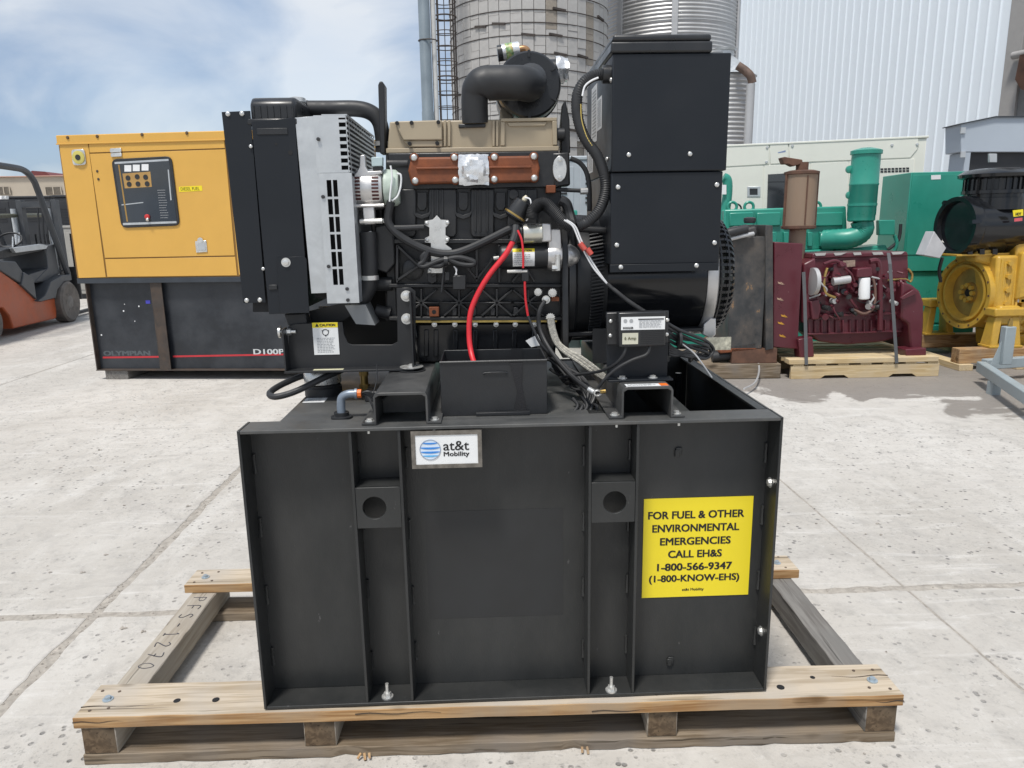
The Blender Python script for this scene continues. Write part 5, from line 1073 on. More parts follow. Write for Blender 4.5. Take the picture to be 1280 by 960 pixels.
win = face(rnd([(138.7,199),(214,195),(224.6,282),(151.7,285)],0.10), -0.050, 0.0135, 'window', MT['rubber'], None, 0.004)
MT['tint'] = mat('dark_glass', (0.020,0.025,0.031), 0.08, var=0.4, scale=2, rvar=0.03, spec=0.9)
face(rnd([(142,202),(211,198),(221.3,279),(154.5,281.7)],0.06), -0.0515, 0.0014, 'pane', MT['tint'], win)
face([(143,202.6),(210.5,198.6),(210.9,201),(143.4,205)], -0.0525, 0.0009, 'trim_reflection_strip', MT['galv'], win)
face([(153.5,278.8),(220.4,276.4),(220.8,279),(153.9,281.5)], -0.0525, 0.0009, 'trim_reflection_strip', MT['galv'], win)
face([(147.5,206),(149.2,206),(160,277),(158.2,277)], -0.0525, 0.0009, 'yellow_strip', mat('strip_yellow', (0.34,0.20,0.05), 0.4), win)  # flat yellow strip along the left of the pane
face([(152,255.5),(179,252.5),(179,253.6),(152,256.8)], -0.0525, 0.0009, 'trim_reflection_strip', MT['galv'], win)  # bright reflection line of the glass, painted as a pale strip
face([(209.5,212),(211,212),(214.5,250),(213,250.5)], -0.0525, 0.0009, 'trim_reflection_strip', MT['galv'], win)
face([(153,217),(187.8,214.5),(189.8,233.5),(156,235.5)], -0.0525, 0.0009, 'gauge_panel', mat('brass_panel', (0.42,0.25,0.08), 0.4), win)
for x in (155.5,166,177): face(rect(x,206.5-(x-155)*0.06,x+8.6,214.5-(x-155)*0.06), -0.0527, 0.0009, 'gauge', MT['paper'], win)
for x, y in ((160,222.5),(171.5,221),(182,221.5),(161.5,230.3),(172.5,230),(184,229.8)):
    c = FY.p(x,y,-0.053); B().lathe([(0.026,0),(0.026,0.002)], FY.M@c, FY.M.to_3x3()@Vector((0,-1,0)), 18).build('dial', MT['rubber'], win)
c = FY.p(184.5,271,-0.053); B().lathe([(0.026,0),(0.026,0.014),(0.015,0.02)], FY.M@c, FY.M.to_3x3()@Vector((0,-1,0)), 18).build('stop_button', mat('red_button', (0.5,0.03,0.03), 0.4), win)
c = FY.p(185,273,-0.06); B().cyl(FY.M@c, FY.M@(c+Vector((0,-0.02,-0.02))), 0.014, n=12).build('key', MT['zinc'], win)
lines(MT['inkgrey'], win, FY.M@FY.p(204,255,-0.053), 0.09, 0.30, 12, (cos(FY.rz),sin(FY.rz),0), (0,0,1), seed=5, th=0.2)
dl = face([(223.5,233.5),(252.3,232),(252.9,238.5),(224,240)], -0.038, 0.0016, 'fuel_label', MT['yellow'])
text('DIESEL FUEL', MT['ink'], dl, FY.M@FY.p(237.6,236,-0.039), 0.20, 0.032, (cos(FY.rz),sin(FY.rz),0))
for pts in ([(137,185.5),(151,184.7),(151.5,190),(137.3,190.8)], [(138,191.5),(151.6,190.8),(152,195.6),(138.3,196.2)]): face(rnd(pts,0.3), -0.050, 0.0135, 'hinge', MT['zinc'], None, 0.003)
hp_ = face(rnd([(88.5,187),(105,186),(107.5,206),(91,207)],0.25), -0.050, 0.0135, 'sounder', MT['zinc'], None, 0.004)
c = FY.p(98.3,196.8,-0.052); nrm = FY.M.to_3x3()@Vector((0,-1,0))
B().lathe([(0.065,0),(0.065,0.008),(0.05,0.012)], FY.M@c, nrm, 24).build('sounder_ring', mat('yellow_ring', (0.55,0.48,0.12), 0.4), hp_)
B().lathe([(0.028,0.010),(0.028,0.016)], FY.M@c, nrm, 18).build('sounder_hole', MT['rubber'], hp_)
lt = face([(243.5,301.5),(257.5,300.5),(259,315),(245,316)], -0.046, 0.0095, 'latch', MT['zinc'], None, 0.005)
face([(247,304),(256,303.5),(257,312),(248,312.5)], -0.050, 0.0035, 'latch_handle', MT['galv'], lt)
c = FY.p(250.5,300.5,-0.045); B().lathe([(0.03,0),(0.03,0.006)], FY.M@c, nrm, 16).build('latch_ring', MT['zinc'], lt)
for x, y in ((84.5,172),(121.5,170.5),(177.5,168.3),(233.5,166.2)): c = FY.p(x,y,-0.043); B().lathe([(0.018,0),(0.012,0.01)], FY.M@c, nrm, 8).build('roof_screw', mat('dark_screw_%d' % x, (0.10,0.06,0.03), 0.5), yg)
for x, y in ((121.5,214),(123,224)): c = FY.p(x,y,-0.037); B().lathe([(0.014,0),(0.010,0.006)], FY.M@c, nrm, 8).build('door_screw', MT['ygrust'], yg)
# its tank
TK = MT['ygtank']; zr = zb-0.056
B().box(0.0, L_, 0.05, W2-0.05, 0.012, zr).build('tank_shell', TK, yg, local=True)
B().box(-0.004, L_+0.01, -0.02, W2, 0.0, 0.011).build('tank_foot', MT['ygrust'], yg, local=True, bevel=0.002)
B().box(-0.002, 0.010, -0.012, 0.049, 0.0115, zr).build('tank_end', MT['ygrust'], yg, local=True)
x0 = FY.p(187,352,-0.012).x; x1 = FY.p(201,352,-0.012).x
B().box(x0, x0+0.012, -0.012, 0.0495, 0.0115, zr).build('tank_rib', MT['ygrust'], yg, local=True); B().box(x0+0.0125, x1, -0.012, -0.002, 0.0115, zr).build('tank_rib', MT['ygrust'], yg, local=True)
for px_ in (128.5, 216):
    e = 202 if px_ < 200 else 372; yA = 446.9 if px_ < 200 else 445.6; yB = 446 if px_ < 200 else 442.7
    FY.poly([(px_,yA-1.1),(e,yB-1.1),(e,yB+1.1),(px_,yA+1.1)], 0.0485, 0.0012).build('red_stripe', mat('red_stripe_%d' % px_, (0.50,0.03,0.04), 0.5), yg, local=True)
text('OLYMPIAN', mat('faded_letter', (0.085,0.10,0.11), 0.5), yg, FY.M@FY.p(158.5,441.5,0.0485), 0.54, 0.055, (cos(FY.rz),sin(FY.rz),0), thick=0.05)
text('D100P', mat('white_letter', (0.55,0.57,0.58), 0.5), yg, FY.M@FY.p(336,439.6,0.0485), 0.345, 0.058, (cos(FY.rz),sin(FY.rz),0), thick=0.03)
c = FY.p(185,377.5,0.048); B().obox(FY.M@c, (0.05,0.004,0.035), (0,0,FY.rz)).build('blue_tape', mat('blue_tape', (0.06,0.06,0.45), 0.5), yg)
rr = random.Random(2)
for k in range(7):
    c = FY.p(rr.uniform(120,200), rr.uniform(362,430), 0.049); r_ = rr.uniform(0.005,0.011); B().lathe([(r_,0),(r_*0.6,0.0015)], FY.M@c, nrm, 8).build('paint_chip', MT['paper'], yg)
for k, (px_, l_) in enumerate(((143, 0.32), (700, 0.32))):
    c = FY.p(px_, 471, 0.03) if k == 0 else Vector((2.6, 0, 0)); cx_ = c.x+0.05
    o = B().box(cx_-0.13, cx_+0.13, 0.0 if k == 0 else 0.1, 1.05, -0.10, -0.001).build('wood_block', MT['woodd'], None, bevel=0.004)
    o.matrix_basis = FY.M @ o.matrix_basis
    tag(o, 'dark wooden block wedged under the left end of the yellow generator' if k == 0 else 'dark wooden block under the right end of the yellow generator', 'wood block', 'blocks under the yellow generator')

# ---- forklift at the left edge
FK = Frame(g(88, 403), radians(95))
fk = thing('forklift', 'orange and grey forklift with dark overhead guard parked beside the yellow generator', 'forklift', FK.o, FK.rz)
MT['fkorange'] = mat('forklift_orange', (0.42,0.085,0.025), 0.45, var=0.15, scale=3, dirt=(0.18,0.07,0.04), damt=0.5, dscale=2.5)
MT['fkgrey'] = mat('forklift_grey', (0.060,0.066,0.074), 0.5, var=0.2, scale=4, dirt=(0.11,0.105,0.10), damt=0.4, dscale=3)
MT['tyre'] = mat('worn_tyre', (0.125,0.113,0.103), 0.85, var=0.35, scale=9, bump=0.6, bscale=40, dirt=(0.21,0.185,0.165), damt=0.7, dscale=5)
def fpoly(name, pix, yl, dep, m, bev=0.01): return FK.poly(pix, yl, dep).build(name, m, fk, bevel=bev, local=True)
fpoly('body', [(-30,330),(0,338),(25,356),(50,376),(71,372),(71,398),(17,411),(12,395),(4,385),(-6,384),(-14,396),(-20,415),(-75,418),(-80,330)], 0.10, 0.95, MT['fkorange'], 0.02)
fpoly('hood', [(-60,318),(-20,324),(20,327),(29,340),(26,354),(0,337.5),(-30,329),(-70,328)], 0.08, 0.99, MT['fkgrey'], 0.015)
fpoly('step', [(30,340),(42,347),(46,374),(27,356)], 0.06, 0.4, MT['fkgrey'], 0.01)
fpoly('floor_plate', [(28,346),(62,335),(80,338),(60,352),(36,354)], 0.16, 0.85, MT['fkgrey'], 0.005)
fpoly('fender', [(48,376),(57,369),(64,352),(78,344),(89,343),(90,350),(80,352),(72,362),(70,372),(52,377)], 0.03, 0.3, MT['fkgrey'], 0.008)
fpoly('cowl', [(58,308),(68,305),(74,340),(62,352),(44,352),(60,335)], 0.15, 0.8, MT['fkgrey'], 0.01)
fpoly('dashboard', [(-5,316),(8,311),(66,305),(68,311),(40,316),(10,322),(-4,325)], 0.2, 0.7, MT['rubber'], 0.01)
fpoly('counterweight', [(-150,330),(-81,330),(-76,416),(-140,416),(-155,380)], 0.05, 1.05, MT['fkorange'], 0.05)
for yl in (0.10, 0.98):
    b = B(); P_ = [FK.p(x,y,yl if True else 0) for x, y in ((85,343),(66,290),(48,240),(41,224),(30,213),(14,209),(-20,205),(-60,206))] if yl < 0.5 else None
    if P_ is None: P_ = [Vector((p.x, 0.98, p.z)) for p in PG]
    else: PG = P_
    b.tube(P_, 0.052, 8, 4); b.build('overhead_guard', MT['fkgrey'], fk, local=True)
    b = B(); b.tube([PG[-1]*1.0+Vector((0,yl-0.10,0)), Vector((PG[-1].x-0.15, yl, 1.2))], 0.05, 8, 1); b.build('guard_post', MT['fkgrey'], fk, local=True)
for k in range(6):
    t = k/5; x = PG[4].x+(PG[-1].x-PG[4].x)*t; B().bar((x,0.10,PG[4].z+0.04+0.02*t), (x,0.98,PG[4].z+0.04+0.02*t), 0.05, 0.02).build('guard_bar', MT['fkgrey'], fk, local=True)
def wheel(cpx, cpy, r_, yl, xl=None, z=None):
    c = FK.p(cpx, cpy, yl) if xl is None else Vector((xl, yl, z)); 
    b = B(); b.lathe([(r_*0.66,0.02),(r_*0.9,0.0),(r_,0.03),(r_,0.21),(r_*0.9,0.24),(r_*0.6,0.22)], (c.x,yl,r_), (0,1,0), 36); tw = b.build('wheel', MT['tyre'], fk, local=True)
    b = B(); b.lathe([(r_*0.64,0.03),(r_*0.60,0.05),(r_*0.30,0.02),(r_*0.10,0.015)], (c.x,yl,r_), (0,1,0), 28); b.xf(FK.M).build('rim', mat('dirty_rim', (0.16,0.15,0.14), 0.7, var=0.4, scale=12), tw)
    for k in range(6):
        t = 2*pi*k/6; b = B(); b.cyl((c.x+r_*0.42*cos(t),yl+0.015,r_+r_*0.42*sin(t)), (c.x+r_*0.42*cos(t),yl+0.045,r_+r_*0.42*sin(t)), 0.022, n=6); b.xf(FK.M).build('wheel_nut', MT['tyre'], tw)
    return c
wf = wheel(90, 379, 0.36, -0.02); wheel(0,0,0.36,0.85,wf.x,0.36)
wr = wheel(-8, 408, 0.29, 0.06); wheel(0,0,0.29,0.80,wr.x,0.29)
# mast, seen end on beyond the wheel
mx_ = wf.x+0.42
for yl in (0.20, 0.78):
    B().box(mx_, mx_+0.14, yl, yl+0.09, 0.15, 2.15).build('mast_channel', MT['fkgrey'], fk, local=True, bevel=0.004); B().cyl((mx_-0.02,yl+0.14,0.3),(mx_-0.02,yl+0.14,2.0),0.045,n=14).build('lift_cylinder', MT['galv'], fk, local=True)
B().box(mx_-0.01, mx_+0.13, 0.29, 0.78, 2.02, 2.12).build('mast_crosshead', MT['fkgrey'], fk, local=True); B().box(mx_+0.15, mx_+0.19, 0.05, 1.03, 0.35, 0.95).build('fork_carriage', MT['rubber'], fk, local=True)
for yl in (0.22, 0.75): B().box(mx_+0.19, mx_+1.2, yl, yl+0.10, 0.05, 0.10).build('fork', MT['rubber'], fk, local=True)
b = B(); c = FK.p(12,300,0.5); b.tube([c+Vector((0.19*cos(t)*0.5,0.19*sin(t),0.19*cos(t)*0.6)) for t in [2*pi*k/24 for k in range(24)]], 0.016, 6, 1, closed=True); b.build('steering_wheel', MT['rubber'], fk, local=True)
fpoly('seat', [(-60,300),(-48,300),(-40,316),(-10,318),(-10,326),(-60,322)], 0.30, 0.45, MT['rubber'], 0.03)
for k in range(5): B().box(mx_+0.20, mx_+0.23, 0.10+k*0.20, 0.13+k*0.20, 0.95, 1.55).build('load_backrest', MT['rubber'], fk, local=True)
for k in range(3):
    b = B(); b.tube([(mx_-0.05,0.35+k*0.07,2.0),(mx_-0.10,0.36+k*0.07,1.5),(mx_-0.04,0.38+k*0.06,1.0),(mx_-0.12,0.36+k*0.07,0.7)], 0.014, 6, 5); b.build('hydraulic_hose', MT['rubber'], fk, local=True)
for x, y in ((4,247),(9,247)): fpoly('work_light', rect(x-2,y-2.2,x+2,y+2.2), 0.3, 0.05, MT['paper'], 0.004)
for k, (x, y) in enumerate(((16,296),(20,293),(24,291))): b = B(); c = FK.p(x,y+14,0.4); b.cyl(c, FK.p(x,y,0.4), 0.012, n=8); b.build('lever', MT['zinc'], fk, local=True)
fpoly('console', [(16,310),(52,305),(60,307),(58,311),(20,316)], 0.12, 0.06, MT['galv'], 0.004)
# yellow-black boom across the guard
b = B(); b.cyl(FK.p(-10,270,0.9), FK.p(52,269,0.9), 0.035, n=10); b.build('guard_rail', mat('hazard_rail', (0.10,0.10,0.07), 0.5, var=0.3), fk, local=True)

# ---- things beyond the forklift
def simple_set(name, label, cat, px0, pyt, px1, Y, m, dep, group=None, vents=True, zb_=0.12, rz=0.0):
    a, c = q(px0, pyt, Y), q(px1, pyt, Y); t = thing(name, label, cat, ((a.x+c.x)/2, Y+dep/2, 0), rz, group)
    wd = (c.x-a.x)/2; zt_ = a.z
    B().box(-wd, wd, -dep/2, dep/2, zb_, zt_-0.06).build('housing', m, t, bevel=0.02, local=True); B().box(-wd-0.02, wd+0.02, -dep/2-0.02, dep/2+0.02, zt_-0.059, zt_).build('roof', m, t, bevel=0.015, local=True)
    B().box(-wd+0.05, wd-0.05, -dep/2+0.05, dep/2-0.05, 0.0, zb_-0.001).build('base_frame', MT['rubber'], t, local=True)
    for k in range(2):
        xx = -wd+0.06+k*(wd); B().box(xx, xx+wd-0.1, -dep/2-0.012, -dep/2-0.001, zb_+0.1, zt_-0.15).build('door', m, t, bevel=0.006, local=True)
        if vents:
            for j in range(6): B().box(xx+0.08, xx+wd-0.2, -dep/2-0.024, -dep/2-0.0125, zt_-0.35-j*0.07, zt_-0.32-j*0.07).build('louvre', MT['rubber'], t, local=True)
    return t
MT['bgblack'] = mat('dull_black_machine', (0.020,0.022,0.026), 0.5, var=0.3, scale=2, dirt=(0.05,0.05,0.05), damt=0.4)
simple_set('dark_machine', 'black boxy machine behind the forklift overhead guard', 'machine', -40, 246, 62, 22, MT['bgblack'], 1.4)
simple_set('dark_machine', 'taller black machine between the forklift and the yellow generator', 'machine', 66, 244, 150, 20, MT['bgblack'], 1.4)
simple_set('pale_machine', 'low grey enclosed machine showing beside the lower corner of the yellow generator', 'machine', 78, 282, 190, 18, mat('pale_machine_paint', (0.34,0.33,0.30), 0.5, dirt=(0.2,0.18,0.16)), 1.2)
pj = thing('engine_pallet', 'dark bare engine core standing by the forklift mast', 'engine', (q(62,330,19).x, 19, 0))
b = B(); b.box(-0.5,0.5,-0.3,0.3,0.15,0.75); b.box(-0.35,0.3,-0.2,0.2,0.75,1.2); b.build('block', MT['rubber'], pj, bevel=0.03, local=True, kind='stuff')
for x in (-0.3,0.0,0.28): B().cyl((x,-0.32,0.5),(x,-0.40,0.5),0.1,n=14).build('flange', MT['bgblack'], pj, local=True)
B().box(-0.6,0.6,-0.45,0.45,0.0,0.149).build('pallet_base', MT['wooddx'], pj, local=True)
tb_ = thing('far_building', 'low tan building with glass block windows and reddish roof edge beyond the forklift', 'building', (q(20,260,42).x, 44, 0))
MT['tan'] = mat('tan_wall', (0.47,0.41,0.33), 0.8, var=0.08, scale=0.6, dirt=(0.36,0.31,0.25), damt=0.4, dscale=0.7)
zt_ = q(60,221,42).z
B().box(-14, 9, -2, 2, 0, zt_).build('wall', MT['tan'], tb_, local=True); B().box(-14.1, 9.1, -2.12, 2.1, zt_, zt_+0.06).build('roof', mat('red_roof', (0.42,0.26,0.20), 0.7), tb_, local=True, bevel=0.03)
c = q(44,213,42); B().prism([(0.6,zt_+0.06),(1.9,zt_+0.06),(1.6,zt_+0.30),(0.9,zt_+0.36)], 'y', -1.6, 1.0).build('roof_hump', MT['roofh'] if 'roofh' in MT else mat('dark_red_cover', (0.16,0.045,0.045), 0.7), tb_, local=True)
for (xa, xb) in ((-10,14),(57,78),(95,110)):
    a, c = q(xa,234,42), q(xb,243,42); cx0, cx1 = a.x-tb_.location.x, c.x-tb_.location.x
    wn = B().box(cx0, cx1, -2.06, -2.001, c.z, a.z).build('window', mat('block_window_%d' % xa, (0.13,0.11,0.085), 0.35, var=0.4, scale=4), tb_, local=True)
    nb = max(2, int((cx1-cx0)/0.28))
    for k in range(nb+1): B().box(cx0+(cx1-cx0)*k/nb-0.025, cx0+(cx1-cx0)*k/nb+0.025, -2.09, -2.061, c.z, a.z).xf(mw(tb_)).build('mullion', MT['tan'], wn)

# ---- silos, ladder, pole
SY = 22.0; cS = q(661, 60, SY); RS = 88.5*22.3/FPX
silo = thing('stave_silo', 'tall grey concrete stave silo ringed with rusty steel hoops', 'silo', (cS.x, SY+RS*0.0, 0))
MT['stave'] = mat('stave_concrete', (0.45,0.44,0.425), 0.9, var=0.14, scale=3.5, bump=0.8, bscale=22, dirt=(0.33,0.31,0.285), damt=0.45, dscale=1.6)
MT['stave2'] = mat('stave_stained', (0.33,0.295,0.25), 0.9, var=0.25, scale=3.5, bump=0.8, bscale=22, dirt=(0.13,0.10,0.075), damt=0.7, dscale=1.6)
MT['hoop'] = mat('rusty_hoop', (0.055,0.045,0.040), 0.8, var=0.4, scale=10)
B().lathe([(RS-0.05,0),(RS-0.05,13.0)], (0,0,0), (0,0,1), 72).build('core', MT['jointfill'], silo, local=True)
sw = 2*pi*(RS)/round(2*pi*RS/0.292); ns_ = round(2*pi*RS/0.292); sh = 0.76
sb_ = B(); sb_.box(-sw/2+0.006, sw/2-0.006, -0.05, 0.02, 0.004, sh-0.004)
SME = sb_.mesh('stave', MT['stave'], 25, centre=False)[0]; SME2 = SME.copy(); SME2.materials[0] = MT['stave2']
rr = random.Random(17)
for k in range(ns_):
    t = 2*pi*k/ns_
    if sin(t) > 0.12: continue
    for j in range(8):
        z = 3.3+j*sh+(sh/2 if k % 2 else 0); d = RS-0.02+rr.uniform(-0.006,0.006)
        inst(SME2 if rr.random() < 0.035 else SME, 'stave', (d*cos(t), d*sin(t), z), silo, (0, rr.uniform(-.006,.006), t+pi/2+rr.uniform(-.008,.008)), local=True)
z = 3.2
while z < 10:
    b = B(); b.tube([((RS+0.035)*cos(2*pi*k/64), (RS+0.035)*sin(2*pi*k/64), z+0.02*sin(2*pi*k/64*2+z)) for k in range(64)], 0.0125, 5, 1, closed=True); b.build('hoop', MT['hoop'], silo, local=True)
    for k in range(2):
        t = -pi/2+rr.uniform(-1.2,1.2); b = B(); b.bar(((RS+0.05)*cos(t-0.08),(RS+0.05)*sin(t-0.08),z+0.03), ((RS+0.05)*cos(t+0.08),(RS+0.05)*sin(t+0.08),z-0.01), 0.05, 0.05); b.build('hoop_lug', MT['hoop'], silo, local=True)
    z += rr.choice((0.30,0.36,0.40,0.44))
# metal grain bin
GY = 24.5; cG = q(836, 40, GY); RG = 77*24.9/FPX
gb = thing('grain_bin', 'large corrugated galvanised grain bin beside the stave silo', 'silo', (cG.x, GY, 0))
MT['corr'] = mat('weathered_galvanised', (0.52,0.52,0.52), 0.45, 0.4, var=0.18, scale=1.2, dirt=(0.36,0.355,0.35), damt=0.6, dscale=1.0, stretch=(1,1,0.25))
prof = []; z = 2.5
while z < 12: prof.append((RG+0.014*sin(2*pi*z/0.1067), z)); z += 0.1067/6
B().lathe(prof, (0,0,0), (0,0,1), 72).build('corrugated_wall', MT['corr'], gb, local=True, smooth=80)
B().lathe([(RG+0.03,0),(RG+0.03,2.5)], (0,0,0), (0,0,1), 72).build('lower_wall', MT['corr'], gb, local=True)
for px_ in (823, 770, 905):
    u = (px_-836)/80; t = -pi/2+math.asin(max(-1,min(1,u))); b = B(); b.box(-0.085,0.085,-0.03,0.03,0,12); b.xf(Matrix.Translation(((RG+0.03)*cos(t),(RG+0.03)*sin(t),0)) @ Matrix.Rotation(t+pi/2,4,'Z')); b.build('stiffener', MT['corr'], gb, local=True)
for k in range(6):
    zz = 3+k*1.4; B().tube([((RG+0.016)*cos(2*pi*i/48),(RG+0.016)*sin(2*pi*i/48),zz) for i in range(48)], 0.012, 5, 1, closed=True).build('seam', MT['corr'], gb, local=True)
# small hopper bin with conical roof and brown downpipe
HY = 19.0; cH = q(903, 120, HY); RH = q(940,120,HY).x-cH.x
hb_ = thing('hopper_bin', 'small corrugated metal bin with cone roof and brown elbow pipe', 'bin', (cH.x, HY, 0)); zt_ = q(925,98,HY).z
prof = []; z = 1.0
while z < zt_: prof.append((RH+0.016*sin(2*pi*z/0.1067), z)); z += 0.1067/6
B().lathe(prof, (0,0,0), (0,0,1), 48).build('corrugated_wall', MT['corr'], hb_, local=True, smooth=80)
B().lathe([(RH*0.9,0),(RH*0.9,0.999)], (0,0,0), (0,0,1), 32).build('base', MT['corr'], hb_, local=True)
B().lathe([(RH+0.06,zt_+0.005),(RH+0.02,zt_+0.03),(0.22,zt_+0.50),(0.22,zt_+0.62)], (0,0,0), (0,0,1), 24).build('cone_roof', MT['galv'], hb_, local=True, smooth=20)
B().lathe([(0.26,zt_+0.621),(0.30,zt_+0.66),(0.05,zt_+0.72)], (0,0,0), (0,0,1), 20).build('roof_cap', MT['galv'], hb_, local=True)
pp = [q(922,82,HY-0.9), q(931,88,HY-0.95), q(938,95,HY-1.0), q(940.5,104,HY-1.0)]; pp = [p-Vector((cH.x,HY,0)) for p in pp]
B().tube(pp, 0.095, 12, 6).build('elbow_pipe', mat('brown_pipe', (0.13,0.085,0.065), 0.6, var=0.3), hb_, local=True)
p_ = q(938.5,105,HY-1.0)-Vector((cH.x,HY,0)); B().cyl((p_.x,p_.y,0.0),(p_.x,p_.y,p_.z),0.10,n=16).build('downpipe', MT['corr'], hb_, local=True)
# caged ladder
LY = 20.2; cL = q(557, 60, LY); rL = 12.5*LY/FPX
ld = thing('caged_ladder', 'thin steel caged ladder running up the left side of the stave silo', 'ladder', (cL.x, LY, 0))
for k in range(7):
    t = radians(-190+k*200/6) ; B().cyl((rL*cos(t),rL*sin(t),2.2),(rL*cos(t),rL*sin(t),10),0.012,n=5).build('cage_bar', MT['hoop'], ld, local=True)
z = 2.4; k = 0
while z < 9.5:
    B().tube([((rL+0.014)*cos(2*pi*i/24),(rL+0.014)*sin(2*pi*i/24),z) for i in range(24)], 0.020 if k % 4 == 0 else 0.012, 5, 1, closed=True).build('cage_hoop', MT['hoop'], ld, local=True); z += 0.36; k += 1
for sx_ in (-0.2, 0.2): B().box(sx_-0.02, sx_+0.02, rL-0.02, rL+0.02, 0, 10).build('ladder_rail', MT['hoop'], ld, local=True)
z = 0.4
while z < 9.8: B().cyl((-0.2,rL,z),(0.2,rL,z),0.012,n=5).build('rung', MT['hoop'], ld, local=True); z += 0.3
pY = 15.0; cP = q(535, 147, pY); wp = 6.7*pY/FPX
pole = thing('steel_pole', 'tall blue grey steel pole with a white conduit standing before the stave silo', 'pole', (cP.x, pY, 0))
B().lathe([(wp*1.06,0),(wp*1.06,q(535,140,pY).z),(wp,q(535,139,pY).z),(wp*0.95,11)], (0,0,0), (0,0,1), 20).build('shaft', mat('blue_grey_paint', (0.19,0.23,0.26), 0.45, 0.1, var=0.12, scale=2), pole, local=True)
B().cyl((wp*1.5,0.05,0),(wp*1.5,0.05,11),wp*0.45,n=12).build('conduit', mat('white_conduit', (0.55,0.55,0.54), 0.5, var=0.1), pole, local=True)
for zz in (2.5,5.0,6.6): B().tube([(wp*0.45+wp*1.6*cos(2*pi*i/16),0.02+wp*1.3*sin(2*pi*i/16),zz) for i in range(16)], 0.012, 5, 1, closed=True).build('band', MT['hoop'], pole, local=True)

# ---- white ribbed metal building
ang = radians(108.9); wd_ = Vector((cos(ang), sin(ang), 0))
cW = q(1258, 60, 19.5); 
bd = thing('metal_building', 'tall white ribbed metal building behind the green generator', 'building', (cW.x, 19.5, 0), ang)
# local x runs along the wall away from its near corner, local y points away from the yard
MT['wallwhite'] = mat('white_wall_sheet', (0.77,0.83,0.88), 0.5, var=0.03, scale=0.5, dirt=(0.69,0.745,0.79), damt=0.35, dscale=0.5, stretch=(1,1,0.3))
pw = 0.915
def ribprof(n, hgt=0.035):
    pts = []
    for i in range(n):
        x = i*0.305; pts += [(x,0),(x+0.245,0),(x+0.262,hgt),(x+0.288,hgt)]
    pts.append((n*0.305,0)); return pts
prf = ribprof(3); pv = []
pb_ = B(); n_ = len(prf)
pb_.add([(p[0]+0.002, p[1], 0) for p in prf]+[(p[0]+0.002, p[1], 10.3) for p in prf]+[(p[0]+0.002, p[1]+0.0-0.004, 0) for p in prf][:0], [(i,i+1,n_+i+1,n_+i) for i in range(n_-1)])
PME = pb_.mesh('wall_panel', MT['wallwhite'], 0, centre=False)[0]
# rib relief faces the yard: local +y or -y, whichever looks at the camera
sgn = 1.0 if (mw(bd).inverted() @ CP).y > 0 else -1.0
for k in range(18):
    o = inst(PME, 'wall_panel', (k*pw, 0.0, 0.0), bd, (0,0,0), (1,sgn,1), local=True)
    o = inst(PME, 'wall_panel', (k*pw, -0.02*sgn, 10.31), bd, (0,0,0), (1,sgn,0.5), local=True)
B().box(0.0, 18*pw, *(sorted((-0.3*sgn, -0.03*sgn))), 0, 15.4).build('wall_core', MT['wallwhite'], bd, local=True)
a = bd
B().box(-0.02, 18*pw, *(sorted((0.002*sgn, 0.07*sgn))), 10.26, 10.36).build('flashing', mat('dark_flashing', (0.07,0.075,0.08), 0.5), bd, local=True)
MT['trim'] = mat('grey_trim', (0.33,0.32,0.31), 0.5, var=0.05); MT['trimd'] = mat('dark_grey_trim', (0.20,0.20,0.20), 0.5, var=0.1)
B().box(-0.42, -0.005, *(sorted((-0.3*sgn, 0.02*sgn))), 0, 15.4).build('corner_trim', MT['trim'], bd, local=True, bevel=0.01)
B().box(-3.5, -0.425, *(sorted((-0.3*sgn, -0.06*sgn))), 0, 15.4).build('door_panel', MT['trimd'], bd, local=True)
for k in range(8): B().box(-3.5+k*0.38, -3.47+k*0.38, *(sorted((-0.059*sgn, -0.03*sgn))), 0, 15.4).build('panel_rib', MT['trim'], bd, local=True)
# rusty bracket fixed by the corner
iB = mw(bd).inverted(); p = iB @ q(1276, 90, 18.6)
d = (q(1276,90,18.6)-CP); lo_ = iB @ CP; dl_ = iB.to_3x3() @ ray(1274, 68); t = (0.15*sgn-lo_.y)/dl_.y; pp = lo_+dl_*t
B().cyl((pp.x-0.45,0.15*sgn,pp.z),(pp.x+0.16,0.15*sgn,pp.z),0.09,n=12).build('bracket_arm', MT['trim'], bd, local=True)
B().prism([(pp.x-1.0,pp.z-0.05),(pp.x-0.13,pp.z-0.05),(pp.x-0.08,pp.z-0.6),(pp.x-0.25,pp.z-0.85),(pp.x-1.0,pp.z-1.2)], 'y', min(0.03*sgn,0.3*sgn), max(0.03*sgn,0.3*sgn)).build('rusty_bracket', mat('rust_brown', (0.075,0.036,0.022), 0.7, var=0.4, scale=4), bd, local=True)
# ---- cream enclosed generator
oC = q(1150, 260, 10.6); FC = Frame((oC.x, 10.6, 0.0), radians(-20))
cg = thing('cream_generator', 'long cream enclosed generator behind the green generator', 'generator', FC.o, FC.rz)
MT['cream'] = mat('cream_paint', (0.72,0.72,0.65), 0.45, var=0.04, scale=1.5, dirt=(0.64,0.63,0.56), damt=0.35, dscale=1.2)
zc = FC.p(1150,170,0).z; LC = 4.6
B().box(-LC, 0, 0.0, 1.35, 0.35, zc-0.03).build('housing', MT['cream'], cg, bevel=0.01, local=True)
B().box(-LC-0.02, 0.02, -0.02, 1.37, zc-0.029, zc).build('roof', MT['cream'], cg, bevel=0.006, local=True)
B().box(-LC, 0, 0.05, 1.30, 0.0, 0.349).build('base_tank', MT['bgblack'], cg, local=True)
def csheet(pix, name='panel', m=None, dep=0.012): return FC.poly(pix, -dep, dep-0.001).build(name, m or MT['cream'], cg, bevel=0.003, local=True, seg=1)
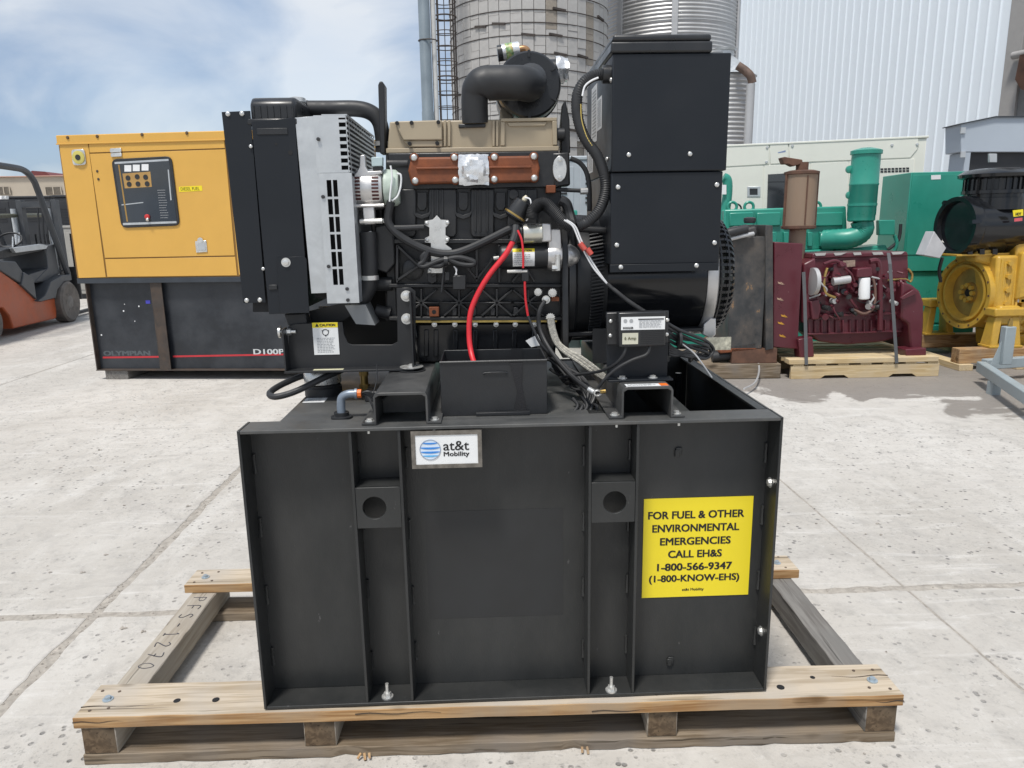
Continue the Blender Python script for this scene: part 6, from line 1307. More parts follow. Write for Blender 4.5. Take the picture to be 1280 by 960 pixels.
csheet([(860,185),(961,180),(961.5,205),(860,211)]); csheet([(962.5,180),(985,179),(985.5,203.5),(963,205)]); csheet([(986.5,178.8),(1120,172.3),(1148,171.5),(1147,186),(1138,197),(987,203.3)])
csheet([(860,213),(953.5,207.5),(952.5,330),(860,330)], 'door'); csheet([(956,207),(1012,204.6),(1010,330),(955,330)], 'door'); csheet([(1014,204.4),(1060,202),(1058,330),(1012,330)], 'door'); csheet([(1062,202),(1143,198.5),(1138,330),(1060,330)], 'door')
FC.poly([(960,218),(984.5,216.5),(983,265),(958.5,265)], -0.02, 0.008).build('window', MT['tint'], cg, local=True)
for y in (227, 262.5): FC.poly([(960,y),(984,y-0.7),(984,y+0.7),(960,y+1.4)], -0.022, 0.0015).build('window_bar', MT['bgblack'], cg, local=True)
hd_ = FC.poly(rect(934,233,950.5,246), -0.022, 0.01).build('door_latch', MT['galv'], cg, local=True, bevel=0.004); FC.poly(rect(937,235.5,947,243.5), -0.024, 0.0015).xf(FC.M).build('latch_recess', MT['bgblack'], hd_)
for r in range(4):
    for c in range(5): FC.poly(rect(1034+c*2.6,264.5+r*3.4,1036+c*2.6,267+r*3.4), -0.016, 0.004).build('vent_slot', MT['bgblack'], cg, local=True)
for r in range(2):
    for c in range(9): FC.poly(rect(1096+c*4.6,210.5+r*3.2-c*0.15,1099.6+c*4.6,212.8+r*3.2-c*0.15), -0.016, 0.004).build('vent_slot', MT['bgblack'], cg, local=True)
for x, y in ((959,184.5),(990.5,182.5),(958,202.5),(1115,181.5),(1146.5,180.5)): c = FC.p(x,y,-0.012); B().lathe([(0.022,0),(0.015,0.012)], FC.M@c, FC.M.to_3x3()@Vector((0,-1,0)), 10).build('screw', MT['galv'], cg)
FC.poly([(972,190.5),(982,187.8),(982,190),(973,191.5)], -0.0135, 0.001).build('maker_mark', mat('blue_mark', (0.20,0.26,0.42), 0.5), cg, local=True)

# ---- grey enclosure glimpsed between engine and cabinet
gs_ = simple_set('grey_enclosure', 'pale grey enclosed machine glimpsed between the engine and the control cabinet', 'generator', 640, 196, 800, 11.5, mat('pale_grey_paint', (0.40,0.43,0.46), 0.45, var=0.05), 1.3, vents=True)

# ---- green open generator
FG = Frame((q(1131,300,8.9).x, 8.9, 0.0), radians(-6))
gg = thing('green_generator', 'green open diesel generator with vertical air cleaner behind the maroon engine', 'generator', FG.o, FG.rz)
MT['green'] = mat('machine_green', (0.028,0.27,0.20), 0.34, var=0.12, scale=3, dirt=(0.04,0.22,0.17), damt=0.4, dscale=2)
GR = MT['green']; zt_ = FG.p(1140,215.5,0).z
xr_ = FG.p(1240,215,0).x
B().box(0.0, xr_, 0.0, 0.80, 0.95, zt_).build('control_housing', GR, gg, bevel=0.008, local=True)
B().box(0.0, xr_, 0.03, 0.77, 0.30, 0.949).build('generator_end', GR, gg, bevel=0.02, local=True)
for xa, xb in ((0.02, 0.62), (0.64, xr_-0.02)): B().box(xa, xb, -0.008, -0.0005, 1.15, zt_-0.03).build('cover_panel', GR, gg, bevel=0.003, local=True)
FG.poly([(1164,219),(1176,218.5),(1176,224),(1164,224.5)], -0.011, 0.002).build('warning_label', MT['paper'], gg, local=True)
B().box(-3.9, xr_, 0.0, 0.9, 0.02, 0.29).build('skid', GR, gg, bevel=0.01, local=True)
B().box(-0.42, -0.02, 0.06, 0.72, 0.45, 1.15).build('coupling_housing', GR, gg, bevel=0.05, local=True)
eb_ = FG.poly([(905,262),(1058,257.5),(1060,310),(905,320)], 0.12, 0.55).build('cylinder_head', GR, gg, bevel=0.02, local=True)
FG.poly([(900,318),(1064,310),(1068,420),(900,425)], 0.05, 0.70).build('engine_block', GR, gg, bevel=0.02, local=True)
for xa, xb in ((912,942),(946,976),(980,1008),(1012,1054)): FG.poly([(xa,266),(xb,265),(xb,282),(xa,283)], 0.085, 0.04).build('valve_cover', GR, gg, bevel=0.012, local=True)
for k in range(9): FG.poly(rect(920+k*15,290,926+k*15,308), 0.07, 0.06).build('head_boss', GR, gg, bevel=0.008, local=True)
for x in (915, 936, 1020):
    c = FG.p(x,263,0.2); b = B(); b.tube([(c.x+0.055*cos(t),0.2,c.z+0.045+0.055*sin(t)) for t in [2*pi*k/18 for k in range(18)]], 0.018, 8, 1, closed=True); b.build('lifting_eye', GR, gg, local=True)
c = FG.p(1079,240,-0.05); rA = 16.5*8.9/FPX; z0 = FG.p(1079,277,-0.05).z; z1 = FG.p(1079,187,-0.05).z
b = B(); b.lathe([(rA*0.8,0),(rA*0.97,0.015),(rA*0.97,(z1-z0)*0.08),(rA,(z1-z0)*0.10),(rA,(z1-z0)*0.5),(rA*1.03,(z1-z0)*0.51),(rA*1.03,(z1-z0)*0.53),(rA,(z1-z0)*0.54),(rA,(z1-z0)*0.93),(rA*1.1,(z1-z0)*0.935),(rA*1.1,(z1-z0)*0.985),(rA*0.9,z1-z0),(rA*0.4,z1-z0+0.02)], (c.x,-0.05,z0), (0,0,1), 32); ac_ = b.build('air_cleaner', GR, gg, local=True)
b = B(); b.lathe([(rA*1.035,0),(rA*1.035,0.03)], (c.x,-0.05,z0+(z1-z0)*0.22), (0,0,1), 32); b.build('band', GR, gg, local=True)
b = B(); P_ = [Vector((c.x,-0.05,z0+0.02)), FG.p(1079,285,-0.05), FG.p(1074,293,-0.05), FG.p(1062,298,-0.05), FG.p(1048,299,0.0), FG.p(1030,300,0.1)]; b.tube(P_, rA*0.78, 16, 6, ridge=0.04); b.build('intake_pipe', GR, gg, local=True)
for x, y in ((1061,212),(1061,244)): cc = FG.p(x,y,0.0); b = B(); b.lathe([(0.02,0),(0.045,0.01),(0.045,0.05),(0.02,0.06)], cc, (0,-1,0), 16); b.build('bracket_knob', GR, gg, local=True)
b = FG.poly(rect(1099,275,1119,294), -0.10, 0.099).build('junction_box', GR, gg, bevel=0.01, local=True)
b = B(); b.tube([FG.p(1118,294,-0.06), FG.p(1121,305,-0.06), FG.p(1114,316,-0.04), FG.p(1090,313,-0.02), FG.p(1060,312,0)], 0.022, 8, 6); b.build('cable', GR, gg, local=True)
b = B(); b.tube([FG.p(1126,280,-0.05), FG.p(1123,300,-0.05), FG.p(1110,312,-0.05)], 0.02, 8, 6); b.build('cable', MT['rubber'], gg, local=True)
b = FG.poly([(1046,312),(1108,306),(1112,318),(1040,326)], -0.02, 0.4).build('exhaust_shield', GR, gg, bevel=0.02, local=True)
b = B(); b.tube([FG.p(904,222,0.3), FG.p(909,226,0.3), FG.p(909,245,0.3), FG.p(905,275,0.3)], 0.06, 12, 6); b.build('coolant_hose', GR, gg, local=True)
b = B(); b.tube([FG.p(911,243,0.28), FG.p(914,252,0.28), FG.p(925,257,0.28), FG.p(927,266,0.28)], 0.011, 6, 6); b.build('wire', MT['rubber'], gg, local=True)
b = FG.poly(rect(901,231,908,243), 0.22, 0.01).build('tag_label', MT['paper'], gg, local=True)
B().box(-4.6, -3.95, 0.0, 1.0, 0.3, 1.75).build('radiator', GR, gg, bevel=0.02, local=True)
gb2 = thing('green_skid', 'low green steel skid base seen under the engine behind the fuel tank', 'skid', (q(480,400,8.2).x, 8.2, 0)); 
B().box(-0.9, 1.6, 0, 0.08, 0.3, 0.62).build('side_rail', GR, gb2, local=True, bevel=0.006); B().box(-0.9, 1.6, 0.9, 0.98, 0.3, 0.62).build('side_rail', GR, gb2, local=True, bevel=0.006)
for x in (-0.9, 0.3, 1.5): B().box(x, x+0.1, 0.081, 0.899, 0.35, 0.55).build('cross_rail', GR, gb2, local=True)
B().box(-0.8, 1.5, 0.1, 0.88, 0.0, 0.299).build('tank', MT['bgblack'], gb2, local=True)

# ---- maroon engine on its pallet
FM = Frame((g(988,474).x, 7.243, 0.0), radians(-0.5))
mp_ = thing('wood_pallet', 'pale new wooden pallet with notched stringers under the maroon engine', 'pallet', FM.o, FM.rz)
Wp = FM.p(1173,470,0).x; NP = MT['woody']
def stringer(y):
    z0, z1 = 0.0, 0.135
    pts = [(0,0),(0.20*Wp,0)]+[(0.23*Wp,0.032),(0.36*Wp,0.032)]+[(0.39*Wp,0),(0.66*Wp,0),(0.69*Wp,0.032),(0.82*Wp,0.032),(0.85*Wp,0),(Wp,0),(Wp,z1),(0,z1)]
    b = B(); b.prism(pts, 'y', y, y+0.04); b.build('stringer', NP, mp_, local=True, bevel=0.003, seg=1)
for y in (0.0, 0.55, 1.10): stringer(y)
for k in range(7): x = 0.02+k*(Wp-0.14)/6; B().box(x, x+0.11, 0.0, 1.14, 0.1355, 0.155).build('deck_board', MT['woodyy'], mp_, local=True, bevel=0.002, seg=1)
for k in range(6): y = -0.01+k*0.21; B().box(-0.03, Wp-0.02, y, y+0.13, 0.1555, 0.205 if k == 0 else 0.195).build('top_board', NP, mp_, local=True, bevel=0.003, seg=1)

me_ = thing('maroon_engine', 'maroon inline diesel engine strapped on a pale wooden pallet', 'engine', FM.M @ Vector((Wp/2, 0.5, 0.206)), FM.rz)
MT['maroon'] = mat('maroon_paint', (0.105,0.018,0.028), 0.36, var=0.25, scale=5, dirt=(0.055,0.016,0.02), damt=0.55, dscale=5, chips=((0.42,0.36,0.36), 0.71, 9))
MA = MT['maroon']
def mpoly(name, pix, yl, dep, m=None, bev=0.01, par=None): return FM.poly(pix, yl, dep).xf(FM.M).build(name, m or MA, par or me_, bevel=bev)
rb_ = mpoly('radiator_box', [(968,302.5),(1004,304.5),(998,422),(1000,437),(966,434)], 0.15, 0.75)
for x0_, y0_, m_ in ((972,352,'p'),(971,372,'p'),(976,393,'o'),(972,402,'o'),(974,418,'o')):
    for k in range(2): mpoly('paint_mark', [(x0_+k*4,y0_),(x0_+6+k*3,y0_+2+k*2),(x0_+7+k*2,y0_+4),(x0_+1+k*3,y0_+2.5)], 0.147, 0.002, mat('chalk_mark', (0.45,0.30,0.22), 0.7) if m_ == 'p' else mat('orange_mark', (0.55,0.28,0.03), 0.6), 0, rb_)
blk2 = mpoly('engine_block', [(1006,352),(1128,349),(1132,405),(1126,415),(1010,418)], 0.28, 0.55, bev=0.015)
mpoly('cylinder_head', [(1014,322),(1135,317),(1136,350),(1012,354)], 0.32, 0.45, bev=0.012)
vc = mpoly('valve_cover', [(1016,317),(1134,314.5),(1136,320),(1014,323.5)], 0.30, 0.48, bev=0.012)
rr = random.Random(12)
for k in range(5):
    x = 1018+k*24; mpoly('bare_patch', [(x,316.5-k*0.4),(x+rr.uniform(10,20),316-k*0.4),(x+rr.uniform(8,16),319.3-k*0.4),(x+2,319.8-k*0.4)], 0.293, 0.004, MT['stave'], 0, vc)
mpoly('oil_pan', [(1012,417),(1128,412),(1126,421),(1104,427),(1058,431),(1024,427)], 0.34, 0.42, bev=0.015)
for k in range(12): x = 1018+k*8.8; mpoly('crankcase_rib', [(x,400),(x+2.2,400),(x+2.2,416),(x,416)], 0.255, 0.03, None, 0.004)
mpoly('crankcase_ledge', [(1010,394),(1130,390),(1130,393),(1010,397)], 0.25, 0.04, None, 0.004)
mpoly('crankcase_ledge', [(1010,417),(1128,413),(1128,415),(1010,419)], 0.25, 0.06, None, 0.004)
mpoly('front_cover', [(1013,377),(1024,374),(1027,386),(1024,399),(1015,400)], 0.2, 0.1, None, 0.012)
mpoly('gear_case', [(1004,330),(1020,322),(1022,374),(1010,404),(1002,404)], 0.25, 0.5, None, 0.02)
b = B(); c = FM.p(1013,352,0.2); b.lathe([(0.03,0),(0.14,0.01),(0.14,0.05),(0.02,0.06)], FM.M@c, (1,0,0), 24); b.build('pulley', MT['corr'], me_)
f0, f1 = FM.p(1080,374,0.18), FM.p(1080.5,347,0.18); b = B(); b.lathe([(0.045,0),(0.055,0.01),(0.055,(f1-f0).length-0.01),(0.05,(f1-f0).length)], FM.M@f0, FM.M.to_3x3()@(f1-f0), 20); b.build('fuel_filter', MT['paper'], me_)
mpoly('filter_head', [(1072,336),(1090,334),(1091,346),(1071,347)], 0.14, 0.12, None, 0.01)
FMt = lambda L: [FM.M@FM.p(x,y,yl) for x, y, yl in L]
for P_, r_, m_ in (([(1087,327,0.2),(1095,326,0.2),(1099,333,0.2),(1100,370,0.2),(1100,412,0.22)], 0.028, MA), ([(1034,335,0.2),(1030,350,0.19),(1032,366,0.19),(1044,372,0.19)], 0.014, MT['brass']), ([(1066,386,0.2),(1080,392,0.19),(1092,384,0.19),(1094,362,0.19),(1091,348,0.19)], 0.014, mat('dull_pipe', (0.16,0.09,0.07), 0.5)), ([(1104,351,0.28),(1130,349,0.28),(1138,352,0.28),(1140,343,0.28),(1135,336,0.28)], 0.012, MT['brass']), ([(1056,335,0.18),(1064,342,0.17),(1068,352,0.18)], 0.010, MA), ([(1030,330,0.2),(1044,326,0.19),(1056,332,0.19)], 0.016, MA)):
    b = B(); b.tube(FMt(P_), r_, 8, 6); b.build('pipe', m_, me_)
rr = random.Random(21)
for k in range(46):
    x, y = rr.uniform(1022,1128), rr.uniform(330,396)
    if 1070 < x < 1090 and y < 376: x -= 35
    c = FM.M@FM.p(x,y,0.24); d = Vector((rr.uniform(-1,1),-1,rr.uniform(-.6,.6))).normalized(); b = B(); b.cyl(c, c+d*rr.uniform(0.04,0.09), rr.uniform(0.012,0.035), n=10); b.build('fitting', rr.choice((MA,MA,MA,MA,MT['corr'],MT['engine'])), me_)
for k in range(12):
    x, y = rr.uniform(1024,1110), rr.uniform(330,380); b = B(); b.tube(FMt([(x,y,0.24),(x+rr.uniform(-8,8),y+rr.uniform(2,10),0.19),(x+rr.uniform(-16,16),y+rr.uniform(6,22),0.19),(x+rr.uniform(-20,20),y+rr.uniform(14,26),0.25)]), rr.uniform(0.006,0.012), 6, 5); b.build('pipe', rr.choice((MA,MA,MT['engine'],MT['corr'])), me_)
c0_, c1_ = FM.p(1041,352,0.19), FM.p(1062,349,0.19); b = B(); b.cyl(FM.M@c0_, FM.M@c1_, 0.04, n=14); b.build('injection_pump', MT['corr'], me_)
mpoly('injection_bracket', [(1042,330),(1058,328),(1062,344),(1040,347)], 0.2, 0.1, None, 0.01)
mpoly('nameplate', [(1054,326),(1069,325),(1069,333),(1055,334)], 0.28, 0.01, mat('old_plate', (0.30,0.22,0.17), 0.6, var=0.4, scale=30), 0)
bh = mpoly('bell_housing', [(1128,352),(1140,356),(1150,364),(1155,378),(1155,400),(1153,438),(1138,438),(1136,405),(1126,398)], 0.16, 0.75, None, 0.02)
mpoly('housing_foot', [(1132,437),(1158,435),(1158,444.5),(1133,446)], 0.08, 0.2, None, 0.008)
mpoly('front_foot', [(998,424),(1016,421),(1018,446),(1000,448)], 0.10, 0.15, None, 0.01)
mpoly('linkage', [(1126,372),(1142,362),(1147,364),(1146,367),(1128,375)], 0.12, 0.03, None, 0.004)
for L in ([(1004.5,340),(1006,374),(1008,456)], [(1110.5,316),(1112.5,330),(1121,454)]):
    for (xa, ya), (xb, yb) in zip(L[:-1], L[1:]):
        p0, p1 = FM.M@FM.p(xa,ya,0.08 if ya < 330 else 0.02), FM.M@FM.p(xb,yb,-0.02 if yb > 440 else 0.02); b = B(); b.bar(p0, p1, 0.034, 0.004, upv=(0,-1,0)); b.build('strap', mat('grey_strap', (0.10,0.105,0.11), 0.6), me_)
# muffler standing on it
c = FM.p(1000,250,0.55); zb3, zt3 = FM.p(1000,283,0.55).z, FM.p(1000,218,0.55).z; rM = 18.5*7.9/FPX
MT['muff'] = mat('tan_muffler', (0.255,0.185,0.130), 0.65, var=0.22, scale=3, dirt=(0.15,0.09,0.055), damt=0.5, dscale=3, stretch=(1,1,0.3)); MT['muffr'] = mat('rusty_muffler_rim', (0.11,0.055,0.035), 0.75, var=0.35, scale=8)
b = B(); b.lathe([(rM,0.0),(rM,zt3-zb3)], FM.M@Vector((c.x,0.55,zb3)), (0,0,1), 32); mf = b.build('muffler', MT['muff'], me_)
for z_, s_ in ((zb3-0.03,1),(zt3-0.01,1)): b = B(); b.lathe([(rM*0.9,0),(rM*1.1,0.01),(rM*1.1,0.035),(rM*0.75,0.05)], FM.M@Vector((c.x,0.55,z_)), (0,0,1), 32); b.build('rim', MT['muffr'], mf)
b = B(); b.box(c.x-0.006,c.x+0.006,0.55-rM-0.008,0.55-rM+0.006,zb3+0.02,zt3-0.02); b.xf(FM.M).build('seam', MT['muffr'], mf)
for s_ in (-1,1): b = B(); b.cyl((c.x+s_*rM*1.02,0.53,zb3),(c.x+s_*rM*1.02,0.53,zt3),0.016,n=8); b.xf(FM.M).build('tie_rod', MT['muffr'], mf)
b = B(); b.cyl((c.x,0.55,zt3+0.04),(c.x,0.55,FM.p(1000,203,0.55).z),0.062,n=20); b.xf(FM.M).build('outlet_pipe', MT['muffr'], mf)
b = B(); b.cyl((c.x-0.002,0.55,FM.p(1000,303,0.55).z-0.25),(c.x-0.002,0.55,zb3-0.03),0.085,n=20); b.xf(FM.M).build('inlet_pipe', MT['muff'], mf)
b = FM.poly([(977,197),(981,196),(1003,199.5),(1004,204),(992,208),(986,205),(980,205)], 0.50, 0.10).xf(FM.M).build('rain_cap', MT['muffr'], mf, bevel=0.006)
# ---- old radiator leaning at the pallet's left
FR = Frame((q(915,440,7.35).x, 7.35, 0.0), radians(-3))
orad = thing('old_radiator', 'rusty dark radiator with peeling paint standing left of the maroon engine', 'radiator', FR.o, FR.rz)
MT['oldrad'] = mat('peeling_dark_paint', (0.036,0.038,0.040), 0.6, var=0.4, scale=9, bump=0.6, bscale=40, dirt=(0.105,0.085,0.068), damt=0.8, dscale=4.5, stretch=(1,1,0.75), chips=((0.20,0.125,0.07), 0.66, 9))
zb4 = FR.p(940,436,0).z; zt4 = FR.p(930,296,0).z
B().box(-0.05, FR.p(956.5,360,0).x, 0, 0.75, zb4, zt4).build('core_side', MT['oldrad'], orad, local=True, bevel=0.008)
FR.poly([(957,281),(966,282),(967,436),(957,438)], -0.02, 0.78).build('side_channel', MT['oldrad'], orad, local=True, bevel=0.006)
FR.poly([(902,296),(945,282),(947,290),(945,298),(902,303)], 0.02, 0.7).build('top_tank', MT['oldrad'], orad, local=True, bevel=0.02)
FR.poly([(900,434),(946,428),(946,438),(900,442)], 0.0, 0.7).build('bottom_tank', MT['rust'], orad, local=True, bevel=0.01)
b = B(); b.tube([FR.p(907,292,-0.05), FR.p(920,289,-0.05), FR.p(933,286,-0.03)], 0.045, 12, 4); b.build('inlet_hose', MT['rubber'], orad, local=True)
b = B(); b.tube([FR.p(912,299,-0.05), FR.p(928,295,-0.05), FR.p(942,292,-0.03)], 0.02, 10, 4); b.build('overflow_pipe', MT['corr'], orad, local=True)
b = B(); c = FR.p(937,279,0.1); b.lathe([(0.05,0),(0.06,0.02),(0.06,0.05),(0.03,0.06)], c, (0,0,1), 16); b.build('filler_cap', MT['bgblack'], orad, local=True)
b = B(); b.cyl(FR.p(890,446,0.1), FR.p(925,443,0.1), 0.055, n=16); b.build('outlet_hose', MT['rubber'], orad, local=True)
b = B(); b.cyl(FR.p(916,444,0.09), FR.p(924,443,0.09), 0.065, n=16); b.build('hose_clamp', MT['corr'], orad, local=True)
b = B(); b.tube([FR.p(946,446,0.1), FR.p(949,462,-0.1), FR.p(944,478,-0.5), FR.p(930,486,-0.8)], 0.010, 6, 6); b.build('trailing_wire', MT['corr'], orad, local=True)
B().box(0.0, 0.46, 0.0, 0.7, 0.16, zb4-0.001).build('foot_frame', MT['muffr'], orad, local=True); 
ob = B().box(-0.55, 0.50, -0.03, 0.9, 0.0, 0.155).build('timber_block', MT['wooddx'], None, bevel=0.01); ob.matrix_basis = FR.M @ ob.matrix_basis; tag(ob, 'weathered grey timber lying under the old radiator', 'timber')

# ---- yellow engine on timber skid at the right
FE = Frame((q(1198,455,7.5).x, 7.5, 0.0), 0.0)
sk = thing('timber_pallet', 'heavy timber pallet under the big yellow engine', 'pallet', FE.o, 0.0)
zz0 = FE.p(1230,454,0).z; zz1 = FE.p(1230,436,0).z
bz = max(0.06, zz0)
B().box(0.0, 2.2, 0.0, 0.14, bz, zz1).build('beam', MT['woodp'], sk, local=True, bevel=0.006)
B().box(-0.45, 2.2, 1.0, 1.14, bz, zz1).build('beam', MT['woodp'], sk, local=True, bevel=0.006)
for k in range(4): B().box(-0.02+k*0.62, 0.13+k*0.62, -0.05, 1.6, 0.0, bz-0.001).build('cross_board', MT['woodyy'], sk, local=True, bevel=0.004)
B().box(-0.50, -0.38, -0.02, 1.65, 0.0, bz-0.001).build('cross_board', MT['woodyy'], sk, local=True, bevel=0.004)
ye = thing('yellow_engine', 'big yellow diesel engine with open flywheel housing and black air cleaner on timber', 'engine', FE.M @ Vector((0.9, 0.5, zz1+0.001)), 0.0)
MT['engyellow'] = mat('engine_yellow', (0.56,0.34,0.045), 0.38, var=0.15, scale=4, dirt=(0.30,0.18,0.045), damt=0.6, dscale=5, chips=((0.14,0.10,0.05), 0.70, 14))
EY = MT['engyellow']
def epoly(name, pix, yl, dep, m=None, bev=0.012): return FE.poly(pix, yl, dep).xf(FE.M).build(name, m or EY, ye, bevel=bev)
cF = FE.M @ FE.p(1203, 366, 0.52); RF = 0.395
nx = Vector((-1,-0.12,0)).normalized()
b = B(); b.lathe([(RF*0.97,-0.28),(RF,-0.05),(RF,0.0),(RF*0.88,0.0),(RF*0.86,-0.04),(RF*0.80,-0.045),(RF*0.78,-0.01),(RF*0.72,-0.01),(RF*0.70,-0.05),(RF*0.66,-0.10),(RF*0.20,-0.10)], cF, nx, 64, ref=(0,0,1)); fh = b.build('flywheel_housing', EY, ye, smooth=30)
MT['flyw'] = mat('flywheel_face', (0.33,0.22,0.06), 0.45, 0.2, var=0.25, scale=9)
b = B(); b.lathe([(RF*0.69,-0.099),(RF*0.30,-0.092),(RF*0.28,-0.07),(RF*0.12,-0.07),(RF*0.10,-0.10)], cF, nx, 48, ref=(0,0,1)); b.build('flywheel', MT['flyw'], fh)
ty = nx.cross(Vector((0,0,1))).normalized()
for k in range(8):
    t = 2*pi*k/8; c = cF+nx*-0.07+(ty*cos(t)+Vector((0,0,1))*sin(t))*RF*0.21; b = B(); b.cyl(c, c+nx*0.035, RF*0.065, n=10); b.build('flywheel_bolt', EY, fh)
for k in range(16):
    t = 2*pi*k/16; c = cF+(ty*cos(t)+Vector((0,0,1))*sin(t))*RF*0.94; b = B(); b.cyl(c-nx*0.004, c+nx*0.003, 0.012, n=8); b.build('bolt_hole', MT['muffr'], fh)
b = B(); c = cF-nx*0.068; b.cyl(c, c+nx*0.002, RF*0.11, n=12); b.build('crank_bore', MT['void'], fh)
ebx = cF.x+0.10
b = B(); b.prism([(cF.y-0.42,cF.z-0.30),(cF.y-0.36,cF.z+0.42),(cF.y+0.36,cF.z+0.42),(cF.y+0.42,cF.z-0.30)], 'x', ebx, ebx+0.24); b.build('gear_housing', EY, ye, bevel=0.03)
b = B(); b.prism([(cF.y-0.33,cF.z-0.42),(cF.y-0.36,cF.z+0.20),(cF.y-0.22,cF.z+0.75),(cF.y+0.22,cF.z+0.75),(cF.y+0.36,cF.z+0.2),(cF.y+0.33,cF.z-0.42)], 'x', ebx+0.245, ebx+2.0); b.build('engine_block', EY, ye, bevel=0.03)
b = B(); b.prism([(cF.y-0.28,cF.z-0.62),(cF.y-0.33,cF.z-0.421),(cF.y+0.33,cF.z-0.421),(cF.y+0.28,cF.z-0.62)], 'x', ebx+0.3, ebx+1.9); b.build('oil_pan', EY, ye, bevel=0.03)
rr = random.Random(31)
for k in range(20):
    x, z_ = ebx+rr.uniform(0.28,1.2), cF.z+rr.uniform(-0.35,0.45); c = Vector((x,cF.y-0.36,z_)); b = B()
    if k % 3: b.cyl(c, c+Vector((rr.uniform(-.1,.1),-rr.uniform(0.03,0.10),rr.uniform(-.1,.1))), rr.uniform(0.02,0.07), n=12)
    else: b.obox(c, (rr.uniform(0.08,0.25), 0.12, rr.uniform(0.04,0.12)))
    b.build('casting_boss', EY, ye, bevel=0.008)
# ribs, flanges and bolts over the gear housing and block side
for k in range(6):
    x = ebx+0.02+k*0.04; b = B(); b.bar((x,cF.y-0.40-0.004*k,cF.z-0.25+0.02*k), (x+0.03,cF.y-0.37,cF.z+0.38-0.03*k), 0.02, 0.012); b.build('housing_rib', EY, ye, bevel=0.003)
for k in range(5):
    zz_ = cF.z-0.22+k*0.14; b = B(); b.cyl((ebx+0.12,cF.y-0.36,zz_),(ebx+0.12,cF.y-0.425+0.004*k,zz_),0.028,n=6); b.build('housing_bolt', EY, ye)
b = B(); b.prism([(ebx-0.03,cF.z-0.30),(ebx+0.30,cF.z-0.30),(ebx+0.26,cF.z-0.12),(ebx+0.22,cF.z-0.10),(ebx+0.02,cF.z-0.10)], 'y', cF.y-0.47, cF.y-0.37); b.build('mounting_pad', EY, ye, bevel=0.02)
b = B(); b.prism([(ebx+0.20,cF.z-0.05),(ebx+0.34,cF.z-0.02),(ebx+0.42,cF.z+0.45),(ebx+0.22,cF.z+0.46)], 'y', cF.y-0.44, cF.y-0.33); b.build('cover_casting', EY, ye, bevel=0.03)
b = B(); b.prism([(ebx-0.16,cF.z+0.36),(ebx+0.02,cF.z+0.30),(ebx+0.10,cF.z+0.44),(ebx-0.04,cF.z+0.52),(ebx-0.16,cF.z+0.48)], 'y', cF.y-0.25, cF.y-0.05); b.build('breather_casting', EY, ye, bevel=0.03)
for k in range(7):
    x = ebx+0.30+k*0.14; b = B(); b.box(x,x+0.05,cF.y-0.40,cF.y-0.33,cF.z-0.40,cF.z-0.06-0.02*(k%2)); b.build('crankcase_rib', EY, ye, bevel=0.012)
b = B(); b.box(ebx+0.26,ebx+1.9,cF.y-0.42,cF.y-0.32,cF.z-0.08,cF.z-0.03); b.build('block_ledge', EY, ye, bevel=0.01)
for dz, r_ in ((0.05,0.03),(0.30,0.045),(0.42,0.03)):
    b = B(); b.tube([cF+Vector((0.40,-0.38,dz)), cF+Vector((0.55,-0.46,dz+0.03)), cF+Vector((0.8,-0.46,dz-0.02)), cF+Vector((1.2,-0.42,dz+0.05))], r_, 10, 5); b.build('pipe', EY, ye)
b = B(); b.tube([cF+Vector((0.45,-0.42,0.30)), cF+Vector((0.62,-0.47,0.16)), cF+Vector((0.85,-0.48,0.13)), cF+Vector((1.4,-0.46,0.14))], 0.085, 14, 6); b.build('coolant_manifold', EY, ye)
b = B(); b.obox(cF+Vector((0.40,-0.40,-0.02)), (0.14,0.03,0.10)); b.build('nameplate', MT['corr'], ye)
zf = zz1+0.002
# feet: open trapezoid castings
def foot(xc, yc):
    for (xa, xb, ta, tb_) in ((-0.17,-0.09,-0.13,-0.05),(0.09,0.17,0.05,0.13)):
        b = B(); b.add([(xc+xa,yc-0.09,zf),(xc+xb,yc-0.09,zf),(xc+xb,yc+0.09,zf),(xc+xa,yc+0.09,zf),(xc+ta,yc-0.06,zf+0.33),(xc+tb_,yc-0.06,zf+0.33),(xc+tb_,yc+0.06,zf+0.33),(xc+ta,yc+0.06,zf+0.33)], [(0,3,2,1),(4,5,6,7),(0,1,5,4),(1,2,6,5),(2,3,7,6),(3,0,4,7)]); b.build('foot_leg', EY, ye, bevel=0.01)
    b = B(); b.box(xc-0.18,xc+0.18,yc-0.10,yc+0.10,zf,zf+0.025); b.build('foot_plate', EY, ye, bevel=0.005)
    b = B(); b.box(xc-0.16,xc+0.22,yc-0.09,yc+0.12,zf+0.331,zf+0.42); b.build('foot_bracket', EY, ye, bevel=0.015)
foot(ebx+0.10, FE.o.y+0.10); foot(ebx-0.02, FE.o.y+1.06)
# black exhaust silencer and pre-cleaner on top
cA = FE.M @ FE.p(1193, 283, 0.40); RA = 0.315
b = B(); b.lathe([(RA*0.80,0.06),(RA*0.84,0.0),(RA*0.98,-0.005),(RA,0.03),(RA,0.10),(RA*0.96,0.12),(RA*0.96,1.3)], cA, (1,0.12,0), 48); aw = b.build('air_cleaner', MT['gloss'], ye, smooth=30)
b = B(); b.lathe([(RA*0.79,0.05),(RA*0.4,0.09),(0.02,0.10)], cA, (1,0.12,0), 40); b.build('air_cleaner_lid', MT['gloss'], aw)
for k in range(3):
    t = 2*pi*k/3+0.9; c = cA+Vector((0.02,RA*0.99*cos(t),RA*0.99*sin(t))); B().obox(c, (0.10,0.05,0.04), (t,0,0)).build('clip', MT['gloss'], aw)
cT = FE.M @ FE.p(1241, 255, 0.45); zt5 = FE.p(1241,212,0.45).z; z50 = cT.z-0.06
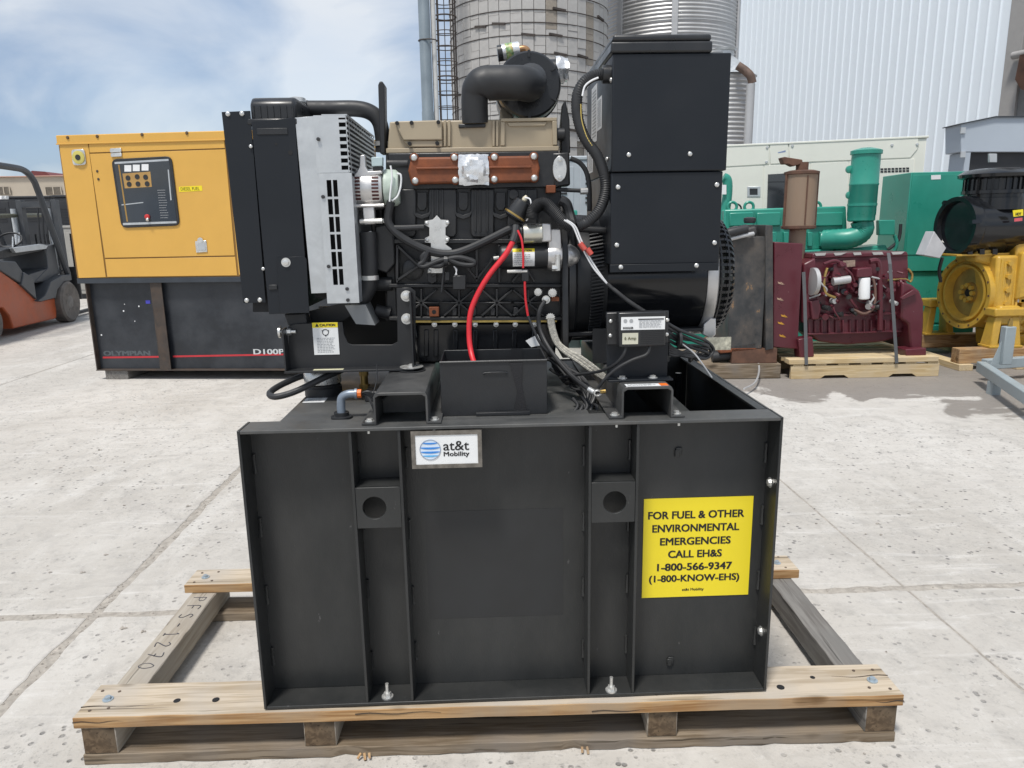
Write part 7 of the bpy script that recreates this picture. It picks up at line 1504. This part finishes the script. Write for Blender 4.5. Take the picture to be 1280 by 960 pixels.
b = B(); b.lathe([(0.30,0),(0.30,0.12),(0.285,0.125),(0.285,0.16),(0.31,0.165),(0.31,0.20),(0.285,0.205),(0.285,(zt5-z50)*0.75),(0.30,(zt5-z50)*0.76),(0.355,(zt5-z50)*0.80),(0.36,(zt5-z50)*0.88),(0.30,(zt5-z50)*0.98),(0.20,(zt5-z50)*1.02),(0.05,(zt5-z50)*1.04)], (cT.x,cT.y,z50), (0,0,1), 48); pcn = b.build('pre_cleaner', MT['gloss'], ye, smooth=30)
for k in range(28):
    t = 2*pi*k/28; c = Vector((cT.x+0.288*cos(t), cT.y+0.288*sin(t), z50+0.30)); b = B(); b.box(-0.012,0.012,-0.012,0.012,-0.10,0.10); b.xf(Matrix.Translation(c) @ Matrix.Rotation(t,4,'Z')); b.build('vane', MT['gloss'], pcn)
b = FE.poly(rect(1237,192,1246.5,203), 0.44, 0.03).xf(FE.M).build('lifting_lug', MT['galv'], pcn, bevel=0.004)
lb5 = FE.poly([(1266,263),(1279,261.5),(1279,269.5),(1267,271)], cA.y-FE.o.y-RA*0.965-0.02, 0.004).xf(FE.M).build('hot_label', MT['yellow'], aw)
text('HOT', MT['ink'], lb5, FE.M@FE.p(1273,267.5,cA.y-FE.o.y-RA*0.965-0.022), 0.06, 0.03, thick=0.05)
FE.poly([(1268,273),(1278,272),(1278,276),(1268,277)], cA.y-FE.o.y-RA*0.965-0.02, 0.004).xf(FE.M).build('arrow_label', mat('red_pink', (0.6,0.10,0.12), 0.5), aw)
epoly('mount_plate', [(1196,318),(1262,316),(1262,318.5),(1196,320.5)], 0.25, 0.5, None, 0.003)
for x in (1213,1228,1244): b = FE.poly(rect(x-3,311,x+3,318), 0.24, 0.05).xf(FE.M).build('saddle', MT['gloss'], ye)
b = FE.poly([(1168,289),(1183,310),(1175,323),(1155,319)], 0.20, 0.16).xf(FE.M).build('control_box', mat('pale_grey_box', (0.46,0.46,0.47), 0.45), ye, bevel=0.006)
b = B(); b.tube([FE.M@FE.p(1178,322,0.3), FE.M@FE.p(1174,338,0.35), FE.M@FE.p(1176,352,0.4)], 0.018, 8, 6); b.build('cable', MT['rubber'], ye)

# ---- grey steel frame in the right foreground of the row
MT['bluegrey'] = mat('blue_grey_steel', (0.30,0.35,0.37), 0.45, var=0.1, scale=4, chips=((0.45,0.42,0.34), 0.68, 10), dirt=(0.22,0.24,0.24), damt=0.4)
p0 = g(1226, 452, 0.21); gf = thing('steel_stand', 'blue grey steel stand with upright post in front of the yellow engine', 'stand', (p0.x, p0.y, 0))
lp_ = lambda v: Vector(v)-Vector((p0.x,p0.y,0))
pA, pB = lp_(g(1226,458,0.17)), lp_(g(1285,497,0.17)); pB = pA+(pB-pA)*1.6
B().bar(pA, pB, 0.08, 0.10).build('side_rail', MT['bluegrey'], gf, local=True, bevel=0.008)
pC = pA+Vector((1.4,0.35,0)); B().bar(pA+Vector((0.10,0.10,0.0)), pC, 0.08, 0.10).build('rear_rail', MT['bluegrey'], gf, local=True, bevel=0.008)
B().bar(pA+(pB-pA)*0.55+Vector((0.08,0.03,0)), pA+(pB-pA)*0.55+Vector((1.2,0.3,0)), 0.08, 0.10).build('cross_rail', MT['bluegrey'], gf, local=True, bevel=0.008)
pu = lp_(g(1255,456,0.215)); pu.z = 0.22
ztp = q(1257,404,p0.y).z
B().box(pu.x-0.05, pu.x+0.05, pu.y-0.04, pu.y+0.04, 0.221, ztp).build('post', MT['bluegrey'], gf, local=True, bevel=0.008)
B().prism([(pu.x-0.13,0.222),(pu.x-0.052,0.222),(pu.x-0.052,0.44)], 'y', pu.y-0.006, pu.y+0.006).build('gusset', MT['bluegrey'], gf, local=True)
b = B(); b.cyl((pu.x+0.01,pu.y,ztp),(pu.x+0.01,pu.y,ztp+0.05),0.022,n=6); b.cyl((pu.x+0.01,pu.y,ztp+0.05),(pu.x+0.01,pu.y,ztp+0.075),0.015,n=10); b.build('brass_nut', MT['brass'], gf, local=True)
for t in (0.22, 0.9): 
    c = pA+(pB-pA)*t; B().box(c.x-0.04,c.x+0.04,c.y-0.04,c.y+0.04,0,0.119).build('leg', MT['bluegrey'], gf, local=True)
c = pC; B().box(c.x-0.04,c.x+0.04,c.y-0.04,c.y+0.04,0,0.119).build('leg', MT['bluegrey'], gf, local=True)

# ---- pale grey shelter at the right edge
FS = Frame((q(1203,200,13).x, 13, 0.0), radians(-4))
sh_ = thing('shelter', 'pale blue grey metal shelter with dark opening behind the yellow engine', 'shelter', FS.o, FS.rz)
MT['shel'] = mat('pale_blue_grey_sheet', (0.40,0.45,0.51), 0.45, var=0.05, scale=1)
gable = [(1201,155),(1245,146),(1330,146),(1330,190),(1201,190)]
FS.poly(gable, 0.0, 0.5).build('hood', MT['shel'], sh_, local=True, bevel=0.01)
FS.poly([(1200,154.3),(1245,145),(1330,145),(1330,146),(1245,146.2),(1200,155.6)], -0.04, 0.56).build('roof_edge', MT['ygrail'], sh_, local=True)
xw = FS.p(1208,240,0).x; zh = FS.p(1208,190.5,0).z
B().box(FS.p(1201.5,240,0).x, xw, 0.0, 0.5, 0, zh-0.001).build('side_wall', MT['shel'], sh_, local=True)
B().box(xw+0.01, xw+2.4, 0.10, 0.16, 0, zh-0.001).build('dark_door', MT['bgblack'], sh_, local=True)
B().box(xw+2.41, xw+2.55, 0.0, 0.5, 0, zh-0.001).build('side_wall', MT['shel'], sh_, local=True)
for x, y in ((1203,163),(1203,193)): c = FS.p(x,y,-0.02); B().box(c.x-0.03,c.x+0.05,-0.03,-0.001,c.z-0.05,c.z+0.05).build('hinge', MT['galv'], sh_, local=True)
